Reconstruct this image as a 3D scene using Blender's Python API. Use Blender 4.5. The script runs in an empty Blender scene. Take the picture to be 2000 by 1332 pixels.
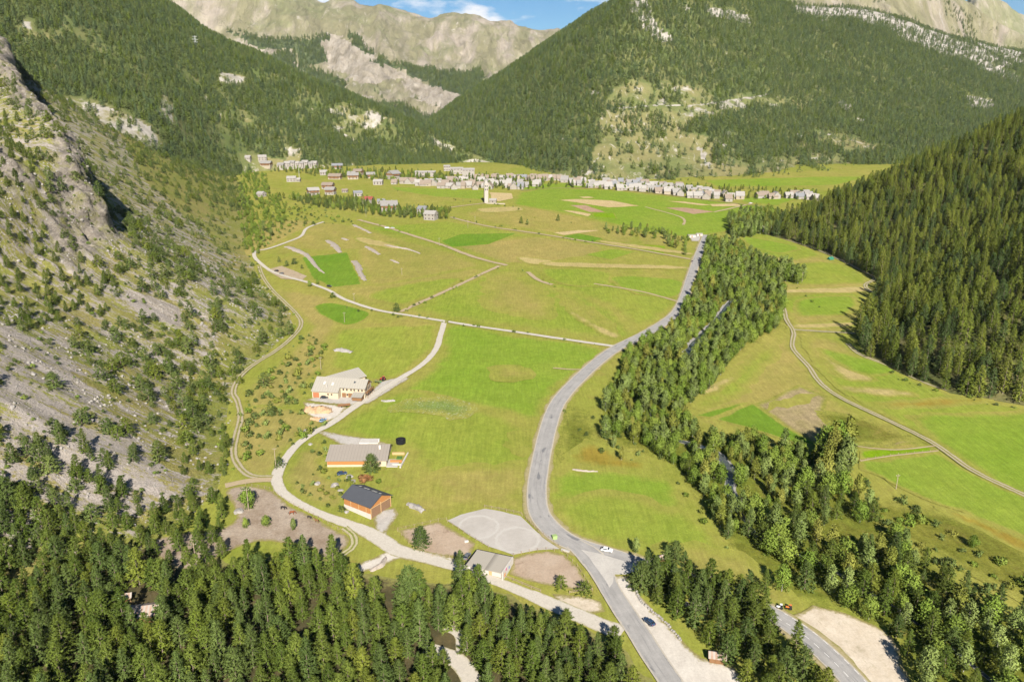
import bpy, bmesh, math, random
import numpy as np
from mathutils import Vector, Matrix
from math import radians, sin, cos, tan, pi

random.seed(7)
RNG = np.random.default_rng(7)
S = bpy.context.scene
COL = S.collection

# ------------------------------------------------------------------ camera
CAM_H, PITCH, FPX = 150.0, 16.07, 1444.0      # metres, degrees, focal length in pixels of the 2000 px wide photo
cd = bpy.data.cameras.new('camera')
cam = bpy.data.objects.new('camera', cd)
COL.objects.link(cam)
cam.location = (0, 0, CAM_H)
cam.rotation_euler = (radians(90 - PITCH), 0, 0)
cd.sensor_width = 36.0
cd.lens = FPX / 2000.0 * 36.0
cd.clip_start = 1.0
cd.clip_end = 60000.0
S.camera = cam

# ------------------------------------------------------------------ sun and sky
SUN_EL, SUN_AZ = 33.0, -9.0                    # elevation; heading of the light (0 = straight away from the camera, + = to the right)
ld = bpy.data.lights.new('sun', 'SUN')
sun = bpy.data.objects.new('sun', ld)
COL.objects.link(sun)
ldir = Vector((sin(radians(SUN_AZ)) * cos(radians(SUN_EL)), cos(radians(SUN_AZ)) * cos(radians(SUN_EL)), -sin(radians(SUN_EL))))
sun.rotation_euler = ldir.to_track_quat('-Z', 'Y').to_euler()
ld.energy = 5.0
ld.angle = radians(0.5)
ld.color = (1.0, 0.93, 0.82)

wd = bpy.data.worlds.new("World")
S.world = wd
wd.use_nodes = True
nt = wd.node_tree
nt.nodes.clear()
wo = nt.nodes.new('ShaderNodeOutputWorld')
bg = nt.nodes.new('ShaderNodeBackground')
sky = nt.nodes.new('ShaderNodeTexSky')
sky.sky_type = 'NISHITA'
sky.sun_disc = False
sky.sun_elevation = radians(SUN_EL)
sky.sun_rotation = radians(180 + SUN_AZ)       # the sun stands behind the camera
sky.altitude = 1600
sky.air_density = 1.0
sky.dust_density = 0.6
# clouds on the sky, by direction only
tc = nt.nodes.new('ShaderNodeTexCoord')
mp = nt.nodes.new('ShaderNodeMapping')
mp.inputs['Scale'].default_value = (6.0, 6.0, 17.0)
mp.inputs['Location'].default_value = (-0.35, 0.3, 0.30)
nz = nt.nodes.new('ShaderNodeTexNoise')
nz.inputs['Scale'].default_value = 1.5
nz.inputs['Detail'].default_value = 9
nz.inputs['Roughness'].default_value = 0.55
cr = nt.nodes.new('ShaderNodeValToRGB')
cr.color_ramp.elements[0].position = 0.515
cr.color_ramp.elements[1].position = 0.625
mx = nt.nodes.new('ShaderNodeMix')
mx.data_type = 'RGBA'
mx.inputs[7].default_value = (9.5, 9.7, 10.2, 1)
hs = nt.nodes.new('ShaderNodeHueSaturation')
hs.inputs['Saturation'].default_value = 1.45
hs.inputs['Value'].default_value = 0.95
L = nt.links.new
L(tc.outputs['Generated'], mp.inputs['Vector'])
L(mp.outputs[0], nz.inputs['Vector'])
L(nz.outputs['Fac'], cr.inputs['Fac'])
sx = nt.nodes.new('ShaderNodeSeparateXYZ')
L(tc.outputs['Generated'], sx.inputs[0])
lo_ = nt.nodes.new('ShaderNodeMapRange')           # unseen clouds overhead are faded out to cut their ambient light
lo_.inputs[1].default_value, lo_.inputs[2].default_value, lo_.inputs[3].default_value, lo_.inputs[4].default_value = 0.22, 0.38, 1.0, 0.0
L(sx.outputs[2], lo_.inputs[0])
ml = nt.nodes.new('ShaderNodeMath'); ml.operation = 'MULTIPLY'
L(cr.outputs['Color'], ml.inputs[0]); L(lo_.outputs[0], ml.inputs[1])
L(ml.outputs[0], mx.inputs[0])
L(sky.outputs['Color'], hs.inputs['Color'])
L(hs.outputs['Color'], mx.inputs[6])
L(mx.outputs[2], bg.inputs['Color'])
bg.inputs['Strength'].default_value = 0.044
L(bg.outputs[0], wo.inputs['Surface'])

S.view_settings.view_transform = 'Standard'
S.view_settings.look = 'None'
S.view_settings.exposure = 1.2
S.view_settings.gamma = 1
S.view_settings.use_curve_mapping = False
S.render.engine = 'CYCLES'
S.cycles.max_bounces = 4
S.cycles.volume_bounces = 0
S.cycles.diffuse_bounces = 2
S.cycles.glossy_bounces = 1
S.cycles.transmission_bounces = 2
S.cycles.transparent_max_bounces = 4
S.cycles.use_adaptive_sampling = True
S.cycles.adaptive_threshold = 0.02

# ------------------------------------------------------------------ projection helpers (photo pixels of the 2000 x 1332 frame)
CP, SP = cos(radians(PITCH)), sin(radians(PITCH))
SLOPE, Y0, YFLAT = 0.07, 240.0, 1420.0

def plane_z(y):
    return SLOPE * (np.minimum(y, YFLAT) - Y0)

def ray(px, py):
    a = (px - 1000.0) / FPX
    b = (666.0 - py) / FPX
    return a, CP + b * SP, -SP + b * CP

def W(px, py, off=0.0):
    """the point of the valley floor seen at a pixel of the photo"""
    a, dy, dz = ray(px, py)
    t = (CAM_H + SLOPE * Y0) / (SLOPE * dy - dz)
    return (a * t, dy * t, CAM_H + dz * t + off)

def WX(px, py):
    p = W(px, py)
    return p[0], p[1]

def PD(px, py, Y):
    """the point seen at a pixel at depth Y"""
    a, dy, dz = ray(px, py)
    t = Y / dy
    return (a * t, Y, CAM_H + dz * t)

def project(P):
    P = np.asarray(P, float)
    x, y, z = P[..., 0], P[..., 1], P[..., 2] - CAM_H
    d = y * CP - z * SP
    u = y * SP + z * CP
    d = np.where(d < 1e-3, 1e-3, d)
    return 1000 + x / d * FPX, 666 - u / d * FPX, d

def inpoly(px, py, poly):
    px, py = np.asarray(px, float), np.asarray(py, float)
    inside = np.zeros(px.shape, bool)
    n = len(poly)
    for i in range(n):
        x1, y1 = poly[i]
        x2, y2 = poly[(i + 1) % n]
        if y1 == y2:
            continue
        c = ((y1 > py) != (y2 > py)) & (px < (x2 - x1) * (py - y1) / (y2 - y1) + x1)
        inside ^= c
    return inside

# ------------------------------------------------------------------ numpy noise
def _h(ix, iy, iz, seed):
    n = (ix.astype(np.int64) * 374761393 + iy.astype(np.int64) * 668265263 + iz.astype(np.int64) * 2147483647 + seed * 1274126177) & 0xffffffff
    n = ((n ^ (n >> 13)) * 1274126177) & 0xffffffff
    n = ((n ^ (n >> 16)) * 2246822519) & 0xffffffff
    return ((n ^ (n >> 15)) & 0xffff) / 32767.5 - 1.0

def vnoise(x, y, z=0.0, seed=0):
    x, y, z = np.broadcast_arrays(np.asarray(x, float), np.asarray(y, float), np.asarray(z, float))
    ix, iy, iz = np.floor(x), np.floor(y), np.floor(z)
    fx, fy, fz = x - ix, y - iy, z - iz
    s = lambda t: t * t * t * (t * (t * 6 - 15) + 10)
    fx, fy, fz = s(fx), s(fy), s(fz)
    r = 0.0
    for dx in (0, 1):
        for dy in (0, 1):
            for dz in (0, 1):
                w = (fx if dx else 1 - fx) * (fy if dy else 1 - fy) * (fz if dz else 1 - fz)
                r = r + w * _h(ix + dx, iy + dy, iz + dz, seed)
    return r

def fbm(x, y, z=0.0, octv=4, seed=0, gain=0.5):
    r, a, t = 0.0, 1.0, 0.0
    for o in range(octv):
        r = r + a * vnoise(np.asarray(x) * 2 ** o, np.asarray(y) * 2 ** o, np.asarray(z) * 2 ** o, seed + o * 17)
        t += a
        a *= gain
    return r / t

def ridged(x, y, z=0.0, octv=4, seed=0):
    r, a, t = 0.0, 1.0, 0.0
    for o in range(octv):
        r = r + a * (1 - 2 * np.abs(vnoise(np.asarray(x) * 2 ** o, np.asarray(y) * 2 ** o, np.asarray(z) * 2 ** o, seed + o * 31)))
        t += a
        a *= 0.5
    return r / t

# ------------------------------------------------------------------ node materials
class NT:
    def __init__(self, name):
        self.m = bpy.data.materials.new(name)
        self.m.use_nodes = True
        self.t = self.m.node_tree
        self.t.nodes.clear()
        self.out = self.t.nodes.new('ShaderNodeOutputMaterial')
        self.b = self.t.nodes.new('ShaderNodeBsdfPrincipled')
        self.b.inputs['Roughness'].default_value = 0.9
        self.b.inputs['Specular IOR Level'].default_value = 0.15
        self.link(self.b.outputs[0], self.out.inputs[0])
        self._pos = None
    def n(self, typ, **kw):
        nd = self.t.nodes.new('ShaderNode' + typ)
        for k, v in kw.items():
            setattr(nd, k, v)
        return nd
    def link(self, a, b):
        self.t.links.new(a, b)
    def pos(self):
        if self._pos is None:
            self._pos = self.n('NewGeometry').outputs['Position']
        return self._pos
    def objco(self):
        return self.n('TexCoord').outputs['Object']
    def mapv(self, v, scale=(1, 1, 1), rot=0.0, loc=(0, 0, 0)):
        m = self.n('Mapping')
        m.inputs['Scale'].default_value = scale
        m.inputs['Rotation'].default_value = (0, 0, rot)
        m.inputs['Location'].default_value = loc
        self.link(v, m.inputs['Vector'])
        return m.outputs[0]
    def noise(self, v, scale, detail=4, rough=0.55, dist=0.0):
        x = self.n('TexNoise')
        x.inputs['Scale'].default_value = scale
        x.inputs['Detail'].default_value = detail
        x.inputs['Roughness'].default_value = rough
        x.inputs['Distortion'].default_value = dist
        self.link(v, x.inputs['Vector'])
        return x.outputs['Fac']
    def ramp(self, f, lo, hi, c0=(0, 0, 0, 1), c1=(1, 1, 1, 1)):
        r = self.n('ValToRGB')
        e = r.color_ramp.elements
        e[0].position, e[1].position = lo, hi
        e[0].color, e[1].color = c4(c0), c4(c1)
        self.link(f, r.inputs['Fac'])
        return r.outputs['Color']
    def mix(self, f, a, b, mode='MIX'):
        x = self.n('Mix', data_type='RGBA', blend_type=mode)
        for s, v in ((0, f), (6, a), (7, b)):
            if isinstance(v, (int, float)):
                x.inputs[s].default_value = v if s == 0 else (v, v, v, 1)
            elif isinstance(v, tuple):
                x.inputs[s].default_value = c4(v)
            else:
                self.link(v, x.inputs[s])
        return x.outputs[2]
    def math(self, op, a, b=0.0, c=None):
        x = self.n('Math', operation=op)
        for s, v in ((0, a), (1, b), (2, c)):
            if v is None:
                continue
            if isinstance(v, (int, float)):
                x.inputs[s].default_value = v
            else:
                self.link(v, x.inputs[s])
        return x.outputs[0]
    def attr(self, name):
        a = self.n('Attribute')
        a.attribute_name = name
        return a.outputs['Fac']
    def color(self, c):
        if isinstance(c, tuple):
            self.b.inputs['Base Color'].default_value = c4(c)
        else:
            self.link(c, self.b.inputs['Base Color'])
    def bump(self, h, strength=0.5, dist=0.3):
        x = self.n('Bump')
        x.inputs['Strength'].default_value = strength
        x.inputs['Distance'].default_value = dist
        self.link(h, x.inputs['Height'])
        self.link(x.outputs[0], self.b.inputs['Normal'])
    def val(self, col, f, lo, hi):
        """multiply a colour by a grey between lo and hi driven by f"""
        g = self.ramp(f, 0.25, 0.75, (lo, lo, lo), (hi, hi, hi))
        return self.mix(1.0, col, g, 'MULTIPLY')

def c4(c):
    return tuple(c) if len(c) == 4 else (c[0], c[1], c[2], 1.0)

def simple(name, c1, c2=None, scale=1.0, rough=0.85, spec=0.15, fine=None, lo=0.85, hi=1.12, metal=0.0, obj=False):
    t = NT(name)
    v = t.objco() if obj else t.pos()
    c = c1
    if c2 is not None:
        c = t.mix(t.ramp(t.noise(v, scale, 5, 0.6), 0.35, 0.65), c1, c2)
    if fine:
        c = t.val(c, t.noise(v, fine, 3, 0.6), lo, hi)
    t.color(c)
    t.b.inputs['Roughness'].default_value = rough
    t.b.inputs['Specular IOR Level'].default_value = spec
    t.b.inputs['Metallic'].default_value = metal
    return t.m

# ------------------------------------------------------------------ mesh helpers
def link(name, me, parent=None, mats=()):
    o = bpy.data.objects.new(name, me)
    COL.objects.link(o)
    for m in mats:
        me.materials.append(m)
    if parent is not None:
        o.parent = parent
    return o

def mesh_np(name, V, F, smooth=False):
    """V (n,3); F (m,3|4) integer array"""
    me = bpy.data.meshes.new(name)
    V = np.asarray(V, np.float32)
    F = np.asarray(F, np.int32)
    k = F.shape[1]
    me.vertices.add(len(V))
    me.vertices.foreach_set('co', V.ravel())
    me.loops.add(F.size)
    me.loops.foreach_set('vertex_index', F.ravel())
    me.polygons.add(len(F))
    me.polygons.foreach_set('loop_start', np.arange(0, F.size, k, dtype=np.int32))
    me.polygons.foreach_set('loop_total', np.full(len(F), k, np.int32))
    if smooth:
        me.polygons.foreach_set('use_smooth', np.ones(len(F), bool))
    me.update(calc_edges=True)
    return me

def grid_faces(nu, nv):
    i = np.arange(nu * nv).reshape(nu, nv)
    return np.stack([i[:-1, :-1].ravel(), i[1:, :-1].ravel(), i[1:, 1:].ravel(), i[:-1, 1:].ravel()], 1)

def setattr_f(me, name, arr):
    a = me.attributes.new(name, 'FLOAT', 'POINT')
    a.data.foreach_set('value', np.asarray(arr, np.float32).ravel())

def tag(o, label=None, cat=None, group=None, kind=None):
    if label: o['label'] = label
    if cat: o['category'] = cat
    if group: o['group'] = group
    if kind: o['kind'] = kind
    return o

def struct(o):
    o['kind'] = 'structure'
    return o

def empty(name, loc, rz=0.0, parent=None):
    o = bpy.data.objects.new(name, None)
    COL.objects.link(o)
    o.location = loc
    o.rotation_euler = (0, 0, rz)
    o.empty_display_size = 0.5
    if parent is not None:
        o.parent = parent
    return o

class MB:
    """collects boxes, prisms, tubes and quads into ONE mesh object"""
    def __init__(self):
        self.v, self.f, self.m = [], [], []
    def poly(self, pts, mi=0):
        b = len(self.v)
        self.v += [tuple(p) for p in pts]
        self.f.append(tuple(range(b, b + len(pts))))
        self.m.append(mi)
        return self
    def box(self, c, s, rz=0.0, mi=0, rx=0.0, ry=0.0):
        M = Matrix.Translation(c) @ Matrix.Rotation(rz, 4, 'Z') @ Matrix.Rotation(ry, 4, 'Y') @ Matrix.Rotation(rx, 4, 'X')
        b = len(self.v)
        for z in (-1, 1):
            for x, y in ((-1, -1), (1, -1), (1, 1), (-1, 1)):
                self.v.append(tuple(M @ Vector((x * s[0] / 2, y * s[1] / 2, z * s[2] / 2))))
        for q in ((3, 2, 1, 0), (4, 5, 6, 7), (0, 1, 5, 4), (1, 2, 6, 5), (2, 3, 7, 6), (3, 0, 4, 7)):
            self.f.append(tuple(b + i for i in q))
            self.m.append(mi)
        return self
    def prism(self, prof, y0, y1, mi=0):
        """profile in xz (counter-clockwise seen from -y) extruded along y"""
        n = len(prof)
        b = len(self.v)
        self.v += [(x, y0, z) for x, z in prof] + [(x, y1, z) for x, z in prof]
        self.f.append(tuple(b + i for i in range(n))); self.m.append(mi)
        self.f.append(tuple(b + n + i for i in reversed(range(n)))); self.m.append(mi)
        for i in range(n):
            j = (i + 1) % n
            self.f.append((b + j, b + i, b + n + i, b + n + j)); self.m.append(mi)
        return self
    def tube(self, a, c, r0, r1=None, n=8, mi=0, caps=True):
        a, c = Vector(a), Vector(c)
        r1 = r0 if r1 is None else r1
        d = (c - a).normalized()
        u = d.orthogonal().normalized()
        w = d.cross(u)
        b = len(self.v)
        for p, r in ((a, r0), (c, r1)):
            for i in range(n):
                t = 2 * pi * i / n
                self.v.append(tuple(p + (u * cos(t) + w * sin(t)) * r))
        for i in range(n):
            j = (i + 1) % n
            self.f.append((b + i, b + j, b + n + j, b + n + i)); self.m.append(mi)
        if caps:
            self.f.append(tuple(b + i for i in reversed(range(n)))); self.m.append(mi)
            self.f.append(tuple(b + n + i for i in range(n))); self.m.append(mi)
        return self
    def build(self, name, mats, parent=None, smooth=False, bevel=0.0):
        me = bpy.data.meshes.new(name)
        me.from_pydata(self.v, [], self.f)
        if not isinstance(mats, (list, tuple)):
            mats = [mats]
        o = link(name, me, parent, mats)
        me.polygons.foreach_set('material_index', self.m)
        if smooth:
            me.polygons.foreach_set('use_smooth', [True] * len(self.f))
        me.update()
        if bevel:
            bm = bmesh.new(); bm.from_mesh(me)
            bmesh.ops.remove_doubles(bm, verts=bm.verts, dist=1e-4)
            bmesh.ops.bevel(bm, geom=list(bm.edges), offset=bevel, segments=1, affect='EDGES')
            bm.to_mesh(me); bm.free()
        return o

def copy_tree(o, parent=None):
    c = o.copy()
    COL.objects.link(c)
    if parent is not None:
        c.parent = parent
    for ch in list(o.children):
        copy_tree(ch, c)
    return c
# ================================================================== terrain
BM = ((0.162, 0.190, 0.030), (0.245, 0.215, 0.058), 0.52, 0.17)
def meadow_mat(name, green, yellow, bias=0.5, contrast=0.18, s1=0.011, s2=0.045, brown=None, stripes=0.0, fine=(0.8, 1.2), edge=True):
    t = NT(name)
    p = t.pos()
    n1 = t.noise(t.mapv(p, (1.0, 0.55, 1)), s1, 5, 0.6, 0.8)
    n2 = t.noise(p, s2, 6, 0.65)
    f = t.math('ADD', t.math('MULTIPLY', n1, 0.62), t.math('MULTIPLY', n2, 0.38))
    c = t.mix(t.ramp(f, bias - contrast, bias + contrast), green, yellow)
    if brown:
        n3 = t.noise(p, s2 * 1.7, 6, 0.7, 1.0)
        c = t.mix(t.ramp(n3, 0.56, 0.74), c, brown)
    if stripes:
        w = t.noise(t.mapv(p, (0.5, 0.02, 1), rot=0.35), 1.0, 3, 0.5)
        c = t.val(c, w, 1 - stripes, 1 + stripes)
    if edge:
        b1 = t.math('ADD', t.math('MULTIPLY', t.noise(t.mapv(p, (1.0, 0.55, 1)), 0.011, 5, 0.6, 0.8), 0.62), t.math('MULTIPLY', t.noise(p, 0.045, 6, 0.65), 0.38))
        base = t.mix(t.ramp(b1, BM[2] - BM[3], BM[2] + BM[3]), BM[0], BM[1])
        e = t.math('ADD', t.attr('inside'), t.math('MULTIPLY', t.math('SUBTRACT', t.noise(p, 0.11, 5, 0.7), 0.5), 1.1))
        c = t.mix(t.ramp(e, 0.25, 0.75), base, c)
    c = t.val(c, t.noise(p, 0.11, 5, 0.7, 0.6), 0.86, 1.13)
    c = t.val(c, t.noise(t.mapv(p, (0.9, 0.06, 1), rot=0.5), 1.0, 3, 0.5), 0.87, 1.12)
    c = t.val(c, t.noise(p, 0.35, 4, 0.65), fine[0] + 0.08, fine[1] - 0.08)
    c = t.val(c, t.noise(p, 1.6, 3, 0.7), fine[0], fine[1])
    t.color(c)
    t.b.inputs['Roughness'].default_value = 1.0
    t.b.inputs['Specular IOR Level'].default_value = 0.0
    t.bump(t.noise(p, 1.1, 4, 0.7), 0.35, 0.25)
    return t.m

M_MEADOW = meadow_mat('meadow grass', *BM, brown=(0.185, 0.155, 0.045), edge=False)

# ground: one sheet to the horizon
xs = np.concatenate([-np.geomspace(30000, 900, 9), np.linspace(-700, 700, 29), np.geomspace(900, 30000, 9)])
ys = np.concatenate([[-3000, -800, -200, 0], np.linspace(60, 1420, 36), np.geomspace(1600, 45000, 14)])
gx, gy = np.meshgrid(xs, ys, indexing='ij')
V = np.stack([gx, gy, plane_z(gy)], -1).reshape(-1, 3)
ground = struct(link('ground', mesh_np('ground', V, grid_faces(len(xs), len(ys))), mats=[M_MEADOW]))

def foot_curve(pts):
    P = np.array([WX(*p) for p in pts])
    o = np.argsort(P[:, 1])
    return P[o, 0], P[o, 1]

class Surf:
    """a terrain grid that remembers its points for sampling"""
    def __init__(self, P):
        self.P = P
        nu, nv = P.shape[:2]
        a = P[:-1, :-1]; b = P[1:, :-1]; c = P[:-1, 1:]
        self.area = np.linalg.norm(np.cross(b - a, c - a), axis=-1)
        self.nu, self.nv = nu, nv
    def sample(self, n, rng, weight=None):
        w = self.area if weight is None else self.area * weight
        w = w.ravel() / w.sum()
        k = rng.choice(w.size, n, p=w)
        i, j = np.divmod(k, self.nv - 1)
        u, v = rng.random(n)[:, None], rng.random(n)[:, None]
        P = self.P
        return (P[i, j] * (1 - u) * (1 - v) + P[i + 1, j] * u * (1 - v) + P[i, j + 1] * (1 - u) * v + P[i + 1, j + 1] * u * v)
    def cell_px(self):
        C = (self.P[:-1, :-1] + self.P[1:, 1:]) / 2
        return project(C)
    def mesh(self, name, smooth=True, flip=False):
        F = grid_faces(self.nu, self.nv)
        if flip:
            F = F[:, ::-1]
        return mesh_np(name, self.P.reshape(-1, 3), F, smooth)

# ---- left: scree hillside with a rock spur -------------------------------
L_FX, L_FY = foot_curve([(-60, 1290), (110, 1170), (300, 1062), (425, 960), (440, 900), (445, 800), (455, 758), (540, 672), (575, 640),
                         (560, 600), (515, 560), (495, 520), (478, 480), (485, 440), (488, 400), (470, 365), (455, 338)])
def left_foot(y):
    return np.interp(y, L_FY, L_FX)

LY = np.unique(np.concatenate([np.linspace(150, 300, 60), np.linspace(300, 430, 70), np.linspace(430, 760, 240), np.linspace(760, 1400, 100)]))
LD = np.unique(np.concatenate([np.linspace(-12, 60, 48), np.linspace(60, 300, 170), np.linspace(300, 620, 70)]))
ly, ldd = np.meshgrid(LY, LD, indexing='ij')
def left_profile(d, y):
    dd = np.maximum(d, 0)
    sl = np.interp(y, [150, 260, 420, 600, 1400], [0.40, 0.58, 0.63, 0.62, 0.56])
    h = sl * (dd - 14 * (1 - np.exp(-dd / 14)))
    # rock spur: a shoulder raised on the near side of a line that runs up and away, with a cliff on the far right side of it
    crest = 528 + 3.0 * (d - 130) + 16 * fbm(d * .05, 0.0, 4.4, 3, 6)
    across = np.where(y < crest, np.exp(-((crest - y) / 170.0) ** 2), np.exp(-((y - crest) / 15.0) ** 2))
    up = np.clip((d - 112 - 12 * fbm(y * .03, 0.0, 3.1, 3, 5)) / 30.0, 0, 1)
    up = up * up * (3 - 2 * up)
    h = h + across * up * np.interp(d, [110, 150, 200, 280, 400], [22, 46, 54, 40, 20])
    h = h - up * 20 * np.exp(-((y - crest - 42) / 34.0) ** 2) * np.interp(d, [105, 130, 250, 330], [0, 1, 1, 0])
    # a second lower rib in front of it
    c2 = 452 + 0.05 * d
    ac2 = np.where(y < c2, np.exp(-((c2 - y) / 40.0) ** 2), np.exp(-((y - c2) / 14.0) ** 2))
    up2 = np.clip((d - 135) / 22.0, 0, 1)
    h = h + ac2 * up2 * 9
    h = np.where(d < 0, d * 0.25, h)
    return h
lx = left_foot(ly) - ldd
lz = plane_z(ly) + left_profile(ldd, ly)
crl = 528 + 3.0 * (ldd - 130)
rockm = np.clip(np.where(ly < crl, np.exp(-((crl - ly) / 75.0) ** 2), np.exp(-((ly - crl) / 45.0) ** 2)) * np.clip((ldd - 95) / 30, 0, 1) * np.clip((420 - ldd) / 120, 0, 1) * 1.25, 0, 1)
rockm = np.maximum(rockm, 0.8 * np.exp(-((ly - 445) / 26.0) ** 2) * np.clip((ldd - 125) / 15, 0, 1))
grow = np.clip(ldd / 25.0, 0, 1)
lz = lz + grow * (1.0 * fbm(lx * .05, ly * .16, 0, 4, 11) + 0.35 * fbm(lx * .3, ly * .6, 0, 3, 12))
rr = ridged(lx * .035, ly * .05, lz * .03, 5, 21)
lz = lz + rockm * grow * (8 * rr + 3.2 * fbm(lx * .14, ly * .16, 0, 4, 23))
lz = lz + rockm * grow * 3.2 * ridged(lx * .11, ly * .13, lz * .1, 3, 29)
lz = lz + rockm * grow * 2.5 * np.abs(fbm(lx * .06 + ly * .05, ly * .02, lz * .05, 3, 27))
lx = lx + rockm * grow * 5.0 * fbm(lz * .12, ly * .1, 2.2, 4, 24)
L_S = Surf(np.stack([lx, ly, lz], -1))
def left_z(x, y):
    d = left_foot(y) - x
    return plane_z(y) + left_profile(d, y)

t = NT('scree hillside')
p = t.pos()
streak = t.noise(t.mapv(p, (0.035, 0.15, 0.035)), 1.0, 9, 0.70, 0.9)
blot = t.noise(p, 0.03, 5, 0.6)
tuft = t.noise(t.mapv(p, (0.35, 0.8, 0.4)), 1.0, 5, 0.7)
stone = t.noise(p, 1.1, 4, 0.75)
scree = t.mix(t.ramp(streak, 0.42, 0.6), (0.315, 0.28, 0.25), (0.235, 0.205, 0.165))
scree = t.val(scree, stone, 0.62, 1.25)
grass = t.mix(t.ramp(blot, 0.4, 0.62), (0.165, 0.178, 0.036), (0.215, 0.19, 0.06))
grass = t.val(grass, t.noise(p, 0.7, 4, 0.7), 0.7, 1.25)
gf = t.math('ADD', t.math('MULTIPLY', streak, 0.55), t.math('MULTIPLY', tuft, 0.45))
gf = t.math('ADD', gf, t.math('MULTIPLY', t.math('SUBTRACT', t.attr('grass'), 0.5), 0.34))
c = t.mix(t.ramp(gf, 0.485, 0.53), scree, grass)
rk = t.noise(t.mapv(p, (0.25, 0.12, 0.3)), 1.0, 7, 0.68, 1.0)
rock = t.mix(t.ramp(rk, 0.3, 0.7), (0.085, 0.074, 0.064), (0.29, 0.255, 0.215))
rock = t.mix(t.ramp(t.noise(p, 0.09, 6, 0.7), 0.5, 0.66), rock, (0.15, 0.145, 0.05))
rf = t.math('ADD', t.attr('rock'), t.math('MULTIPLY', t.math('SUBTRACT', t.noise(p, 0.06, 4, 0.6), 0.5), 1.2))
c = t.mix(t.ramp(rf, 0.38, 0.6), c, rock)
t.color(c)
t.bump(t.math('ADD', stone, t.math('MULTIPLY', rk, 1.5)), 0.8, 1.0)
M_SCREE = t.m

me = L_S.mesh('scree_hillside', flip=True)
qx, qy, _ = project(L_S.P)
qx = qx + 14 * fbm(lx * .03, ly * .03, 0, 3, 71); qy = qy + 10 * fbm(lx * .03, ly * .03, 5, 3, 72)
g = np.full(qx.shape, 0.55)
g = np.where(ldd < 22 + 14 * fbm(ly * .02, ldd * .02, 0, 3, 81), 0.68, g)
g = np.where(inpoly(qx, qy, [(230, 250), (420, 300), (500, 330), (500, 470), (470, 450), (400, 420), (330, 400), (280, 340)]), 1.05, g)
g = np.where(inpoly(qx, qy, [(330, 400), (500, 440), (500, 520), (420, 480)]), 0.75, g)
g = np.where(inpoly(qx, qy, [(0, 640), (130, 690), (300, 900), (420, 960), (250, 1010), (0, 960)]), 0.42, g)
g = np.where(inpoly(qx, qy, [(240, 560), (350, 600), (350, 640), (280, 620)]), 0.0, g)
setattr_f(me, 'grass', g)
setattr_f(me, 'rock', rockm)
hillside = struct(link('scree_hillside', me, mats=[M_SCREE]))

# ---- right: larch hillside ------------------------------------------------
R_FX, R_FY = foot_curve([(2500, 960), (2200, 840), (2000, 792), (1850, 768), (1740, 725), (1680, 690), (1672, 655), (1700, 600), (1722, 566), (1700, 540),
                         (1640, 508), (1570, 480), (1490, 458), (1495, 440), (1640, 428), (1760, 405), (1900, 385)])
def right_foot(y):
    return np.interp(y, R_FY, R_FX)
RY = np.unique(np.concatenate([np.linspace(120, 700, 120), np.linspace(700, 1300, 60)]))
RD = np.linspace(-10, 560, 110)
ry, rdd = np.meshgrid(RY, RD, indexing='ij')
rx = right_foot(ry) + rdd
dd = np.maximum(rdd, 0)
rsl = np.interp(ry, [150, 420, 600, 800, 900, 1300], [0.5, 0.55, 0.54, 0.475, 0.40, 0.3])
rz = plane_z(ry) + rsl * (dd - 10 * (1 - np.exp(-dd / 10))) + np.where(rdd < 0, rdd * .25, 0)
rz = rz + np.clip(rdd / 40, 0, 1) * 5 * fbm(rx * .012, ry * .012, 0, 4, 41)
R_S = Surf(np.stack([rx, ry, rz], -1))
t = NT('forest floor')
p = t.pos()
c = t.mix(t.ramp(t.noise(p, 0.05, 5, 0.6), 0.4, 0.6), (0.06, 0.07, 0.02), (0.11, 0.10, 0.04))
c = t.val(c, t.noise(p, 0.6, 4, 0.7), 0.65, 1.25)
t.color(c)
M_FLOOR = t.m
larch_hill = struct(link('larch_hillside', R_S.mesh('larch_hillside'), mats=[M_FLOOR]))

# ---- lofts for the mountains ----------------------------------------------
def catmull(A, n):
    """A (k, ...) control points -> n points along axis 0"""
    k = len(A)
    tt = np.linspace(0, k - 1, n)
    i = np.clip(np.floor(tt).astype(int), 0, k - 2)
    u = (tt - i).reshape((-1,) + (1,) * (A.ndim - 1))
    p0, p1, p2, p3 = A[np.maximum(i - 1, 0)], A[i], A[i + 1], A[np.minimum(i + 2, k - 1)]
    return p1 + 0.5 * u * (p2 - p0 + u * (2 * p0 - 5 * p1 + 4 * p2 - p3 + u * (3 * (p1 - p2) + p3 - p0)))

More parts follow.
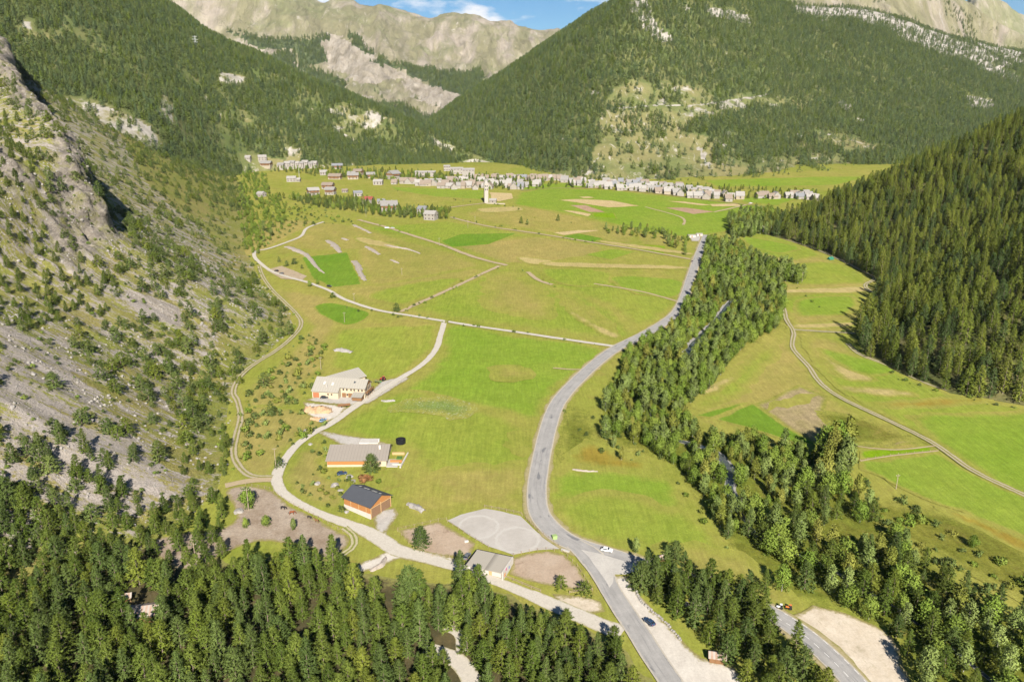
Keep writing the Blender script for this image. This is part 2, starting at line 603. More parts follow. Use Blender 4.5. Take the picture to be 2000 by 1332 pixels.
def loft(cols, nu, nv, ridge_rows=1, back=None):
    """cols: list of columns, each a list of (px, py, Y) from the foot up to the ridge; a back slope is added behind the ridge"""
    A = []
    for c in cols:
        col = [np.array(PD(*q)) for q in c]
        top = col[-1]
        col.append(top + np.array([0, back[0], -back[0] * back[1]]))
        A.append(col)
    A = np.array(A)
    k = A.shape[1]
    G = catmull(A, nu)
    G = np.swapaxes(G, 0, 1)
    u0 = (k - 2) / (k - 1)
    nback = max(4, int(nv * 0.12))
    nf = nv - nback
    # sample rows so that the ridge is a grid row
    tt = np.concatenate([np.linspace(0, k - 2, nf), np.linspace(k - 2, k - 1, nback + 1)[1:]])
    i = np.clip(np.floor(tt).astype(int), 0, k - 2)
    u = (tt - i)[:, None, None]
    p0, p1, p2, p3 = G[np.maximum(i - 1, 0)], G[i], G[i + 1], G[np.minimum(i + 2, k - 1)]
    H = p1 + 0.5 * u * (p2 - p0 + u * (2 * p0 - 5 * p1 + 4 * p2 - p3 + u * (3 * (p1 - p2) + p3 - p0)))
    H[tt >= k - 2] = (p1 + u * (p2 - p1))[tt >= k - 2]
    vv = tt / (k - 2)
    P = np.swapaxes(H, 0, 1)          # (nu, nv, 3)
    return P, np.broadcast_to(vv[None, :], P.shape[:2])

# left forested mountain
P, v = loft([[(-500, 520, 620), (-500, 150, 900), (-500, -420, 1400)],
             [(-150, 470, 680), (-120, 180, 980), (-100, -330, 1560)],
             [(130, 430, 780), (130, 190, 1080), (140, -170, 1680)],
             [(300, 410, 950), (290, 190, 1200), (260, -40, 1720)],
             [(420, 372, 1180), (370, 190, 1350), (345, 22, 1780)],
             [(480, 356, 1290), (440, 200, 1440), (420, 74, 1770)],
             [(560, 345, 1340), (530, 225, 1480), (520, 118, 1750)],
             [(640, 342, 1370), (610, 250, 1500), (600, 160, 1730)],
             [(720, 339, 1400), (690, 275, 1530), (680, 192, 1720)],
             [(800, 341, 1430), (775, 300, 1540), (765, 228, 1700)],
             [(870, 341, 1450), (850, 308, 1550), (840, 262, 1680)],
             [(930, 341, 1460), (915, 322, 1540), (905, 300, 1640)],
             [(985, 343, 1460), (970, 332, 1530), (960, 325, 1600)],
             [(1050, 347, 1450), (1040, 344, 1520), (1030, 345, 1560)]], 240, 150, back=(500, 0.45))
amp = np.clip(v * 3, 0, 1)
P[..., 2] += amp * (7 * ridged(P[..., 0] * .006 + P[..., 1] * .002, P[..., 1] * .004, 0, 4, 51) + 2.5 * fbm(P[..., 0] * .03, P[..., 1] * .03, 0, 3, 52)) - amp * 2
LM_S = Surf(P); LM_v = v
# centre-right forested mountain
P, v = loft([[(700, 335, 1950), (720, 310, 2100), (740, 292, 2450)],
             [(800, 330, 1850), (815, 280, 2080), (832, 248, 2450)],
             [(870, 337, 1680), (890, 262, 1950), (905, 194, 2380)],
             [(930, 345, 1560), (945, 250, 1850), (962, 160, 2320)],
             [(1010, 352, 1380), (1045, 225, 1680), (1062, 92, 2230)],
             [(1070, 356, 1290), (1105, 205, 1590), (1140, 41, 2150)],
             [(1130, 360, 1230), (1165, 195, 1530), (1212, -4, 2080)],
             [(1250, 362, 1210), (1255, 200, 1520), (1290, -80, 2200)],
             [(1400, 360, 1230), (1400, 205, 1600), (1420, -60, 2450)],
             [(1550, 355, 1280), (1550, 225, 1750), (1535, 6, 2750)],
             [(1700, 348, 1380), (1700, 230, 1900), (1700, 22, 3050)],
             [(1850, 345, 1500), (1850, 225, 2100), (1855, 72, 3300)],
             [(2050, 345, 1650), (2050, 220, 2400), (2050, 110, 3600)],
             [(2350, 350, 1850), (2350, 210, 2700), (2350, 120, 3900)]], 300, 170, back=(700, 0.3))
amp = np.clip(v * 4, 0, 1) * np.clip((1.02 - v) * 5, 0.25, 1)
P[..., 2] += amp * (20 * ridged(P[..., 0] * .0035 + 4, P[..., 1] * .0018, 0, 4, 61) + 5 * fbm(P[..., 0] * .02, P[..., 1] * .02, 0, 3, 62)) - amp * 6
RM_S = Surf(P); RM_v = v
# bare slopes above its tree line
P, v = loft([[(1380, 60, 3000), (1380, 0, 3400), (1390, -90, 3900)], [(1480, 60, 3000), (1480, 0, 3400), (1490, -90, 3900)], [(1600, 80, 3100), (1600, 10, 3500), (1610, -70, 3900)],
             [(1740, 90, 3200), (1740, 25, 3500), (1760, -50, 3900)], [(1840, 120, 3400), (1845, 50, 3600), (1866, 8, 3950)],
             [(1900, 130, 3500), (1905, 70, 3700), (1910, 38, 3950)], [(1960, 150, 3600), (1962, 100, 3780), (1968, 70, 3950)],
             [(2060, 170, 3700), (2060, 130, 3850), (2060, 108, 4000)], [(2300, 210, 3800), (2300, 160, 3900), (2300, 130, 4100)]], 160, 60, back=(900, 0.3))
P[..., 2] += np.clip(v * 3, 0, 1) * np.clip((1.0 - v) * 3, 0.05, 1) * 30 * ridged(P[..., 0] * .006, P[..., 1] * .003, 0, 5, 66)
RB_S = Surf(P); RB_v = v
# far peak beyond it
P, v = loft([[(1700, 120, 6500), (1700, 80, 6800), (1700, 50, 7200)], [(1840, 120, 6500), (1842, 70, 6800), (1845, 30, 7200)], [(1880, 120, 6500), (1882, 50, 6800), (1886, 12, 7200)], [(1905, 120, 6500), (1905, 45, 6800), (1908, -14, 7200)],
             [(1945, 120, 6500), (1945, 60, 6800), (1948, 8, 7200)], [(2000, 130, 6500), (2000, 80, 6800), (2000, 38, 7200)], [(2120, 140, 6500), (2120, 90, 6800), (2120, 60, 7200)]], 100, 50, back=(900, 0.5))
P[..., 2] += np.clip(v * 3, 0, 1) * np.clip((1.05 - v) * 4, 0.3, 1) * 60 * ridged(P[..., 0] * .004, P[..., 1] * .003, 0, 5, 68)
FP_S = Surf(P); FP_v = v
# far bare mountain in the middle
mcols = [(100, -120), (250, -110), (330, -90), (420, -70), (520, -60), (570, -35), (605, -8), (622, 2), (640, 8), (672, 0), (690, -2), (710, 9), (750, 11), (800, 21), (838, 35), (870, 27),
         (900, 25), (930, 30), (962, 46), (992, 44), (1012, 58), (1045, 62), (1100, 62), (1140, 66), (1260, 80), (1400, 90)]
cols = []
for x, y in mcols:
    k = np.clip((x - 300) / 700.0, 0, 1)
    cols.append([(x + 30, 330, 2500), (x + 18, 235 + 10 * k, 3000), (x + 8, 150 + 5 * k, 3700 + 300 * k), (x, y, 4900 + 900 * k)])
P, v = loft(cols, 420, 200, back=(1500, 0.35))
g1 = ridged(P[..., 0] * .0035 + P[..., 2] * .0016, P[..., 1] * .0008, 0, 6, 91)
P[..., 2] += np.clip(v * 3, 0, 1) * np.clip((1.03 - v) * 5, 0.12, 1) * (100 * g1 + 24 * fbm(P[..., 0] * .011, P[..., 1] * .008, 0, 4, 93) - 45)
P[..., 2] += np.where(v > 0.97, 10 * fbm(P[..., 0] * .02, P[..., 1] * .004, 0, 4, 97), 0)
MM_S = Surf(P); MM_v = v

def cover_px(Sf, jit, seed, sc=.006):
    qx, qy, _ = project(Sf.P)
    X, Y, Z = Sf.P[..., 0], Sf.P[..., 1], Sf.P[..., 2]
    return qx + jit * fbm(X * sc, Z * sc * 1.6, Y * sc, 5, seed), qy + 0.7 * jit * fbm(X * sc, Z * sc * 1.6, Y * sc + 9, 5, seed + 1)

# land cover traced on the mountains (bare ground, grass, forest)
BARE_R = [[(1205, 178), (1250, 160), (1330, 163), (1400, 200), (1480, 185), (1590, 190), (1560, 205), (1480, 218), (1345, 232), (1330, 262), (1420, 285), (1440, 300), (1470, 330), (1400, 375), (1130, 375), (1150, 330), (1175, 290), (1165, 250), (1185, 210)],
          [(1550, 270), (1620, 262), (1680, 268), (1740, 285), (1660, 310), (1700, 330), (1600, 350), (1480, 345), (1450, 320), (1500, 305), (1560, 315)],
          [(1010, 355), (1160, 330), (1500, 330), (1720, 330), (1720, 380), (1010, 380)]]
ROCK_R = [[(1225, 5), (1265, -5), (1300, 60), (1320, 78), (1295, 85), (1250, 45)], [(1380, 12), (1470, 28), (1460, 45), (1395, 35)], [(1540, 10), (1680, 10), (1850, 60), (2000, 100), (2000, 130), (1840, 110), (1720, 50), (1600, 30)],
          [(1845, 105), (1960, 130), (1990, 160), (1920, 140)], [(1880, 190), (1930, 185), (1945, 205), (1900, 215)]]
GRASS_L = [[(-20, 470), (-20, 30), (0, 30), (0, 470)]]
BARE_L = [[(100, 195), (175, 190), (310, 255), (320, 300), (250, 290), (150, 240)], [(300, 195), (330, 200), (345, 250), (385, 285), (360, 275), (310, 225)],
          [(30, 35), (60, 40), (60, 60), (35, 60)], [(255, 110), (285, 110), (275, 125)], [(430, 140), (475, 150), (480, 168), (430, 160)], [(655, 245), (700, 280), (690, 275), (660, 260)],
          [(560, 240), (600, 300), (580, 270)], [(840, 265), (890, 290), (880, 300), (845, 280)], [(890, 318), (935, 308), (1040, 335), (1050, 350), (950, 345)], [(960, 322), (1050, 345), (1040, 352), (960, 345)]]
FOREST_M = [[(440, 70), (520, 72), (630, 72), (645, 105), (600, 130), (545, 105), (480, 90)], [(545, 110), (600, 135), (660, 165), (700, 190), (720, 230), (600, 200), (500, 130)],
            [(665, 62), (740, 105), (800, 130), (860, 140), (930, 135), (940, 175), (930, 210), (880, 180), (800, 150), (735, 130), (680, 90)], [(700, 190), (780, 200), (850, 235), (880, 250), (800, 265), (700, 250)]]
SCAR_M = [[(450, 70), (500, 90), (545, 102), (515, 104), (470, 88)], [(628, 68), (680, 85), (735, 128), (800, 150), (870, 170), (905, 195), (870, 215), (800, 185), (790, 155), (700, 160), (650, 130), (630, 110)],
          [(560, 110), (620, 160), (640, 180), (600, 160)], [(700, 190), (730, 185), (715, 205)]]
t = NT('wooded mountainside')
p = t.pos()
c = t.mix(t.ramp(t.noise(p, 0.02, 5, 0.6), 0.4, 0.6), (0.075, 0.098, 0.030), (0.115, 0.120, 0.045))
dry = t.mix(t.ramp(t.noise(p, 0.012, 6, 0.65), 0.4, 0.6), (0.115, 0.132, 0.045), (0.175, 0.16, 0.068))
dry = t.mix(t.ramp(t.noise(t.mapv(p, (0.06, 0.02, 0.03)), 1.0, 6, 0.7, 1.5), 0.57, 0.66), dry, (0.34, 0.31, 0.26))
dry = t.val(dry, t.noise(p, 0.09, 5, 0.7), 0.75, 1.2)
c = t.mix(t.attr('bare'), c, dry)
rock = t.mix(t.ramp(t.noise(p, 0.04, 6, 0.7), 0.35, 0.65), (0.20, 0.185, 0.16), (0.36, 0.335, 0.30))
c = t.mix(t.ramp(t.math('ADD', t.attr('rock'), t.math('MULTIPLY', t.math('SUBTRACT', t.noise(p, 0.03, 5, 0.7), 0.5), 1.3)), 0.45, 0.62), c, rock)
t.color(c)
t.bump(t.noise(p, 0.15, 5, 0.7), 0.6, 4.0)
M_WOODED = t.m
t = NT('alpine slopes')
p = t.pos()
fall = t.noise(t.mapv(p, (0.0052, 0.0009, 0.0016), rot=0.2), 1.0, 7, 0.62, 0.9)
c = t.mix(t.ramp(fall, 0.41, 0.53), (0.35, 0.305, 0.25), (0.225, 0.21, 0.125))
c = t.mix(t.ramp(t.noise(p, 0.0028, 6, 0.65), 0.48, 0.64), c, (0.20, 0.205, 0.105))
c = t.mix(t.ramp(t.noise(t.mapv(p, (0.02, 0.003, 0.006)), 1.0, 6, 0.7, 1.2), 0.60, 0.72), c, (0.42, 0.385, 0.34))
scar = t.mix(t.ramp(t.noise(t.mapv(p, (0.02, 0.004, 0.01)), 1.0, 6, 0.7), 0.35, 0.65), (0.42, 0.375, 0.32), (0.24, 0.21, 0.155))
c = t.mix(t.ramp(t.math('ADD', t.attr('scar'), t.math('MULTIPLY', t.math('SUBTRACT', t.noise(p, 0.012, 6, 0.7), 0.5), 0.9)), 0.42, 0.58), c, scar)
wood = t.mix(t.ramp(t.noise(p, 0.03, 4, 0.7), 0.4, 0.6), (0.045, 0.065, 0.03), (0.10, 0.125, 0.05))
c = t.mix(t.ramp(t.math('ADD', t.attr('wood'), t.math('MULTIPLY', t.math('SUBTRACT', t.noise(p, 0.015, 6, 0.75), 0.5), 1.1)), 0.44, 0.56), c, wood)
c = t.val(c, t.noise(p, 0.01, 6, 0.7), 0.86, 1.12)
t.color(c)
t.bump(t.noise(t.mapv(p, (0.02, 0.005, 0.01)), 1.0, 8, 0.72, 0.6), 1.0, 45.0)
M_ALPINE = t.m

def cover(Sf, polys, jit, seed, sc=.006):
    qx, qy = cover_px(Sf, jit, seed, sc)
    a = np.zeros(qx.shape)
    for po in polys:
        a = np.maximum(a, inpoly(qx, qy, po))
    return a
LM_BARE = np.maximum(cover(LM_S, BARE_L, 12, 101, .02), 0)
LM_ROCK = cover(LM_S, BARE_L, 12, 101, .02) * 0.55
LM_X = fbm(LM_S.P[..., 0] * .02, LM_S.P[..., 2] * .03, LM_S.P[..., 1] * .01, 4, 159) > .47
HAMP = [(470, 300), (560, 316), (640, 322), (720, 334), (800, 337), (900, 322), (960, 330), (1060, 345), (1060, 365), (470, 365)]
LM_HAM = cover(LM_S, [HAMP], 6, 161, .02)
LM_BARE = np.maximum(np.maximum(LM_BARE, LM_X), LM_HAM); LM_ROCK = np.maximum(LM_ROCK, .5 * LM_X)
RM_BARE = cover(RM_S, BARE_R, 34, 111, .01)
RM_ROCK = cover(RM_S, ROCK_R, 16, 121, .01) * (0.5 + 0.5 * (ridged(RM_S.P[..., 0] * .02, RM_S.P[..., 1] * .01, 0, 4, 5) > -0.1))
me = LM_S.mesh('forested_mountain', flip=False); setattr_f(me, 'bare', LM_BARE); setattr_f(me, 'rock', LM_ROCK)
struct(link('forested_mountain', me, mats=[M_WOODED]))
CUT = [[(1195, 211), (1300, 204), (1345, 205), (1400, 198), (1440, 193), (1500, 184), (1500, 187), (1440, 197), (1400, 202), (1345, 208), (1300, 207), (1195, 214)], [(1358, 285), (1372, 290), (1392, 330), (1382, 332)], [(1160, 312), (1180, 300), (1150, 335), (1140, 350)]]
RM_ROCK = np.maximum(RM_ROCK, cover(RM_S, CUT, 4, 151, .02) * .7)
RM_ROCK = np.maximum(RM_ROCK, RM_BARE * .5 * (fbm(RM_S.P[..., 0] * .02, RM_S.P[..., 2] * .04, 0, 4, 155) > .30))
RM_ROCK = np.maximum(RM_ROCK, .6 * (fbm(RM_S.P[..., 0] * .012, RM_S.P[..., 2] * .022, 0, 5, 157) > .56))
me = RM_S.mesh('forested_mountain', flip=False); setattr_f(me, 'bare', np.maximum(RM_BARE, np.clip((RM_v - .9) * 8, 0, 1) * (RM_S.P[..., 0] > 900))); setattr_f(me, 'rock', RM_ROCK)
struct(link('forested_mountain', me, mats=[M_WOODED]))
for nm, sf in (('bare_mountain_ridge', RB_S), ('far_mountain_peak', FP_S)):
    me = sf.mesh(nm); z0 = np.zeros(sf.P.shape[:2]); setattr_f(me, 'scar', z0); setattr_f(me, 'wood', z0)
    struct(link(nm, me, mats=[M_ALPINE]))
MM_WOOD = cover(MM_S, FOREST_M, 34, 131, .006)
MM_SCAR = cover(MM_S, SCAR_M, 26, 141, .007)
me = MM_S.mesh('bare_mountain'); setattr_f(me, 'scar', MM_SCAR); setattr_f(me, 'wood', MM_WOOD * (1 - MM_SCAR))
struct(link('bare_mountain', me, mats=[M_ALPINE]))
# ================================================================== fields, roads, paths, water
def dens(poly, step=2.5, closed=True):
    """world points along the polygon, at most `step` metres apart"""
    out = []
    n = len(poly)
    for i in range(n if closed else n - 1):
        a, b = np.array(poly[i]), np.array(poly[(i + 1) % n])
        k = max(1, int(np.linalg.norm(b - a) / step))
        for j in range(k):
            out.append(a + (b - a) * j / k)
    if not closed:
        out.append(np.array(poly[-1]))
    return np.array(out)

def smooth_px(px, closed, n=6):
    P = np.array(px, float)
    if closed:
        P = np.concatenate([P[-1:], P, P[:2]])
        o = []
        for i in range(1, len(P) - 2):
            for u in np.linspace(0, 1, n, endpoint=False):
                p0, p1, p2, p3 = P[i - 1], P[i], P[i + 1], P[i + 2]
                o.append(p1 + .5 * u * (p2 - p0 + u * (2 * p0 - 5 * p1 + 4 * p2 - p3 + u * (3 * (p1 - p2) + p3 - p0))))
        return o
    return list(catmull(P, (len(P) - 1) * n + 1))

SHEETS = {}
def sheet(name, px, off, mat, wob=0.8, smooth=False, step=3.0, fade=0.0):
    if smooth:
        px = smooth_px(px, True)
    D = dens([WX(*p) for p in px], step)
    w = wob * fbm(D[:, 0] * .13, D[:, 1] * .13, off * 50, 4, 7)
    w2 = wob * fbm(D[:, 0] * .13 + 40, D[:, 1] * .13, off * 50, 4, 9)
    D = D + np.stack([w, w2 * 1.3], 1)
    me = bpy.data.meshes.new(name)
    vs = [(x, y, float(plane_z(y)) + off) for x, y in D]
    bm = bmesh.new()
    bv = [bm.verts.new(v) for v in vs]
    f = bm.faces.new(bv)
    f.normal_update()
    if f.normal.z < 0:
        f.normal_flip()
    if fade:
        lo_, hi_ = D.min(0), D.max(0)
        for ax in (0, 1):
            st = max(1.2, fade * 0.6, (hi_[ax] - lo_[ax]) / 40)
            for q in np.arange(lo_[ax] + st * .5, hi_[ax], st):
                no = (1, 0, 0) if ax == 0 else (0, 1, 0)
                bmesh.ops.bisect_plane(bm, geom=bm.verts[:] + bm.edges[:] + bm.faces[:], plane_co=(q, q, 0), plane_no=no)
    bmesh.ops.triangulate(bm, faces=bm.faces[:])
    bm.to_mesh(me); bm.free()
    if fade:
        Q = np.empty(len(me.vertices) * 3); me.vertices.foreach_get('co', Q); Q = Q.reshape(-1, 3)[:, :2]
        A_, B_ = D, np.roll(D, -1, 0)
        e_ = B_ - A_
        tt_ = np.clip(((Q[:, None] - A_[None]) * e_[None]).sum(-1) / np.maximum((e_ ** 2).sum(-1), 1e-9)[None], 0, 1)
        dist = np.linalg.norm(A_[None] + tt_[..., None] * e_[None] - Q[:, None], axis=-1).min(1)
        setattr_f(me, 'inside', np.clip(dist / fade, 0, 1))
    return struct(link(name, me, mats=[mat]))

def ribbon(name, px, width, off, mat, wob=0.25, n=8, step=2.5):
    """px: centre line in photo pixels, or (x, y, width) rows; a strip with uv (across, metres along)"""
    ctrl = np.array([list(WX(p[0], p[1])) + [p[2] if len(p) > 2 else width] for p in px])
    C = catmull(ctrl, (len(ctrl) - 1) * n + 1)
    seg = np.linalg.norm(np.diff(C[:, :2], axis=0), axis=1)
    s = np.concatenate([[0], np.cumsum(seg)])
    m = max(8, int(s[-1] / step))
    ss = np.linspace(0, s[-1], m)
    C = np.stack([np.interp(ss, s, C[:, k]) for k in range(3)], 1)
    T = np.gradient(C[:, :2], axis=0)
    T /= np.linalg.norm(T, axis=1)[:, None]
    N = np.stack([-T[:, 1], T[:, 0]], 1)
    vs, across = [], np.linspace(-1, 1, 7)
    wl = 1 + wob * fbm(ss * .16, 0, off * 9, 3, 3)
    wr = 1 + wob * fbm(ss * .16, 7, off * 9, 3, 4)
    for u in across:
        h = C[:, 2] / 2 * np.where(u < 0, wr, wl)
        q = C[:, :2] + N * (u * h)[:, None]
        vs.append(np.stack([q[:, 0], q[:, 1], plane_z(q[:, 1]) + off], 1))
    V = np.stack(vs, 0).reshape(-1, 3)
    F = grid_faces(7, m)[:, ::-1]
    me = mesh_np(name, V, F)
    uv = me.uv_layers.new(name='UVMap')
    U = np.stack([np.repeat((across + 1) / 2, m), np.tile(ss, 7)], 1)
    uv.data.foreach_set('uv', U[F.ravel()].astype(np.float32).ravel())
    if me.polygons[0].normal.z < 0:
        me.flip_normals()
    o = struct(link(name, me, mats=[mat]))
    return o

# ---- field materials
GREEN = meadow_mat('lush meadow', (0.126, 0.202, 0.020), (0.176, 0.216, 0.034), 0.5, 0.18)
GREEN2 = meadow_mat('mown meadow', (0.142, 0.200, 0.024), (0.202, 0.216, 0.040), 0.5, 0.18, stripes=0.08)
DEEP = meadow_mat('irrigated green', (0.085, 0.170, 0.016), (0.120, 0.182, 0.022), 0.5, 0.2, stripes=0.06)
VIVID = meadow_mat('young crop', (0.12, 0.22, 0.008), (0.15, 0.22, 0.012), 0.5, 0.2)
YELLOW = meadow_mat('dry grass', (0.165, 0.175, 0.036), (0.25, 0.210, 0.064), 0.46, 0.15, brown=(0.205, 0.165, 0.055))
DRY = meadow_mat('dry rough grass', (0.19, 0.18, 0.05), (0.26, 0.21, 0.07), 0.5, 0.15, brown=(0.215, 0.18, 0.06))
OLIVE = meadow_mat('rough herbs', (0.095, 0.125, 0.018), (0.16, 0.15, 0.03), 0.5, 0.15, fine=(0.6, 1.3), brown=(0.17, 0.14, 0.04))
TAN = meadow_mat('stubble field', (0.34, 0.265, 0.13), (0.38, 0.30, 0.165), 0.5, 0.2)
PINK = meadow_mat('ploughed field', (0.27, 0.18, 0.12), (0.30, 0.21, 0.145), 0.5, 0.2, fine=(0.9, 1.1))
STUBBLE = meadow_mat('harvested field', (0.17, 0.155, 0.05), (0.30, 0.235, 0.14), 0.5, 0.12, fine=(0.65, 1.25))
ORANGE = meadow_mat('rusty herbs', (0.175, 0.155, 0.025), (0.22, 0.15, 0.03), 0.5, 0.15)
fo = [0.02]
def field(px, mat, wob=1.6, smooth=False, nm='field'):
    fo[0] += 0.004
    return sheet(nm, px, fo[0], mat, wob, smooth, fade=max(1.2, wob * 2.6))
# large zones first
field([(660, 640), (860, 632), (850, 680), (780, 740), (720, 745), (640, 720), (650, 670)], GREEN2, 2.5)
field([(872, 634), (1000, 652), (1190, 682), (1110, 745), (1075, 790), (1060, 830), (960, 800), (860, 790), (780, 770), (852, 700)], GREEN, 4, True)
field([(640, 840), (780, 760), (920, 790), (1050, 850), (1035, 960), (1030, 1000), (850, 960), (790, 880), (680, 855)], GREEN2, 4, True)
field([(800, 930), (1030, 900), (1030, 1005), (950, 990), (870, 1010), (790, 1020), (775, 985), (850, 960)], YELLOW, 5, True)
field([(1082, 920), (1200, 915), (1300, 930), (1350, 980), (1350, 1010), (1200, 980), (1070, 985)], GREEN, 4, True)
field([(1090, 830), (1120, 790), (1165, 830), (1200, 905), (1120, 915), (1088, 900)], OLIVE, 4, True)
field([(1095, 905), (1140, 860), (1175, 870), (1270, 900), (1260, 922), (1130, 918)], ORANGE, 4, True)
field([(1065, 985), (1200, 960), (1340, 1000), (1390, 1030), (1420, 1075), (1350, 1090), (1260, 1090), (1130, 1045), (1080, 1010)], GREEN2, 4, True)
field([(1300, 1060), (1420, 1070), (1500, 1120), (1580, 1190), (1480, 1190), (1380, 1140), (1270, 1100)], YELLOW, 4, True)
field([(790, 600), (985, 520), (1040, 548), (1200, 600), (1230, 665), (1000, 640), (880, 622)], GREEN2, 6, True)
field([(960, 530), (1040, 545), (1090, 620), (960, 610), (940, 570)], YELLOW, 8, True)
field([(1090, 570), (1140, 590), (1210, 640), (1180, 650), (1110, 610)], YELLOW, 6, True)
field([(1060, 545), (1330, 545), (1325, 605), (1240, 650), (1190, 600), (1100, 570)], GREEN2, 6, True)
field([(880, 478), (1050, 462), (1180, 480), (1180, 495), (1060, 515), (985, 515)], DRY, 3)
field([(690, 560), (960, 522), (850, 572), (785, 600), (700, 585)], YELLOW, 5, True)
field([(620, 430), (700, 440), (780, 465), (880, 490), (950, 520), (740, 560), (710, 555), (690, 490), (590, 490), (560, 500), (520, 500), (590, 450)], YELLOW, 4)
field([(500, 430), (620, 430), (590, 450), (500, 500), (460, 500)], DRY, 3)
field([(470, 760), (560, 690), (600, 640), (520, 560), (640, 575), (680, 610), (650, 660), (640, 720), (600, 760), (600, 800), (470, 800)], DRY, 4)
field([(455, 800), (600, 800), (650, 830), (580, 865), (530, 930), (480, 925), (450, 880)], DRY, 3, True)
field([(560, 900), (600, 860), (640, 850), (640, 920), (680, 960), (670, 1000), (600, 985), (555, 950)], DRY, 3, True)
field([(700, 445), (880, 432), (950, 445), (1050, 460), (880, 485), (800, 462)], GREEN2, 3)
field([(900, 415), (1020, 400), (1160, 430), (1250, 450), (1240, 480), (1100, 460), (950, 435)], YELLOW, 4)
field([(760, 365), (950, 372), (945, 390), (850, 385), (770, 372)], GREEN, 2)
field([(1010, 376), (1060, 368), (1180, 370), (1300, 382), (1500, 402), (1510, 420), (1450, 450), (1340, 466), (1240, 450), (1140, 425), (1060, 410), (1000, 400)], GREEN, 4)
field([(1010, 362), (1110, 357), (1190, 362), (1110, 370), (1020, 372)], GREEN, 2)
field([(1370, 352), (1600, 345), (1700, 345), (1640, 362), (1400, 366)], GREEN, 3)
field([(1440, 385), (1560, 388), (1520, 402), (1450, 395)], GREEN, 2)
field([(1240, 455), (1340, 462), (1330, 480), (1250, 478)], YELLOW, 2)
# the distinct strips
field([(588, 503), (680, 493), (708, 555), (650, 562), (610, 545)], DEEP, 1)
field([(612, 602), (650, 592), (722, 612), (690, 634), (655, 630)], DEEP, 1, True)
field([(860, 471), (900, 457), (1015, 455), (955, 478), (880, 483)], DEEP, 1)
field([(1095, 462), (1130, 456), (1180, 466), (1160, 474)], DEEP, 1)
field([(1250, 478), (1300, 481), (1298, 499), (1250, 490)], VIVID, 0.6)
field([(1140, 498), (1195, 486), (1242, 492), (1195, 508)], GREEN, 1)
field([(1090, 391), (1130, 389), (1195, 392), (1252, 403), (1190, 406)], TAN, 1)
field([(1130, 385), (1150, 384), (1164, 387), (1140, 388)], TAN, .6)
field([(1112, 401), (1145, 401), (1184, 415), (1150, 415)], PINK, 1)
field([(1095, 411), (1120, 412), (1156, 418), (1150, 424)], TAN, 1)
field([(1155, 417), (1200, 416), (1206, 428), (1158, 424)], VIVID, 1)
field([(1300, 393), (1335, 394), (1392, 401), (1370, 402)], TAN, .7)
field([(1385, 399), (1440, 398), (1450, 403), (1390, 404)], TAN, .7)
field([(1297, 406), (1340, 406), (1396, 414), (1355, 419)], PINK, .7)
field([(955, 376), (1000, 378), (1004, 388), (975, 394), (960, 392)], TAN, .7)
field([(1080, 455), (1130, 450), (1180, 450), (1100, 460)], TAN, .8)
# right-hand meadows
field([(1440, 458), (1490, 455), (1560, 478), (1600, 500), (1555, 520), (1520, 510), (1480, 490)], GREEN2, 2, True)
field([(1510, 512), (1600, 500), (1690, 545), (1700, 580), (1680, 650), (1560, 650), (1530, 600), (1510, 560)], YELLOW, 3)
field([(1530, 520), (1620, 512), (1680, 530), (1690, 553), (1540, 555)], GREEN2, 3, True)
field([(1520, 580), (1680, 572), (1670, 612), (1540, 610)], GREEN2, 4, True)
field([(1340, 780), (1400, 740), (1430, 705), (1540, 640), (1555, 690), (1620, 770), (1700, 820), (1860, 900), (1760, 890), (1640, 880), (1490, 800), (1430, 800), (1370, 810)], YELLOW, 3)
field([(1345, 790), (1430, 720), (1530, 655), (1500, 720), (1420, 790)], GREEN2, 4, True)
field([(1560, 655), (1660, 660), (1720, 715), (1860, 770), (2030, 800), (2060, 900), (1820, 860), (1650, 770), (1590, 720)], GREEN2, 3)
field([(1570, 660), (1650, 668), (1700, 720), (1640, 740), (1590, 700)], YELLOW, 4, True)
field([(1690, 790), (1780, 780), (1910, 775), (1930, 788), (1760, 802)], ORANGE, 3, True)
field([(1760, 810), (2060, 800), (2060, 990), (1950, 950), (1830, 868)], GREEN, 3)
field([(1470, 790), (1560, 752), (1620, 775), (1610, 800), (1700, 830), (1820, 868), (1680, 878), (1600, 880), (1530, 830)], STUBBLE, 2)
field([(1590, 800), (1680, 812), (1800, 862), (1680, 874), (1630, 860)], OLIVE, 3)
field([(1352, 812), (1440, 788), (1468, 786), (1390, 818)], DEEP, 1)
field([(1395, 820), (1470, 787), (1535, 832), (1600, 872), (1560, 868), (1460, 838)], DEEP, 1)
field([(1680, 880), (1820, 872), (1826, 884), (1680, 900)], VIVID, 1)
field([(1680, 902), (1830, 884), (1900, 925), (2040, 990), (2040, 1065), (1890, 1005), (1800, 975), (1720, 935), (1680, 915)], GREEN, 1.5)
field([(1660, 960), (1760, 980), (1900, 1010), (2040, 1075), (2040, 1200), (1900, 1130), (1780, 1070), (1690, 1010)], OLIVE, 4)
field([(1830, 995), (1890, 1005), (2040, 1070), (2040, 1100), (1960, 1060)], ORANGE, 2, True)
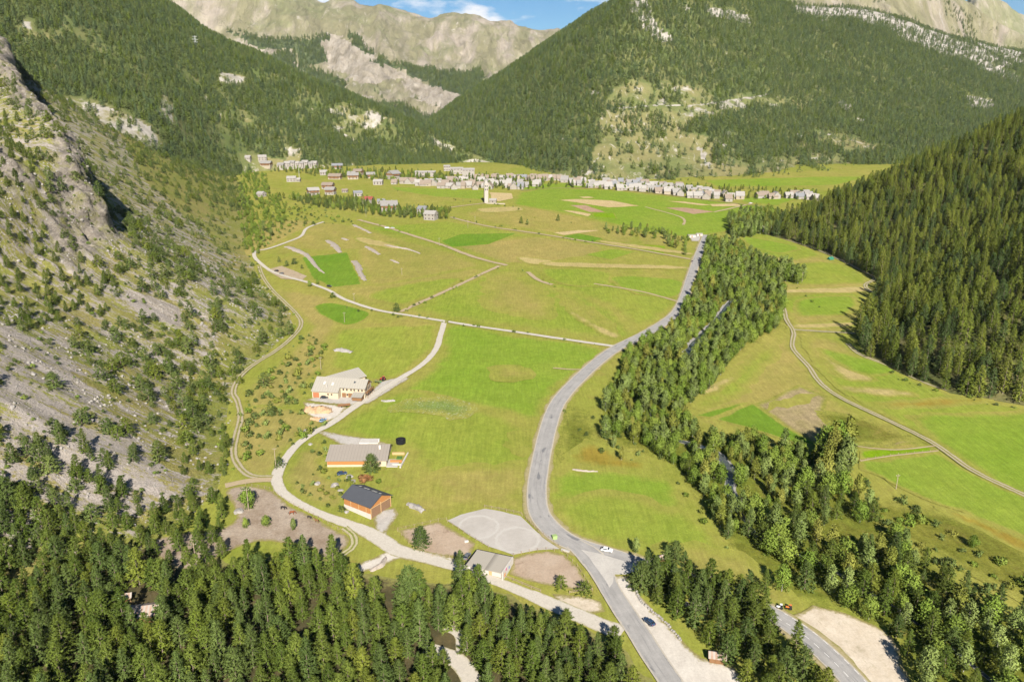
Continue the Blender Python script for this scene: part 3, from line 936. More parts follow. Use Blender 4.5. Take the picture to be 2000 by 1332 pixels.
# straw strips and faint parcels
STRAW = meadow_mat('straw strip', (0.27, 0.225, 0.085), (0.33, 0.27, 0.12), 0.5, 0.16)
for q in ([(1010, 502), (1075, 508), (1085, 518), (1030, 516)], [(1080, 512), (1340, 520), (1338, 527), (1090, 522)], [(1105, 600), (1180, 640), (1215, 655), (1190, 660), (1120, 620)], [(1440, 488), (1520, 502), (1525, 510), (1450, 500)],
          [(1525, 566), (1690, 560), (1692, 572), (1528, 574)], [(1545, 634), (1672, 628), (1668, 640), (1550, 643)], [(1600, 690), (1660, 720), (1720, 745), (1650, 742)], [(1630, 752), (1760, 762), (1790, 776), (1670, 770)], [(1345, 770), (1400, 742), (1450, 735), (1390, 770)],
          [(930, 408), (1010, 404), (1020, 412), (950, 416)], [(700, 462), (780, 480), (770, 488), (700, 474)], [(1180, 470), (1340, 492), (1338, 498), (1185, 478)]):
    field(q, STRAW, 2.2, True)
for q, m_ in (([(720, 575), (860, 545), (900, 552), (790, 595)], GREEN2), ([(1060, 525), (1190, 532), (1180, 560), (1090, 555)], GREEN2), ([(1190, 540), (1330, 548), (1326, 580), (1240, 575)], GREEN), ([(1600, 680), (1760, 720), (1700, 735), (1640, 715)], GREEN), ([(1450, 462), (1560, 482), (1530, 496), (1470, 484)], GREEN), ([(1560, 585), (1665, 580), (1660, 612), (1560, 618)], GREEN)):
    field(q, m_, 2.5, True)
# small worn patches
for q in ([(990, 845), (1030, 840), (1038, 862), (1010, 870)], [(985, 868), (1035, 875), (1030, 890), (1000, 888)], [(960, 715), (1030, 720), (1040, 740), (970, 745)],
          [(850, 790), (900, 785), (935, 800), (870, 805)], [(1490, 800), (1560, 770), (1600, 775), (1560, 790)]):
    field(q, YELLOW, 5, True)
UMBEL = meadow_mat('meadow with pale umbels', (0.105, 0.165, 0.03), (0.15, 0.18, 0.05), 0.5, 0.2)
_t = UMBEL.node_tree; _b = next(n for n in _t.nodes if n.type == 'BSDF_PRINCIPLED'); _src = _b.inputs['Base Color'].links[0].from_socket
_n = _t.nodes.new('ShaderNodeTexNoise'); _n.inputs['Scale'].default_value = .9; _n.inputs['Detail'].default_value = 5; _n.inputs['Roughness'].default_value = .8
_g = next(n for n in _t.nodes if n.type == 'NEW_GEOMETRY'); _t.links.new(_g.outputs['Position'], _n.inputs['Vector'])
_r = _t.nodes.new('ShaderNodeValToRGB'); _r.color_ramp.elements[0].position = .56; _r.color_ramp.elements[1].position = .66; _t.links.new(_n.outputs['Fac'], _r.inputs['Fac'])
_m = _t.nodes.new('ShaderNodeMix'); _m.data_type = 'RGBA'; _t.links.new(_r.outputs['Color'], _m.inputs[0]); _t.links.new(_src, _m.inputs[6]); _m.inputs[7].default_value = (.30, .34, .27, 1); _t.links.new(_m.outputs[2], _b.inputs['Base Color'])
field([(765, 792), (830, 775), (905, 778), (935, 800), (890, 818), (820, 812), (775, 806)], UMBEL, 4, True)
# ---- bare ground
def loose(name, c1, c2, scale, lo=.85, hi=1.1, third=None, verge=(0.20, 0.175, 0.065)):
    """loose ground whose border frays into dry grass"""
    t = NT(name); p = t.pos()
    c = t.mix(t.ramp(t.noise(p, scale, 5, .65), .36, .64), c1, c2)
    if third:
        c = t.mix(t.ramp(t.noise(p, scale * 1.4, 5, .7, .6), .57, .74), c, third)
    c = t.val(c, t.noise(t.mapv(p, (.6, .12, 1), rot=.7), 1.0, 4, .6), .93, 1.06)
    c = t.val(c, t.noise(p, 1.4, 3, .7), lo, hi)
    e = t.math('ADD', t.attr('inside'), t.math('MULTIPLY', t.math('SUBTRACT', t.noise(p, .45, 5, .75), .5), 1.5))
    c = t.mix(t.ramp(e, .12, .5), t.val(verge, t.noise(p, .8, 4, .7), .7, 1.2), c)
    t.color(c); t.b.inputs['Roughness'].default_value = .95
    return t.m
GRAVEL = loose('pale gravel', (0.40, 0.365, 0.32), (0.46, 0.425, 0.375), .2)
GRAVEL2 = loose('grey gravel', (0.31, 0.29, 0.265), (0.37, 0.345, 0.315), .25)
SANDY = loose('sandy ground', (0.40, 0.34, 0.26), (0.46, 0.40, 0.32), .2, third=(0.27, 0.24, 0.16))
EARTH = loose('paddock earth', (0.285, 0.215, 0.155), (0.34, 0.27, 0.205), .12, third=(0.20, 0.145, 0.10))
TRAMPLED = loose('trampled earth', (0.19, 0.142, 0.10), (0.295, 0.243, 0.19), .09, .7, 1.2, third=(0.30, 0.255, 0.205))
t = NT('arena sand'); p = t.pos()
c = t.mix(t.ramp(t.noise(p, .13, 5, .6), .36, .64), (0.31, 0.288, 0.26), (0.345, 0.322, 0.295))
for cx_, cy_, r_ in ((WX(935, 1030)[0], WX(935, 1030)[1], 7.5), (WX(1010, 1055)[0], WX(1010, 1055)[1], 8.0)):
    vd = t.n('VectorMath', operation='DISTANCE'); sp = t.n('SeparateXYZ'); t.link(p, sp.inputs[0]); cb = t.n('CombineXYZ'); t.link(sp.outputs[0], cb.inputs[0]); t.link(sp.outputs[1], cb.inputs[1])
    t.link(cb.outputs[0], vd.inputs[0]); vd.inputs[1].default_value = (cx_, cy_, 0)
    k = t.math('ABSOLUTE', t.math('SUBTRACT', t.math('ADD', vd.outputs['Value'], t.math('MULTIPLY', t.noise(p, .25, 4, .7), 3.0)), r_ + 1.5))
    c = t.mix(t.ramp(k, .2, 2.2), (0.365, 0.345, 0.315), c)
c = t.val(c, t.noise(p, .6, 4, .7), .93, 1.05); t.color(c); SAND = t.m
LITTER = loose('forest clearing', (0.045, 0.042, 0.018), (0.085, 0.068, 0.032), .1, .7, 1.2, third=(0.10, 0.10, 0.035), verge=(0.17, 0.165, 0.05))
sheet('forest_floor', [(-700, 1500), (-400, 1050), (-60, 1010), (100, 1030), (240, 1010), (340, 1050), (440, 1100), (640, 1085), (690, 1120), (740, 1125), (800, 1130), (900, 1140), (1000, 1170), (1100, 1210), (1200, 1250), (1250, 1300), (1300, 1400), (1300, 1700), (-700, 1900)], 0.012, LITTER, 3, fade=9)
sheet('river_bank', [(1380, 470), (1440, 470), (1480, 500), (1545, 545), (1540, 600), (1530, 640), (1430, 700), (1400, 750), (1340, 800), (1340, 830), (1480, 850), (1600, 885), (1660, 900), (1650, 950), (1760, 1040), (1900, 1160), (2080, 1260), (2080, 1500), (1800, 1400), (1780, 1330), (1740, 1230), (1620, 1190), (1520, 1170), (1440, 1110), (1400, 1030), (1350, 960), (1300, 900), (1210, 880), (1165, 830), (1180, 750), (1230, 690), (1310, 640), (1345, 590), (1370, 520)], 0.016, OLIVE, 3, fade=6)
PZ = 0.27
sheet('paddock', [(440, 962), (470, 950), (525, 957), (562, 985), (600, 1005), (640, 1027), (680, 1050), (672, 1075), (640, 1092), (590, 1065), (500, 1060), (430, 1085), (390, 1112), (330, 1105), (296, 1062), (340, 1045), (440, 1030), (462, 1000)], PZ, TRAMPLED, 1.2, True, fade=3.0)
sheet('paddock', [(779, 1037), (812, 1030), (856, 1020), (885, 1036), (930, 1062), (919, 1086), (880, 1088), (842, 1086), (820, 1076), (800, 1062)], PZ + .004, EARTH, .5, fade=3.0)
sheet('paddock', [(1000, 1092), (1030, 1082), (1070, 1077), (1101, 1083), (1126, 1107), (1154, 1150), (1150, 1156), (1077, 1146), (1030, 1135), (996, 1122)], PZ + .008, EARTH, .5, fade=3.0)
sheet('riding_arena', [(874, 1017), (900, 1006), (946, 994), (980, 1000), (1016, 1008), (1050, 1040), (1094, 1072), (1050, 1075), (1003, 1084), (954, 1068), (905, 1038)], PZ + .012, SAND, .3)
sheet('gravel_yard', [(1080, 1160), (1140, 1165), (1172, 1176), (1180, 1195), (1150, 1200), (1090, 1180)], PZ + .016, SANDY, .6, fade=3.2)
sheet('gravel_yard', [(1195, 1122), (1225, 1126), (1240, 1150), (1250, 1165), (1275, 1190), (1310, 1225), (1345, 1260), (1372, 1288), (1430, 1302), (1480, 1350), (1300, 1350), (1270, 1275), (1240, 1215), (1215, 1180), (1198, 1150)], PZ + .020, GRAVEL, 1.2, fade=3.2)
sheet('gravel_yard', [(1588, 1184), (1650, 1198), (1700, 1218), (1738, 1240), (1752, 1262), (1768, 1300), (1785, 1345), (1700, 1350), (1640, 1300), (1560, 1240), (1535, 1208)], PZ + .024, SANDY, 1.5, fade=3.2)
sheet('gravel_yard', [(690, 1035), (735, 1040), (775, 1062), (830, 1078), (900, 1092), (895, 1118), (830, 1102), (778, 1092), (740, 1110), (700, 1122), (660, 1128), (670, 1112), (720, 1094), (752, 1078), (740, 1060), (700, 1048)], PZ + .028, GRAVEL, .5, fade=3.2)
sheet('gravel_yard', [(728, 1012), (748, 995), (772, 992), (778, 1005), (762, 1030), (752, 1050), (735, 1045)], PZ + .032, GRAVEL2, .5, fade=3.2)
sheet('gravel_yard', [(596, 782), (640, 770), (715, 772), (745, 745), (790, 735), (800, 740), (720, 790), (690, 792), (640, 790)], PZ + .036, GRAVEL2, .5, fade=3.2)
sheet('gravel_yard', [(592, 786), (640, 790), (680, 796), (660, 815), (640, 825), (600, 812)], PZ + .040, GRAVEL, .8, fade=3.2)
sheet('driveway', [(618, 845), (632, 842), (660, 848), (705, 855), (735, 860), (760, 868), (700, 872), (668, 870), (640, 856)], PZ + .044, GRAVEL2, .3, fade=3.2)
sheet('gravel_yard', [(520, 528), (550, 520), (600, 540), (590, 548), (550, 545)], PZ + .048, simple('dirt', (0.26, 0.20, 0.13), (0.33, 0.27, 0.19), .3, fine=1.5), .5)
sheet('gravel_yard', [(1345, 462), (1362, 456), (1384, 462), (1378, 472), (1350, 472)], PZ + .052, GRAVEL2, .5, fade=3.2)
sheet('gravel_yard', [(1362, 512), (1388, 508), (1378, 528), (1362, 530)], PZ + .056, GRAVEL2, .5, fade=3.2)

# ---- tracks
def track_mat(name, gravel, grass, ruts=True):
    t = NT(name)
    u = t.n('UVMap').outputs[0]
    sep = t.n('SeparateXYZ'); t.link(u, sep.inputs[0])
    p = t.pos()
    g = t.val(t.mix(t.noise(p, 0.4, 4, 0.7), gravel, tuple(x * 0.8 for x in gravel)), t.noise(p, 1.5, 3, .7), 0.85, 1.12)
    d = t.math('ABSOLUTE', t.math('SUBTRACT', sep.outputs[0], 0.5))          # 0 centre .. 0.5 edge
    nz = t.math('MULTIPLY', t.math('SUBTRACT', t.noise(p, 0.5, 5, 0.7), 0.5), 0.35)
    if ruts:
        k = t.math('ABSOLUTE', t.math('SUBTRACT', d, 0.27))
        f = t.ramp(t.math('ADD', k, nz), 0.10, 0.19)
    else:
        f = t.ramp(t.math('ADD', d, nz), 0.40, 0.52)
    c = t.mix(f, g, t.val(grass, t.noise(p, 1.2, 4, .7), .75, 1.2) if isinstance(grass, tuple) else grass)
    t.color(c)
    return t.m
RUT = track_mat('two rut track', (0.33, 0.285, 0.20), (0.165, 0.16, 0.04))
RUTG = track_mat('two rut grassy track', (0.36, 0.32, 0.20), (0.15, 0.165, 0.035))
FARM = track_mat('gravel farm track', (0.43, 0.395, 0.34), (0.22, 0.20, 0.09), False)
DIRT = track_mat('dirt path', (0.34, 0.27, 0.17), (0.21, 0.18, 0.06), False)
to = [0.38]
def track(px, w, mat, wob=0.2, nm='farm_track'):
    to[0] += 0.006
    return ribbon(nm, px, w, to[0], mat, wob)
track([(1206, 678), (1100, 663), (1000, 648), (930, 638), (868, 628), (800, 617), (740, 607), (690, 592), (662, 580), (645, 569), (625, 561), (600, 552), (560, 541), (530, 530), (510, 516), (497, 502), (500, 491), (522, 487), (560, 474), (588, 462), (600, 446), (632, 434)], 3.6, FARM)
track([(868, 628, 4), (862, 650, 4), (850, 685, 4), (822, 715, 4), (780, 741, 4.5), (740, 766, 5), (700, 790, 5), (650, 826, 4.5), (610, 848, 4.2), (580, 870, 4), (558, 897, 4.2), (545, 920, 5), (540, 940, 5), (555, 965, 4.5), (590, 988, 4.2), (640, 1010, 4.6), (700, 1032, 5.5), (740, 1052, 7), (775, 1075, 7), (830, 1090, 6), (890, 1108, 5), (960, 1133, 4.5), (1020, 1157, 5), (1080, 1182, 6), (1140, 1207, 6.5), (1215, 1238, 7)], 4, FARM)
track([(532, 933), (490, 930), (466, 910), (456, 885), (462, 850), (470, 815), (464, 785), (456, 765), (470, 735), (500, 710), (540, 685), (570, 660), (588, 635), (580, 615), (555, 590), (530, 565), (513, 540), (506, 520)], 3.4, RUT)
track([(440, 950), (490, 940), (530, 938)], 4, DIRT)
track([(975, 520), (930, 541), (880, 565), (820, 592), (782, 610)], 4, DIRT, .4, 'field_path')
track([(700, 430), (760, 446), (800, 459), (860, 478), (930, 504), (990, 519)], 5, DIRT, .4, 'field_path')
track([(1030, 532), (1052, 548), (1078, 557)], 4, DIRT, .4, 'field_path')
track([(880, 425), (950, 442), (1050, 457), (1150, 473), (1250, 489), (1348, 507)], 4, DIRT, .3, 'field_path')
track([(1160, 555), (1250, 570), (1325, 590)], 2.5, DIRT, .4, 'field_path')
track([(1493, 535), (1510, 580), (1530, 602), (1536, 625), (1550, 650), (1548, 680), (1578, 715), (1605, 752), (1650, 782), (1720, 815), (1820, 865), (1900, 920), (2010, 972), (2100, 1010)], 3.4, RUT)
track([(1552, 645), (1600, 648), (1640, 650), (1690, 654)], 3, RUT)
track([(1500, 455), (1540, 470), (1590, 486), (1630, 503), (1690, 533), (1708, 545), (1690, 558), (1702, 572)], 3.4, RUT)
track([(1655, 672), (1680, 693), (1740, 717), (1800, 745), (1860, 764), (2010, 790), (2100, 800)], 3.2, RUT)
track([(1260, 405), (1330, 425), (1335, 440)], 3, DIRT, .4, 'field_path')
track([(1395, 415), (1440, 405), (1470, 398)], 4, DIRT, .3, 'field_path')
track([(850, 410), (910, 402), (950, 397)], 4, DIRT, .3, 'field_path')
track([(1018, 373), (1060, 369), (1120, 368), (1180, 369), (1300, 381), (1400, 394), (1500, 405)], 4.5, GRAVEL2, .1, 'village_road')
track([(660, 1090), (690, 1070), (690, 1048), (672, 1032)], 3, RUTG, .2)
track([(830, 1270), (890, 1290), (915, 1320), (930, 1360), (940, 1400)], 6, FARM, .2)
track([(870, 1225), (895, 1240), (905, 1275)], 4, FARM, .3)
track([(1385, 1142), (1420, 1146), (1450, 1148)], 3, RUT)
track([(1640, 868), (1740, 880), (1828, 872)], 1.0, DIRT, .4, 'field_path')
track([(1680, 902), (1740, 892), (1832, 882)], 1.0, DIRT, .4, 'field_path')

# ---- asphalt
track([(1172, 722), (1120, 723), (1080, 720)], 1.5, DIRT, .5, 'field_path')
t = NT('worn asphalt')
u = t.n('UVMap').outputs[0]
sep = t.n('SeparateXYZ'); t.link(u, sep.inputs[0])
p = t.pos()
c = t.mix(t.ramp(t.noise(p, 0.22, 5, 0.6), 0.35, 0.65), (0.225, 0.217, 0.208), (0.27, 0.26, 0.248))
d = t.math('ABSOLUTE', t.math('SUBTRACT', sep.outputs[0], 0.5))
along = t.noise(t.mapv(u, (9.0, 0.05, 1)), 1.0, 4, 0.6)
c = t.mix(t.ramp(along, 0.55, 0.72), c, (0.165, 0.162, 0.162))
patch = t.noise(t.mapv(u, (3.0, 0.12, 1)), 1.0, 2, 0.3)
c = t.mix(t.ramp(patch, 0.68, 0.72), c, (0.14, 0.14, 0.143))
wheel = t.ramp(t.math('ABSOLUTE', t.math('SUBTRACT', d, 0.2)), 0.03, 0.09, (1.06, 1.06, 1.06), (1, 1, 1))
c = t.mix(1.0, c, wheel, 'MULTIPLY')
edge = t.ramp(t.math('ADD', d, t.math('MULTIPLY', t.math('SUBTRACT', t.noise(p, 0.6, 4, .7), .5), .16)), 0.415, 0.45)
c = t.mix(edge, c, (0.33, 0.30, 0.25))
c = t.val(c, t.noise(p, 2.0, 3, 0.7), 0.9, 1.08)
t.color(c)
ASPH = t.m
ROADPX = [(1379, 460, 7.4), (1372, 480, 7.4), (1362, 505, 7.4), (1350, 540, 7.4), (1337, 580, 7.4), (1318, 615, 7.6), (1270, 648, 7.8), (1205, 681, 7.8), (1165, 710, 7.8), (1122, 750, 8), (1092, 785, 8.2), (1076, 820, 8.4), (1063, 870, 8.4), (1053, 920, 8.4), (1048, 965, 8.4), (1054, 1005, 8.6), (1080, 1038, 9), (1112, 1060, 9), (1150, 1074, 8.5), (1190, 1085, 8), (1260, 1107, 7.5), (1340, 1133, 7.2), (1430, 1163, 7.2), (1500, 1197, 7.4), (1560, 1235, 7.6), (1625, 1290, 7.8), (1690, 1360, 8), (1740, 1420, 8)]
VERGE = track_mat('dry verge', (0.30, 0.255, 0.14), (0.19, 0.175, 0.055), False)
ribbon('road_verge', [(a, b, c + 3.0) for a, b, c in ROADPX], 10, 0.36, VERGE, .22)
ribbon('road', ROADPX, 8, 0.62, ASPH, 0.03)
ribbon('road', [(1120, 1063, 7), (1150, 1085, 10), (1172, 1115, 9), (1190, 1150, 7.5), (1215, 1190, 7.5), (1245, 1235, 7.5), (1280, 1290, 7.5), (1310, 1335, 7.5), (1350, 1400, 7.5)], 8, 0.628, ASPH, 0.05)
sheet('road_junction', [(1135, 1076), (1200, 1092), (1262, 1111), (1222, 1124), (1198, 1124), (1197, 1140), (1190, 1150), (1168, 1115), (1150, 1090)], 0.636, simple('junction asphalt', (0.33, 0.312, 0.288), (0.39, 0.368, 0.335), .2, fine=1.5, lo=.9, hi=1.08), .4)
# painted dashes on the lower road
mb = MB()
dash = catmull(np.array([WX(1524, 1202), WX(1580, 1238), WX(1645, 1296), WX(1700, 1355)]), 60)
for k in range(2, 56, 6):
    a, b = dash[k], dash[k + 3]
    d = (b - a) / np.linalg.norm(b - a); n = np.array([-d[1], d[0]]) * 0.09 + 0
    for o_ in (1.3, -2.3):
        q = [a + n + np.array([-d[1], d[0]]) * o_, a - n + np.array([-d[1], d[0]]) * o_, b - n + np.array([-d[1], d[0]]) * o_, b + n + np.array([-d[1], d[0]]) * o_]
        mb.poly([(x, y, float(plane_z(y)) + 0.645) for x, y in q])
struct(mb.build('road_markings', simple('road paint', (0.62, 0.61, 0.58), (0.45, 0.44, 0.42), 2.0)))
# ---- river
t = NT('river water'); p = t.pos()
c = t.mix(t.ramp(t.noise(p, 0.35, 5, 0.7, 1.0), 0.58, 0.78), (0.055, 0.065, 0.066), (0.24, 0.25, 0.255))
t.color(c); t.b.inputs['Roughness'].default_value = 0.25; t.b.inputs['Specular IOR Level'].default_value = 0.5
t.bump(t.noise(p, 0.8, 4, .7), .6, .2); WATER = t.m
PEB = simple('river pebbles', (0.19, 0.18, 0.165), (0.29, 0.28, 0.26), .35, fine=1.0, lo=.7, hi=1.2)
riv = [(1405, 500, 2), (1450, 530, 2), (1440, 570, 3), (1408, 620, 6), (1372, 660, 6.5), (1342, 690, 5), (1290, 750, 2.5), (1275, 800, 2), (1300, 850, 2), (1390, 880, 3), (1425, 920, 3.4), (1425, 960, 3), (1450, 1010, 1.6), (1500, 1060, 1.1), (1600, 1100, 1), (1720, 1170, 1), (1850, 1260, 1), (1950, 1340, 1)]
ribbon('river_bed', [(a, b, c * 1.4) for a, b, c in riv], 10, 0.10, PEB, .6)
ribbon('river', riv, 8, 0.14, WATER, .35)
# ================================================================== trees
def foliage(name, c1, c2, var=0.18, sc=0.5):
    t = NT(name)
    oi = t.n('ObjectInfo')
    v = t.objco()
    n = t.noise(v, sc, 3, 0.6)
    f = t.math('ADD', t.math('MULTIPLY', oi.outputs['Random'], 0.55), t.math('MULTIPLY', n, 0.45))
    c = t.mix(t.ramp(f, 0.2, 0.8), c1, c2)
    r2 = t.math('FRACT', t.math('MULTIPLY', oi.outputs['Random'], 7.31))
    c = t.mix(1.0, c, t.ramp(r2, 0, 1, (1 - var,) * 3, (1 + var,) * 3), 'MULTIPLY')
    t.color(c)
    t.b.inputs['Roughness'].default_value = 0.8
    t.b.inputs['Specular IOR Level'].default_value = 0.12
    return t.m

BARK = simple('grey brown bark', (0.13, 0.10, 0.075), (0.20, 0.165, 0.13), 3.0, obj=True)
BARKW = simple('white birch bark', (0.40, 0.385, 0.35), (0.17, 0.155, 0.14), 2.0, obj=True)
F_PINE = foliage('pine needles', (0.0624, 0.0952, 0.0148), (0.1030, 0.1326, 0.0234))
F_PINEB = foliage('blue green pine needles', (0.0593, 0.0905, 0.0218), (0.0905, 0.1232, 0.0312))
F_PINEY = foliage('yellow green pine needles', (0.0935, 0.1275, 0.0170), (0.1403, 0.1615, 0.0255))
F_LARCH = foliage('larch needles', (0.0924, 0.1250, 0.0176), (0.1584, 0.1778, 0.0299))
F_SPRUCE = foliage('spruce needles', (0.0510, 0.0808, 0.0221), (0.0808, 0.1148, 0.0340))
F_FAR = foliage('distant conifer needles', (0.0680, 0.1000, 0.0304), (0.1200, 0.1456, 0.0464), 0.25)
F_FARB = foliage('distant blue conifer needles', (0.0600, 0.0944, 0.0400), (0.0944, 0.1264, 0.0528), 0.25)
F_LEAF = foliage('green leaves', (0.1103, 0.1701, 0.0231), (0.1733, 0.2226, 0.0378))
F_GREY = foliage('grey green leaves', (0.1180, 0.1620, 0.0400), (0.1700, 0.2120, 0.0600))
F_YELL = foliage('yellowing leaves', (0.150, 0.175, 0.028), (0.20, 0.20, 0.042))
F_SCRUB = foliage('scrub needles', (0.0675, 0.0990, 0.0252), (0.1125, 0.1422, 0.0378))
F_RUST = foliage('rusty leaves', (0.19, 0.085, 0.035), (0.25, 0.14, 0.06))

def tri_spray(C, D, Lm, Wd, rng, spread=0.6, up=0.3):
    """one thin triangle per row: root at C, pointing roughly along D"""
    n = len(C)
    d = D + spread * rng.normal(size=(n, 3))
    d[:, 2] += up
    d /= np.linalg.norm(d, axis=1)[:, None] + 1e-9
    s = np.cross(d, rng.normal(size=(n, 3)))
    s /= np.linalg.norm(s, axis=1)[:, None] + 1e-9
    Lr = (Lm * rng.uniform(.7, 1.3, n))[:, None]
    Wr = (Wd * rng.uniform(.7, 1.3, n))[:, None]
    V = np.stack([C - s * Wr * .5, C + s * Wr * .5, C + d * Lr], 1).reshape(-1, 3)
    return V

def round_normals(me, V, C0, mixf=0.45):
    """shade a crown of many small faces as one rounded body: vertex normals lean outwards"""
    T = V.reshape(-1, 3, 3)
    fn = np.cross(T[:, 1] - T[:, 0], T[:, 2] - T[:, 0]); fn /= np.linalg.norm(fn, axis=1)[:, None] + 1e-9
    ce = T.mean(1)
    o = ce - C0(ce); o /= np.linalg.norm(o, axis=1)[:, None] + 1e-9
    fn *= np.sign((fn * o).sum(1))[:, None]
    n = o * mixf + fn * (1 - mixf); n /= np.linalg.norm(n, axis=1)[:, None] + 1e-9
    # turn faces outwards so that the normals agree with their winding
    F = np.arange(len(V)).reshape(-1, 3)
    me.polygons.foreach_set('use_smooth', np.ones(len(F), bool))
    me.normals_split_custom_set(np.repeat(n, 3, 0).astype(float).tolist())

def outward(V, C0):
    T = V.reshape(-1, 3, 3).copy()
    fn = np.cross(T[:, 1] - T[:, 0], T[:, 2] - T[:, 0])
    ce = T.mean(1)
    bad = (fn * (ce - C0(ce))).sum(1) < 0
    T[bad] = T[bad][:, [0, 2, 1]]
    return T.reshape(-1, 3)

def conifer_mesh(name, h, r, base, nb, nt, nk, Lm, Wd, seed, power=0.85, droop=0.1, lean=0.0, rag=0.25, up=0.35):
    rng = np.random.default_rng(seed)
    t = (np.arange(nb) + rng.random(nb)) / nb
    t = t ** 0.92
    az = np.arange(nb) * 2.39996 + rng.random(nb) * 0.8
    lop = 1 + 0.22 * np.sin(az + seed) * rng.random()
    R = r * (1 - t) ** power * np.minimum(1, 0.62 + t * 2.2) * rng.uniform(1 - rag, 1 + rag * 0.6, nb) * lop + 0.12
    z0 = h * (base + (1 - base) * t)
    dz = R * (-droop - 0.12 + 0.55 * t)
    fr = np.linspace(0.35, 1.0, nt) if nt > 1 else np.array([0.85])
    cx = (np.cos(az) * R)[:, None] * fr
    cy = (np.sin(az) * R)[:, None] * fr
    cz = z0[:, None] + dz[:, None] * fr
    C = np.stack([cx, cy, cz], -1).reshape(-1, 3)
    C = C + rng.normal(size=C.shape) * 0.14 * (r / 3.0)
    D = np.stack([np.cos(az), np.sin(az), dz / R * .5], -1)
    D = np.repeat(D, nt, 0)
    C = np.repeat(C, nk, 0); D = np.repeat(D, nk, 0)
    tap = np.repeat(np.repeat(0.55 + 0.45 * (1 - t), nt), nk)
    V = tri_spray(C, D, Lm * tap, Wd * tap, rng, 0.6, up)
    # leader
    top = tri_spray(np.tile([[0, 0, h * 0.97]], (5, 1)), np.tile([[0, 0, 1.0]], (5, 1)), Lm * .8, Wd * .7, rng, .35, 1)
    V = np.concatenate([V, top])
    V[:, 0] += lean * V[:, 2]
    C0 = lambda c: np.stack([0 * c[:, 0], 0 * c[:, 0], c[:, 2] - np.hypot(c[:, 0], c[:, 1]) * .5], 1)
    V = outward(V, C0)
    F = np.arange(len(V)).reshape(-1, 3)
    me = mesh_np(name, V, F)
    round_normals(me, V, C0)
    return me

def broadleaf_mesh(name, h, r, base, ncl, nl, leaf, seed, tall=1.0):
    rng = np.random.default_rng(seed)
    cz = h * (base + (1 - base) * rng.beta(1.6, 1.5, ncl))
    tt = (cz / h - base) / (1 - base)
    prof = np.sin(np.clip(tt, 0.03, 0.97) ** 0.8 * pi) ** 0.65
    rad = r * prof * np.sqrt(rng.random(ncl)) * 0.95
    az = rng.random(ncl) * 2 * pi
    K = np.stack([np.cos(az) * rad, np.sin(az) * rad, cz], 1)
    cr = r * rng.uniform(.22, .42, ncl)
    C = np.repeat(K, nl, 0)
    d = rng.normal(size=C.shape); d /= np.linalg.norm(d, axis=1)[:, None]
    rr_ = np.repeat(cr, nl) * rng.uniform(.6, 1.05, len(C))
    C = C + d * rr_[:, None] * np.array([1, 1, .85 * tall])
    V = tri_spray(C, d, leaf, leaf * .8, rng, 0.9, 0.1)
    Kc = np.repeat(np.repeat(K, nl, 0), 1, 0)
    ctr = {'c': Kc * .55 + np.array([0, 0, h * (base + .45 * (1 - base))]) * .45}
    C0 = lambda c: ctr['c']
    V = outward(V, C0)
    F = np.arange(len(V)).reshape(-1, 3)
    me = mesh_np(name, V, F)
    round_normals(me, V, C0, .6)
    return me

def trunk_mesh(name, h, r, seed=0, lean=0.0, limbs=4, crown_base=.35, reach=1.4):
    mb = MB()
    rng = np.random.default_rng(seed)
    pts = [(0, 0, -0.6)] + [(rng.normal() * .05 * i + lean * h * i / 4, rng.normal() * .05 * i, h * i / 4) for i in range(1, 5)]
    for i in range(4):
        mb.tube(pts[i], pts[i + 1], r * (1 - i * .23), r * (1 - (i + 1) * .23), 6, caps=False)
    for k in range(limbs):
        z = h * (crown_base + .5 * rng.random() * (1 - crown_base)); a = rng.random() * 6.28
        q = (lean * z, 0, z)
        mb.tube(q, (q[0] + cos(a) * reach, sin(a) * reach, z + reach * .7), r * .35, r * .1, 4, caps=False)
    me = bpy.data.meshes.new(name)
    me.from_pydata(mb.v, [], mb.f)
    me.polygons.foreach_set('use_smooth', [True] * len(mb.f))
    return me

PROTO = bpy.data.collections.new('tree kinds')      # sources for the woods, not in the scene themselves
def proto(name, crown, trunk, mc, mt):
    """one mesh: crown + trunk"""
    V = np.empty(len(crown.vertices) * 3, np.float32); crown.vertices.foreach_get('co', V); V = V.reshape(-1, 3)
    nrm = np.empty(len(crown.loops) * 3, np.float32); crown.corner_normals.foreach_get('vector', nrm)
    me = bpy.data.meshes.new(name)
    faces = [tuple(p.vertices) for p in crown.polygons]
    n = len(faces); vs = V.tolist()
    if trunk is not None:
        b = len(vs)
        vs += [tuple(v.co) for v in trunk.vertices]
        faces += [tuple(b + i for i in p.vertices) for p in trunk.polygons]
    me.from_pydata(vs, [], faces)
    me.polygons.foreach_set('material_index', [0] * n + [1] * (len(faces) - n))
    me.polygons.foreach_set('use_smooth', [True] * len(faces))
    me.update()
    nl = nrm.reshape(-1, 3).tolist() + [(0, 0, 0)] * (len(me.loops) - n * 3)
    me.normals_split_custom_set(nl)
    me.materials.append(mc); me.materials.append(mt)
    return bpy.data.objects.new(name, me)

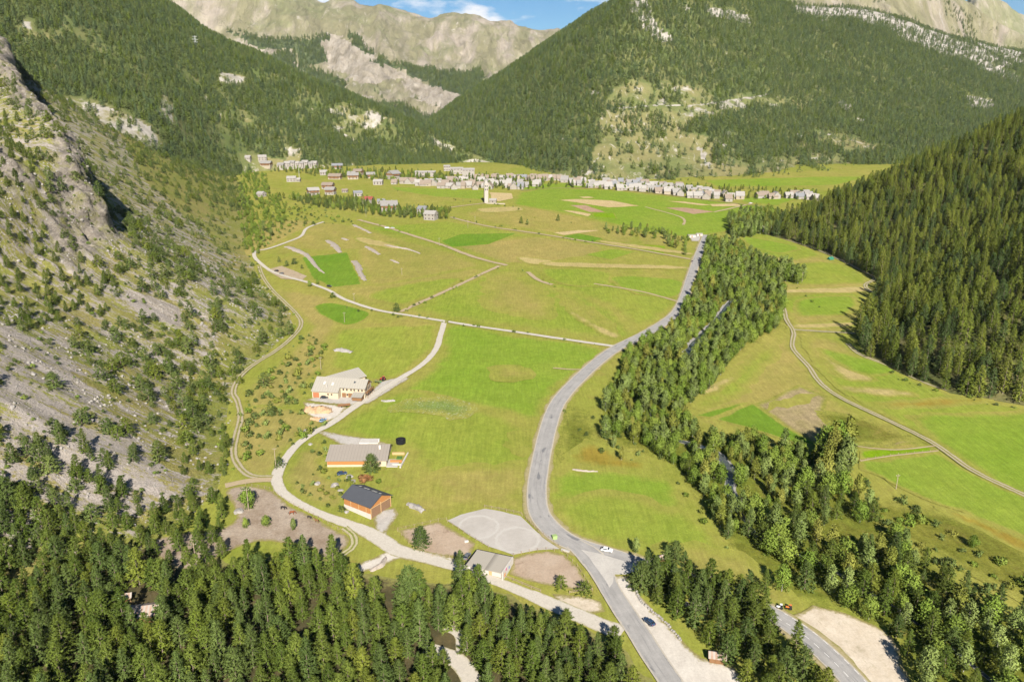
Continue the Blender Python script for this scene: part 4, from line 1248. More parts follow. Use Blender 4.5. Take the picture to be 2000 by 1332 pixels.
class Kind:
    """a kind of tree: variants of (crown mesh, trunk mesh, materials, words)"""
    def __init__(self, name):
        self.name = name; self.v = []; self.src = []; self.coll = bpy.data.collections.new(name + ' kinds')
        self.lib = {}
    def add(self, crown, trunk, mc, mt, words, h):
        crown.materials.clear(); crown.materials.append(mc)
        if trunk is not None:
            trunk.materials.clear(); trunk.materials.append(mt)
        k = len(self.v)
        self.v.append((crown, trunk, words, h))
        o = proto('%s_%02d' % (self.name, k), crown, trunk, mc, mt)
        self.coll.objects.link(o)
    def place(self, k, p, s, rz, label, cat, group):
        crown, trunk, words, h = self.v[k]
        r = empty(self.name, p, rz)
        r.scale = (s, s, s)
        if trunk is not None:
            link('trunk', trunk, r)
        link('crown', crown, r)
        return tag(r, label, cat, group)

def stuff(name, kind, P, Sc, Rz, K, label, cat):
    me = bpy.data.meshes.new(name)
    me.vertices.add(len(P)); me.vertices.foreach_set('co', np.asarray(P, np.float32).ravel())
    setattr_f(me, 'sc', Sc); setattr_f(me, 'rz', Rz)
    a = me.attributes.new('kind', 'INT', 'POINT'); a.data.foreach_set('value', np.asarray(K, np.int32))
    o = link(name, me)
    g = bpy.data.node_groups.new(name, 'GeometryNodeTree')
    g.interface.new_socket('Geometry', in_out='INPUT', socket_type='NodeSocketGeometry')
    g.interface.new_socket('Geometry', in_out='OUTPUT', socket_type='NodeSocketGeometry')
    N = g.nodes.new
    i, q = N('NodeGroupInput'), N('NodeGroupOutput')
    iop = N('GeometryNodeInstanceOnPoints')
    ci = N('GeometryNodeCollectionInfo')
    ci.inputs['Collection'].default_value = kind.coll
    ci.inputs['Separate Children'].default_value = True
    ci.inputs['Reset Children'].default_value = True
    def na(nm, ty):
        x = N('GeometryNodeInputNamedAttribute'); x.data_type = ty; x.inputs['Name'].default_value = nm
        return x.outputs['Attribute']
    cx = N('ShaderNodeCombineXYZ')
    k = g.links.new
    k(na('rz', 'FLOAT'), cx.inputs[2])
    k(i.outputs[0], iop.inputs['Points'])
    k(ci.outputs[0], iop.inputs['Instance'])
    iop.inputs['Pick Instance'].default_value = True
    k(na('kind', 'INT'), iop.inputs['Instance Index'])
    e2r = N('FunctionNodeEulerToRotation')
    k(cx.outputs[0], e2r.inputs[0])
    k(e2r.outputs[0], iop.inputs['Rotation'])
    k(na('sc', 'FLOAT'), iop.inputs['Scale'])
    k(iop.outputs[0], q.inputs[0])
    md = o.modifiers.new('wood', 'NODES'); md.node_group = g
    return tag(o, label, cat, kind='stuff')

# ---- kinds
PINE = Kind('pine_tree')
for k in range(9):
    h = (12.0, 14.0, 10.5)[k % 3]
    mc, wd_ = ((F_PINE, 'green'), (F_PINEB, 'blue-green'), (F_PINEY, 'yellow-green'))[(0, 1, 0, 0, 1, 0, 2, 0, 1)[k]]
    shape = ('broad', 'slender', 'bushy')[k % 3]
    PINE.add(conifer_mesh('pine_crown', h, (3.5, 2.9, 3.3)[k % 3], 0.08, 74, 4, 8, 1.15, 0.34, 100 + k, power=(0.68, 0.85, 0.58)[k % 3], up=0.5, rag=.35, droop=.0),
             trunk_mesh('pine_trunk', h * .9, 0.24, k), mc, BARK, (shape, wd_), h)
LARCH = Kind('larch_tree')
for k in range(8):
    h = (20, 23, 17, 21)[k % 4]
    mc, wd_ = ((F_LARCH, 'olive green'), (F_SPRUCE, 'dark green'))[1 if k in (3, 6) else 0]
    LARCH.add(conifer_mesh('larch_crown', h, (4.3, 3.9, 4.4, 3.7)[k % 4], 0.08, 84, 4, 5, 1.6, 0.46, 200 + k, power=0.62, droop=0.10, rag=.35, up=.15),
              trunk_mesh('larch_trunk', h * .93, 0.27, k), mc, BARK, (('tall', 'very tall', 'shorter', 'slim')[k % 4], wd_), h)
SCRUB = Kind('scrub_pine')
for k in range(6):
    h = (5.5, 4.2, 7.0)[k % 3]
    SCRUB.add(conifer_mesh('scrub_crown', h, (2.9, 3.0, 2.7)[k % 3], 0.05, 44, 4, 7, 0.85, 0.30, 300 + k, power=(0.6, 0.5, 0.75)[k % 3], up=0.5, rag=.4),
              trunk_mesh('scrub_trunk', h * .8, 0.14, k, limbs=0), (F_SCRUB, F_PINE, F_SCRUB, F_PINEY, F_SCRUB, F_SCRUB)[k], BARK, (('rounded', 'squat', 'conical')[k % 3], ('olive', 'green', 'olive', 'yellow-green', 'olive', 'olive')[k]), h)
BIRCH = Kind('riverside_tree')
for k in range(8):
    h = (11, 13, 9, 12)[k % 4]
    mc, wd_ = ((F_LEAF, 'green'), (F_GREY, 'grey-green'), (F_LEAF, 'green'), (F_YELL, 'yellowing'))[(0, 1, 2, 1, 0, 1, 0, 3)[k]]
    BIRCH.add(broadleaf_mesh('leafy_crown', h, (3.2, 2.5, 3.4, 2.2)[k % 4], 0.08, 72, 20, 0.6, 400 + k, tall=1.3),
              trunk_mesh('leafy_trunk', h * .85, 0.15, k, reach=1.2), mc, BARKW, (('full', 'narrow', 'low round', 'columnar')[k % 4], wd_), h)
FARC = Kind('distant_conifer')
for k in range(6):
    FARC.add(conifer_mesh('far_crown', 13, 3.6, 0.03, 30, 2, 3, 2.4, 1.25, 500 + k, power=0.75, up=.3), None, (F_FAR, F_FARB, F_FAR, F_PINE, F_FAR, F_FARB)[k], BARK, ('', ''), 13)
ROUND = Kind('round_pine')
for k in range(2):
    ROUND.add(conifer_mesh('round_crown', 8.6, 4.1, 0.03, 130, 5, 7, .8, .28, 700 + k, power=.5, up=.45, rag=.22, droop=.0), trunk_mesh('round_trunk', 6.5, .2, k, limbs=0), F_PINEB, BARK, ('round', 'grey-green'), 8.6)
BUSH = Kind('bush')
for k in range(5):
    BUSH.add(broadleaf_mesh('bush', 1.7, 1.3, 0.0, 16, 12, 0.42, 600 + k), None, (F_LEAF, F_GREY, F_SCRUB, F_YELL, F_SCRUB)[k], BARK, (('leafy green', 'grey-green', 'olive', 'yellowing', 'olive')[k], ''), 1.7)

# ---- scattering
def poisson(poly_px, dist, rng, jitter=True, avoid=None):
    Wp = np.array([WX(*p) for p in poly_px])
    lo, hi = Wp.min(0), Wp.max(0)
    n = int((hi[0] - lo[0]) * (hi[1] - lo[1]) / (dist * dist) * 3.2)
    Q = lo + rng.random((n, 2)) * (hi - lo)
    Q = Q[inpoly(Q[:, 0], Q[:, 1], [tuple(p) for p in Wp])]
    return thin(Q, dist)

def thin(Q, dist):
    """keep points that are at least dist apart (grid hashing)"""
    cell, keep = {}, []
    for i, p in enumerate(Q):
        d_ = dist if np.isscalar(dist) else dist[i]
        c = (int(p[0] // 6), int(p[1] // 6))
        ok = True
        R_ = int(d_ // 6) + 1
        for a in range(-R_, R_ + 1):
            for b in range(-R_, R_ + 1):
                for q in cell.get((c[0] + a, c[1] + b), ()):
                    if (q[0] - p[0]) ** 2 + (q[1] - p[1]) ** 2 < d_ * d_:
                        ok = False; break
                if not ok: break
            if not ok: break
        if ok:
            cell.setdefault(c, []).append(p)
            keep.append(i)
    return Q[keep]

def near_line(Q, px, d):
    """mask of points nearer than d to a pixel polyline on the valley floor"""
    L_ = np.array([WX(p[0], p[1]) for p in px])
    m = np.full(len(Q), 1e9)
    for a, b in zip(L_[:-1], L_[1:]):
        e = b - a
        tt = np.clip(((Q[:, :2] - a) @ e) / (e @ e), 0, 1)
        m = np.minimum(m, np.linalg.norm(Q[:, :2] - a - tt[:, None] * e, axis=1))
    return m < d

POOL = {}     # kind -> list of (P, scale, rz, variant, zone words)
def add_pool(kind, P, S_, zone, variants=None, rng=RNG):
    n = len(P)
    V_ = rng.integers(0, len(kind.v), n) if variants is None else np.asarray(variants)[rng.integers(0, len(variants), n)]
    POOL.setdefault(kind.name, (kind, []))[1].append((np.asarray(P), np.asarray(S_), rng.random(n) * 6.28, V_, [zone] * n))

def on_plane(Q):
    return np.stack([Q[:, 0], Q[:, 1], plane_z(Q[:, 1])], 1)

def on_left(Q):
    return np.stack([Q[:, 0], Q[:, 1], np.where(Q[:, 0] < left_foot(Q[:, 1]), left_z(Q[:, 0], Q[:, 1]), plane_z(Q[:, 1]))], 1)
# ================================================================== where the trees stand
rng = np.random.default_rng(11)
# bottom forest: polygons of the tree feet
FOREST_A = [(-420, 1120), (-60, 1075), (60, 1060), (200, 1085), (290, 1120), (330, 1150), (430, 1165), (480, 1120), (560, 1110), (640, 1120), (700, 1150), (730, 1180), (760, 1200), (800, 1160), (840, 1170), (905, 1185), (905, 1230), (830, 1245), (870, 1310), (880, 1480), (850, 1640), (-900, 1640)]
FOREST_B = [(905, 1165), (960, 1178), (1010, 1198), (1060, 1218), (1120, 1240), (1200, 1268), (1225, 1320), (1240, 1380), (1280, 1460), (1290, 1560), (960, 1560), (950, 1400), (930, 1320), (905, 1265)]
Q = poisson(FOREST_A, 4.0, rng)
pxq, pyq, _ = project(on_plane(Q))
keep = ~inpoly(pxq, pyq, [(235, 1160), (320, 1165), (325, 1222), (300, 1250), (268, 1240)]) & ~inpoly(pxq, pyq, [(868, 1280), (900, 1275), (950, 1400), (900, 1400)])
Q = Q[keep]
add_pool(PINE, on_left(Q), rng.uniform(.55, 1.2, len(Q)), 'in the bottom left forest', None, rng)
Q = poisson(FOREST_B, 3.9, rng)
add_pool(PINE, on_plane(Q), rng.uniform(.5, 1.0, len(Q)), 'in the forest below the stable', None, rng)
# strays around the paddock and the foot of the scree
Q = poisson([(300, 1000), (430, 970), (440, 1030), (470, 1120), (400, 1130), (300, 1090), (240, 1060), (180, 1000)], 5.6, rng)
add_pool(PINE, on_left(Q), rng.uniform(.4, .8, len(Q)), 'beside the brown paddock at the foot of the scree', [0, 2, 3, 5], rng)
Q = poisson([(-200, 960), (60, 1000), (180, 960), (280, 1000), (340, 1040), (300, 1100), (100, 1080), (-200, 1100)], 7.5, rng)
add_pool(PINE, on_left(Q), rng.uniform(.45, .85, len(Q)), 'on the lower edge of the scree above the forest', None, rng)
Q = poisson([(1230, 1130), (1300, 1150), (1400, 1170), (1460, 1210), (1520, 1255), (1580, 1310), (1640, 1380), (1500, 1390), (1420, 1300), (1370, 1260), (1310, 1205), (1262, 1165)], 4.3, rng)
add_pool(PINE, on_plane(Q), rng.uniform(.62, 1.05, len(Q)), 'in the wedge of wood between the two roads', None, rng)
Cn = catmull(np.array([WX(*q) for q in ((1262, 1142), (1300, 1146), (1360, 1166), (1430, 1188), (1500, 1222))]), 60)
Q = thin(Cn[rng.integers(0, 60, 260)] + rng.normal(size=(260, 2)) * np.array([1.2, 1.6]), 3.2)
add_pool(PINE, on_plane(Q), rng.uniform(.75, 1.12, len(Q)), 'in the row below the lower road', None, rng)
Q = poisson([(470, 330), (520, 345), (530, 380), (560, 400), (560, 440), (520, 480), (500, 500), (470, 480), (465, 400)], 5.5, rng)
Q = Q[rng.random(len(Q)) < .6]
add_pool(BIRCH, on_left(Q), rng.uniform(.25, .75, len(Q)), 'at the foot of the bushy slope', [0, 2, 4, 6], rng)
# lower right wood along the river
LR = [(1400, 1060), (1440, 1040), (1500, 1010), (1560, 960), (1640, 940), (1680, 980), (1740, 1050), (1860, 1150), (2060, 1260), (2100, 1560), (1860, 1560), (1790, 1330), (1745, 1240), (1640, 1185), (1600, 1165), (1560, 1150), (1480, 1165), (1430, 1130)]
Q = poisson(LR, 4.7, rng)
Q = Q[fbm(Q[:, 0] * .04, Q[:, 1] * .04, 0, 3, 215) > -.30]
q1, q2, _ = project(on_plane(Q))
Q = Q[~inpoly(q1, q2, [(1430, 1080), (1500, 1085), (1560, 1130), (1570, 1160), (1500, 1150)])]
m = rng.random(len(Q)) < .45
add_pool(PINE, on_plane(Q[m]), rng.uniform(.5, .98, m.sum()), 'in the lower right river wood', None, rng)
add_pool(BIRCH, on_plane(Q[~m]), rng.uniform(.7, 1.1, (~m).sum()), 'in the lower right river wood', None, rng)
# riverside strip
RIVER = [(1380, 474), (1435, 480), (1475, 505), (1530, 545), (1532, 600), (1520, 640), (1430, 698), (1395, 752), (1335, 800), (1345, 840), (1410, 870), (1480, 868), (1560, 885), (1650, 905), (1650, 945), (1560, 965), (1480, 1020), (1420, 1055), (1395, 1020), (1365, 960), (1310, 905), (1215, 905), (1172, 850), (1185, 770), (1225, 700), (1310, 650), (1350, 590), (1372, 530)]
Q = poisson(RIVER, 3.7, rng)
Q = Q[fbm(Q[:, 0] * .05, Q[:, 1] * .035, 0, 3, 211) > -.52]
rl = [(a, b) for a, b, c in riv]
q1, q2, _ = project(on_plane(Q))
Q = Q[~(near_line(Q, rl, 3.4) & (inpoly(q1, q2, [(1320, 590), (1450, 590), (1450, 705), (1320, 705)]) | inpoly(q1, q2, [(1395, 890), (1450, 890), (1450, 1000), (1395, 1000)])))]
q1, q2, _ = project(on_plane(Q))
Q = Q[~inpoly(q1, q2, [(1170, 835), (1225, 905), (1300, 905), (1240, 870)])]
m = rng.random(len(Q)) < .07
add_pool(PINE, on_plane(Q[m]), rng.uniform(.45, .82, m.sum()), 'in the belt between road and river', None, rng)
add_pool(BIRCH, on_plane(Q[~m]), rng.uniform(.38, 1.0, (~m).sum()), 'in the belt between road and river', None, rng)
Q = poisson([(1490, 520), (1545, 535), (1570, 548), (1560, 556), (1500, 545)], 4.5, rng)
add_pool(BIRCH, on_plane(Q), rng.uniform(.9, 1.2, len(Q)), 'in the short birch row', [0, 1, 4, 5], rng)
Q = poisson([(1600, 890), (1660, 880), (1670, 935), (1600, 950)], 5, rng)
add_pool(BIRCH, on_plane(Q), rng.uniform(1.1, 1.5, len(Q)), 'in the clump by the vivid field', [0, 3, 7], rng)
Q = poisson([(1420, 430), (1500, 415), (1540, 440), (1490, 462), (1430, 470)], 6, rng)
add_pool(BIRCH, on_plane(Q), rng.uniform(.9, 1.2, len(Q)), 'by the larch slope', None, rng)
Q = poisson([(1180, 448), (1280, 448), (1350, 470), (1340, 500), (1290, 470), (1190, 458)], 7, rng)
add_pool(BIRCH, on_plane(Q), rng.uniform(.4, .75, len(Q)), 'in the hedge line above the upper field path', None, rng)

# larch slope on the right
n = 30000
P = R_S.sample(n, rng)
q1, q2, d_ = project(P)
P = P[(q1 < 2120) & (q1 > 1380) & (P[:, 1] < 1050) & (right_foot(P[:, 1]) < P[:, 0] - 1)]
P = thin(P, 3.9)
edge = P[:, 0] - right_foot(P[:, 1])
zone = np.where(edge < 14, 0, np.where(P[:, 1] < 520, 1, 2))
for z, nm in enumerate(('at the foot of the wooded slope on the right', 'on the lower wooded slope on the right', 'high on the wooded slope on the right')):
    m = zone == z
    add_pool(LARCH, P[m], rng.uniform(.50, .95, m.sum()) * (1.05 if z == 0 else .92), nm, None, rng)

# scrub on the scree
n = 16000
P = L_S.sample(30000, rng)
q1, q2, _ = project(P)
vis = (q1 > -80) & (q1 < 640) & (q2 > 60) & (q2 < 1100) & (P[:, 1] < 1300) & (P[:, 0] < left_foot(P[:, 1]) + 2)
P = P[vis]; q1 = q1[vis]; q2 = q2[vis]
den = 0.30 + 1.2 * np.clip(fbm(P[:, 0] * .022, P[:, 1] * .035, 0, 4, 201) + .02, 0, 1)
den *= np.where(inpoly(q1, q2, [(0, 640), (140, 690), (290, 880), (400, 950), (250, 1010), (0, 990)]),   .55, 1)
den = np.where(inpoly(q1, q2, [(300, 600), (430, 620), (480, 720), (450, 940), (300, 900), (260, 700), (180, 640)]), den + .65, den)
den = np.where(inpoly(q1, q2, [(230, 250), (420, 300), (500, 330), (500, 470), (440, 450), (350, 420), (280, 340)]), den + .12, den)
den = np.where(inpoly(q1, q2, [(240, 565), (340, 600), (345, 640), (280, 620)]), 0, den)
cl_y = 528 + 3.0 * (left_foot(P[:, 1]) - P[:, 0] - 130)
cliff = (np.abs(P[:, 1] - cl_y) < 42) & (left_foot(P[:, 1]) - P[:, 0] > 100)
tall = inpoly(q1, q2, [(-60, 430), (60, 420), (150, 500), (225, 560), (225, 610), (100, 640), (-60, 640)]) | inpoly(q1, q2, [(-60, 200), (40, 240), (90, 330), (60, 420), (-60, 420)]) | inpoly(q1, q2, [(330, 880), (450, 830), (455, 920), (330, 940)])
den = np.where(tall, .9, den)
den = np.where(cliff, den * .12, den)
den = np.where((P[:, 1] > 560) & (P[:, 1] < 900), den * .55, den)
k = rng.random(len(P)) < den * .9
P, tall = P[k], tall[k]
mt = thin(P[tall], 4.6)
add_pool(PINE, mt, rng.uniform(.38, .62, len(mt)), 'on the rocks of the left slope', [0, 3, 5, 7], rng)
ms = thin(P[~tall], 2.9)
zl = np.where(ms[:, 1] < 330, 0, np.where(ms[:, 1] < 560, 1, 2))
for z, nm in enumerate(('on the lower scree above the bottom forest', 'on the grey scree above the track', 'on the bushy upper slope below the forest')):
    m = zl == z
    add_pool(SCRUB, ms[m], rng.uniform(.32, 1.25, m.sum()) ** 1.3 * (1.12 if z < 2 else .95), nm, None, rng)
# low bushes on the scree and along the tracks
P = L_S.sample(26000, rng)
q1, q2, _ = project(P)
P = P[(q1 > -40) & (q1 < 640) & (q2 > 200) & (P[:, 1] < 800)]
P = P[rng.random(len(P)) < .25 + .8 * np.clip(fbm(P[:, 0] * .04, P[:, 1] * .06, 0, 3, 205), 0, 1)]
add_pool(BUSH, P, rng.uniform(.3, 1.05, len(P)), 'on the scree of the left slope', [2, 4, 0, 2], rng)
Q = poisson([(470, 790), (560, 690), (600, 650), (640, 680), (620, 740), (590, 800), (640, 830), (560, 880), (480, 900), (470, 850)], 4.2, rng)
Q = Q[rng.random(len(Q)) < .7]
add_pool(BUSH, on_plane(Q), rng.uniform(.4, 2.0, len(Q)), 'in the rough grass between the track and the farm', None, rng)
Q = poisson([(560, 905), (640, 860), (640, 920), (690, 940), (760, 930), (740, 955), (670, 1000), (600, 985)], 3.6, rng)
Q = Q[rng.random(len(Q)) < .7]
add_pool(BUSH, on_plane(Q), rng.uniform(.4, 1.3, len(Q)), 'in the rough grass between the long house and the barn', None, rng)
Q = poisson([(1080, 800), (1130, 780), (1170, 830), (1300, 900), (1350, 960), (1400, 1030), (1440, 1110), (1380, 1030), (1330, 960), (1280, 915), (1180, 900), (1120, 860)], 4.0, rng)
Q = Q[rng.random(len(Q)) < .35]
add_pool(BUSH, on_plane(Q), rng.uniform(.4, 1.2, len(Q)), 'along the edge of the riverside belt', None, rng)
Q = poisson([(1680, 930), (1760, 980), (1900, 1060), (2060, 1160), (2060, 1280), (1900, 1180), (1760, 1080), (1680, 990)], 3.4, rng)
Q = Q[rng.random(len(Q)) < .6]
add_pool(BUSH, on_plane(Q), rng.uniform(.6, 2.2, len(Q)), 'on the brown bank below the vivid field', None, rng)
for ln, zn in (([(700, 430), (760, 446), (800, 459), (860, 478), (930, 504), (990, 519), (1050, 545), (1100, 570)], 'along the stony field path'), ([(975, 520), (880, 565), (782, 610)], 'along the stony field path'),
               ([(880, 425), (1050, 457), (1150, 473)], 'along the upper field path'), ([(760, 370), (900, 392), (1000, 405), (1060, 430), (1300, 450)], 'in the rough strip below the church tower'),
               ([(1555, 560), (1720, 720), (1860, 770), (2000, 800)], 'along the track under the larches'), ([(650, 600), (868, 630), (1190, 678)], 'along the white farm track')):
    Cn = catmull(np.array([WX(*q) for q in ln]), 60)
    Q = Cn[rng.integers(0, 60, 22)] + rng.normal(size=(22, 2)) * 2.2
    add_pool(BUSH, on_plane(Q), rng.uniform(.3, 1.1, len(Q)), zn, None, rng)
Q = poisson([(500, 400), (620, 400), (700, 440), (600, 440), (520, 480), (490, 470)], 9, rng)
add_pool(BUSH, on_plane(Q), rng.uniform(.5, 2.0, len(Q)), 'on the dry slope below the hamlet', None, rng)
# the hamlet and village trees
for poly, dist, zone, sc in (([(1100, 366), (1250, 374), (1400, 390), (1440, 394), (1440, 384), (1300, 368), (1110, 356)], 9, 'among the village', (.45, .75)),([(600, 345), (760, 352), (930, 366), (1090, 364), (1090, 352), (930, 346), (700, 340)], 11, 'among the upper village', (.5, .8)),([(540, 385), (620, 405), (760, 425), (870, 430), (880, 412), (780, 410), (700, 392), (640, 392)], 5.6, 'in the tree row along the hamlet', (.5, .8)),
                             ([(480, 330), (640, 345), (760, 355), (930, 370), (1000, 372), (1080, 368), (1080, 352), (930, 345), (760, 335), (480, 322)], 10, 'between the houses of the upper village', (.45, .75)),
                             ([(1250, 375), (1400, 388), (1600, 392), (1600, 376), (1400, 366), (1250, 360)], 9, 'between the houses of the village', (.4, .6))):
    Q = poisson(poly, dist, rng)
    m = rng.random(len(Q)) < .5
    add_pool(PINE, on_plane(Q[m]), rng.uniform(*sc, m.sum()), zone, None, rng)
    add_pool(BIRCH, on_plane(Q[~m]), rng.uniform(*sc, (~m).sum()) * 1.1, zone, None, rng)

# single trees that stand out: pixel of the foot, height in metres, kind, variant, words
LONE = [(725, 922, 8.4, ROUND, 0, 'round grey-green pine standing before the long wooden house'), (822, 1068, 8.2, ROUND, 1, 'rounded pine standing in the left pink paddock'),
        (900, 1152, 15, PINE, 1, 'tall pine in front of the stable and the parked cars'), (935, 1165, 12, PINE, 3, 'pine close beside the stable wall'), (800, 1172, 12, ROUND, 1, 'wide pine on the grass spit below the gravel yard'),
        (484, 992, 8.5, BIRCH, 2, 'grey-green tree beside the pole in the brown paddock'), (480, 1032, 4.5, BIRCH, 0, 'small leafy tree in the middle of the brown paddock'), (520, 1028, 4.5, BIRCH, 2, 'low spreading tree in the brown paddock'),
        (574, 1036, 5.5, BIRCH, 3, 'small leafy tree near the horses in the brown paddock'), (545, 912, 5, SCRUB, 0, 'dark bush beside the power pole at the track fork'), (775, 608, 6, SCRUB, 0, 'lone bush at the corner of the farm track and field path'),
        (1242, 1080, 6.5, BIRCH, 3, 'slender young tree alone on the meadow above the road'), (1318, 1097, 8, ROUND, 0, 'round pine beside the rusty hut on the meadow'), (1252, 1150, 10, ROUND, 0, 'broad pine at the road junction with bare stems'), (1095, 1150, 5, SCRUB, 3, 'bright bush in the right pink paddock'), (1142, 1160, 4.5, SCRUB, 1, 'bush at the roadside corner of the right pink paddock'),
        (1090, 432, 8, PINE, 0, 'dark conifer alone on the yellow meadow below the village'), (1018, 437, 8, PINE, 3, 'left conifer of the small group in the meadow below the tower'), (1030, 440, 7, BIRCH, 1, 'leafy tree in the small group in the meadow below the tower'),
        (515, 452, 12, BIRCH, 5, 'large leafy tree at the foot of the slope above the track bend'), (505, 470, 13, BIRCH, 0, 'large leafy tree beside the track bend'), (530, 462, 10, BIRCH, 1, 'tree at the right of the leafy clump by the track bend'), (495, 455, 11, BIRCH, 4, 'tree at the left of the leafy clump by the track bend'),
        (560, 520, 5, SCRUB, 0, 'bush in the clump beside the two parked cars'), (575, 516, 5, SCRUB, 4, 'bush above the two parked cars'), (590, 525, 4, SCRUB, 2, 'small bush right of the two parked cars'), (545, 512, 5, SCRUB, 5, 'bush left of the two parked cars'), (605, 560, 5, BIRCH, 2, 'low tree beside the farm track bend'), (620, 556, 5, BIRCH, 0, 'leafy low tree touching the farm track bend'), (650, 582, 4, SCRUB, 1, 'rounded bush below the farm track'),
        (515, 755, 8, SCRUB, 0, 'rounded pine left of the farmhouse'), (530, 812, 8, SCRUB, 2, 'conical pine left of the stone heap'), (1900, 1070, 5, BIRCH, 2, 'round bush tree on the brown bank'), (858, 428, 9, PINE, 0, 'conifer beside the white double house'), (872, 428, 8, BIRCH, 0, 'leafy tree beside the white double house'),
        (708, 418, 8, PINE, 1, 'conifer near the big chalet'), (770, 415, 10, PINE, 4, 'conifer between the big chalet and the white double house'), (810, 425, 10, PINE, 7, 'conifer left of the white double house')]
for x, y, hh, kd, vr, words in LONE:
    p = W(x, y)
    if x < 560 and y > 560:
        p = (p[0], p[1], float(on_left(np.array([p[:2]]))[0, 2]))
    kd.place(vr, p, hh / kd.v[vr][3], random.random() * 6.28, words, {'pine_tree': 'pine tree', 'riverside_tree': 'tree', 'scrub_pine': 'bush', 'round_pine': 'pine tree'}[kd.name], None)

# ---- build: the 300 that show largest as single trees, the rest as one wood
CATS = {'pine_tree': 'pine tree', 'larch_tree': 'larch tree', 'scrub_pine': 'scrub pine', 'riverside_tree': 'tree', 'bush': 'bush'}
GRP = {'pine_tree': 'pine trees', 'larch_tree': 'larches on the right slope', 'scrub_pine': 'scrub pines on the scree', 'riverside_tree': 'leafy trees by the river', 'bush': 'low bushes'}
REST = {'pine_tree': ('pine_wood', 'green pines of the woods that stand behind the nearest trees', 'wood'), 'larch_tree': ('larch_wood', 'olive green larches covering the right hand slope', 'wood'),
        'scrub_pine': ('scrub', 'smaller scrub pines dotted over the grey scree', 'scrub'), 'riverside_tree': ('riverside_wood', 'leafy trees further back along the river', 'wood'), 'bush': ('undergrowth', 'low bushes scattered over scree, banks and path edges', 'undergrowth')}
LIMIT = {'pine_tree': 285, 'larch_tree': 295, 'scrub_pine': 285, 'riverside_tree': 280, 'bush': 120}
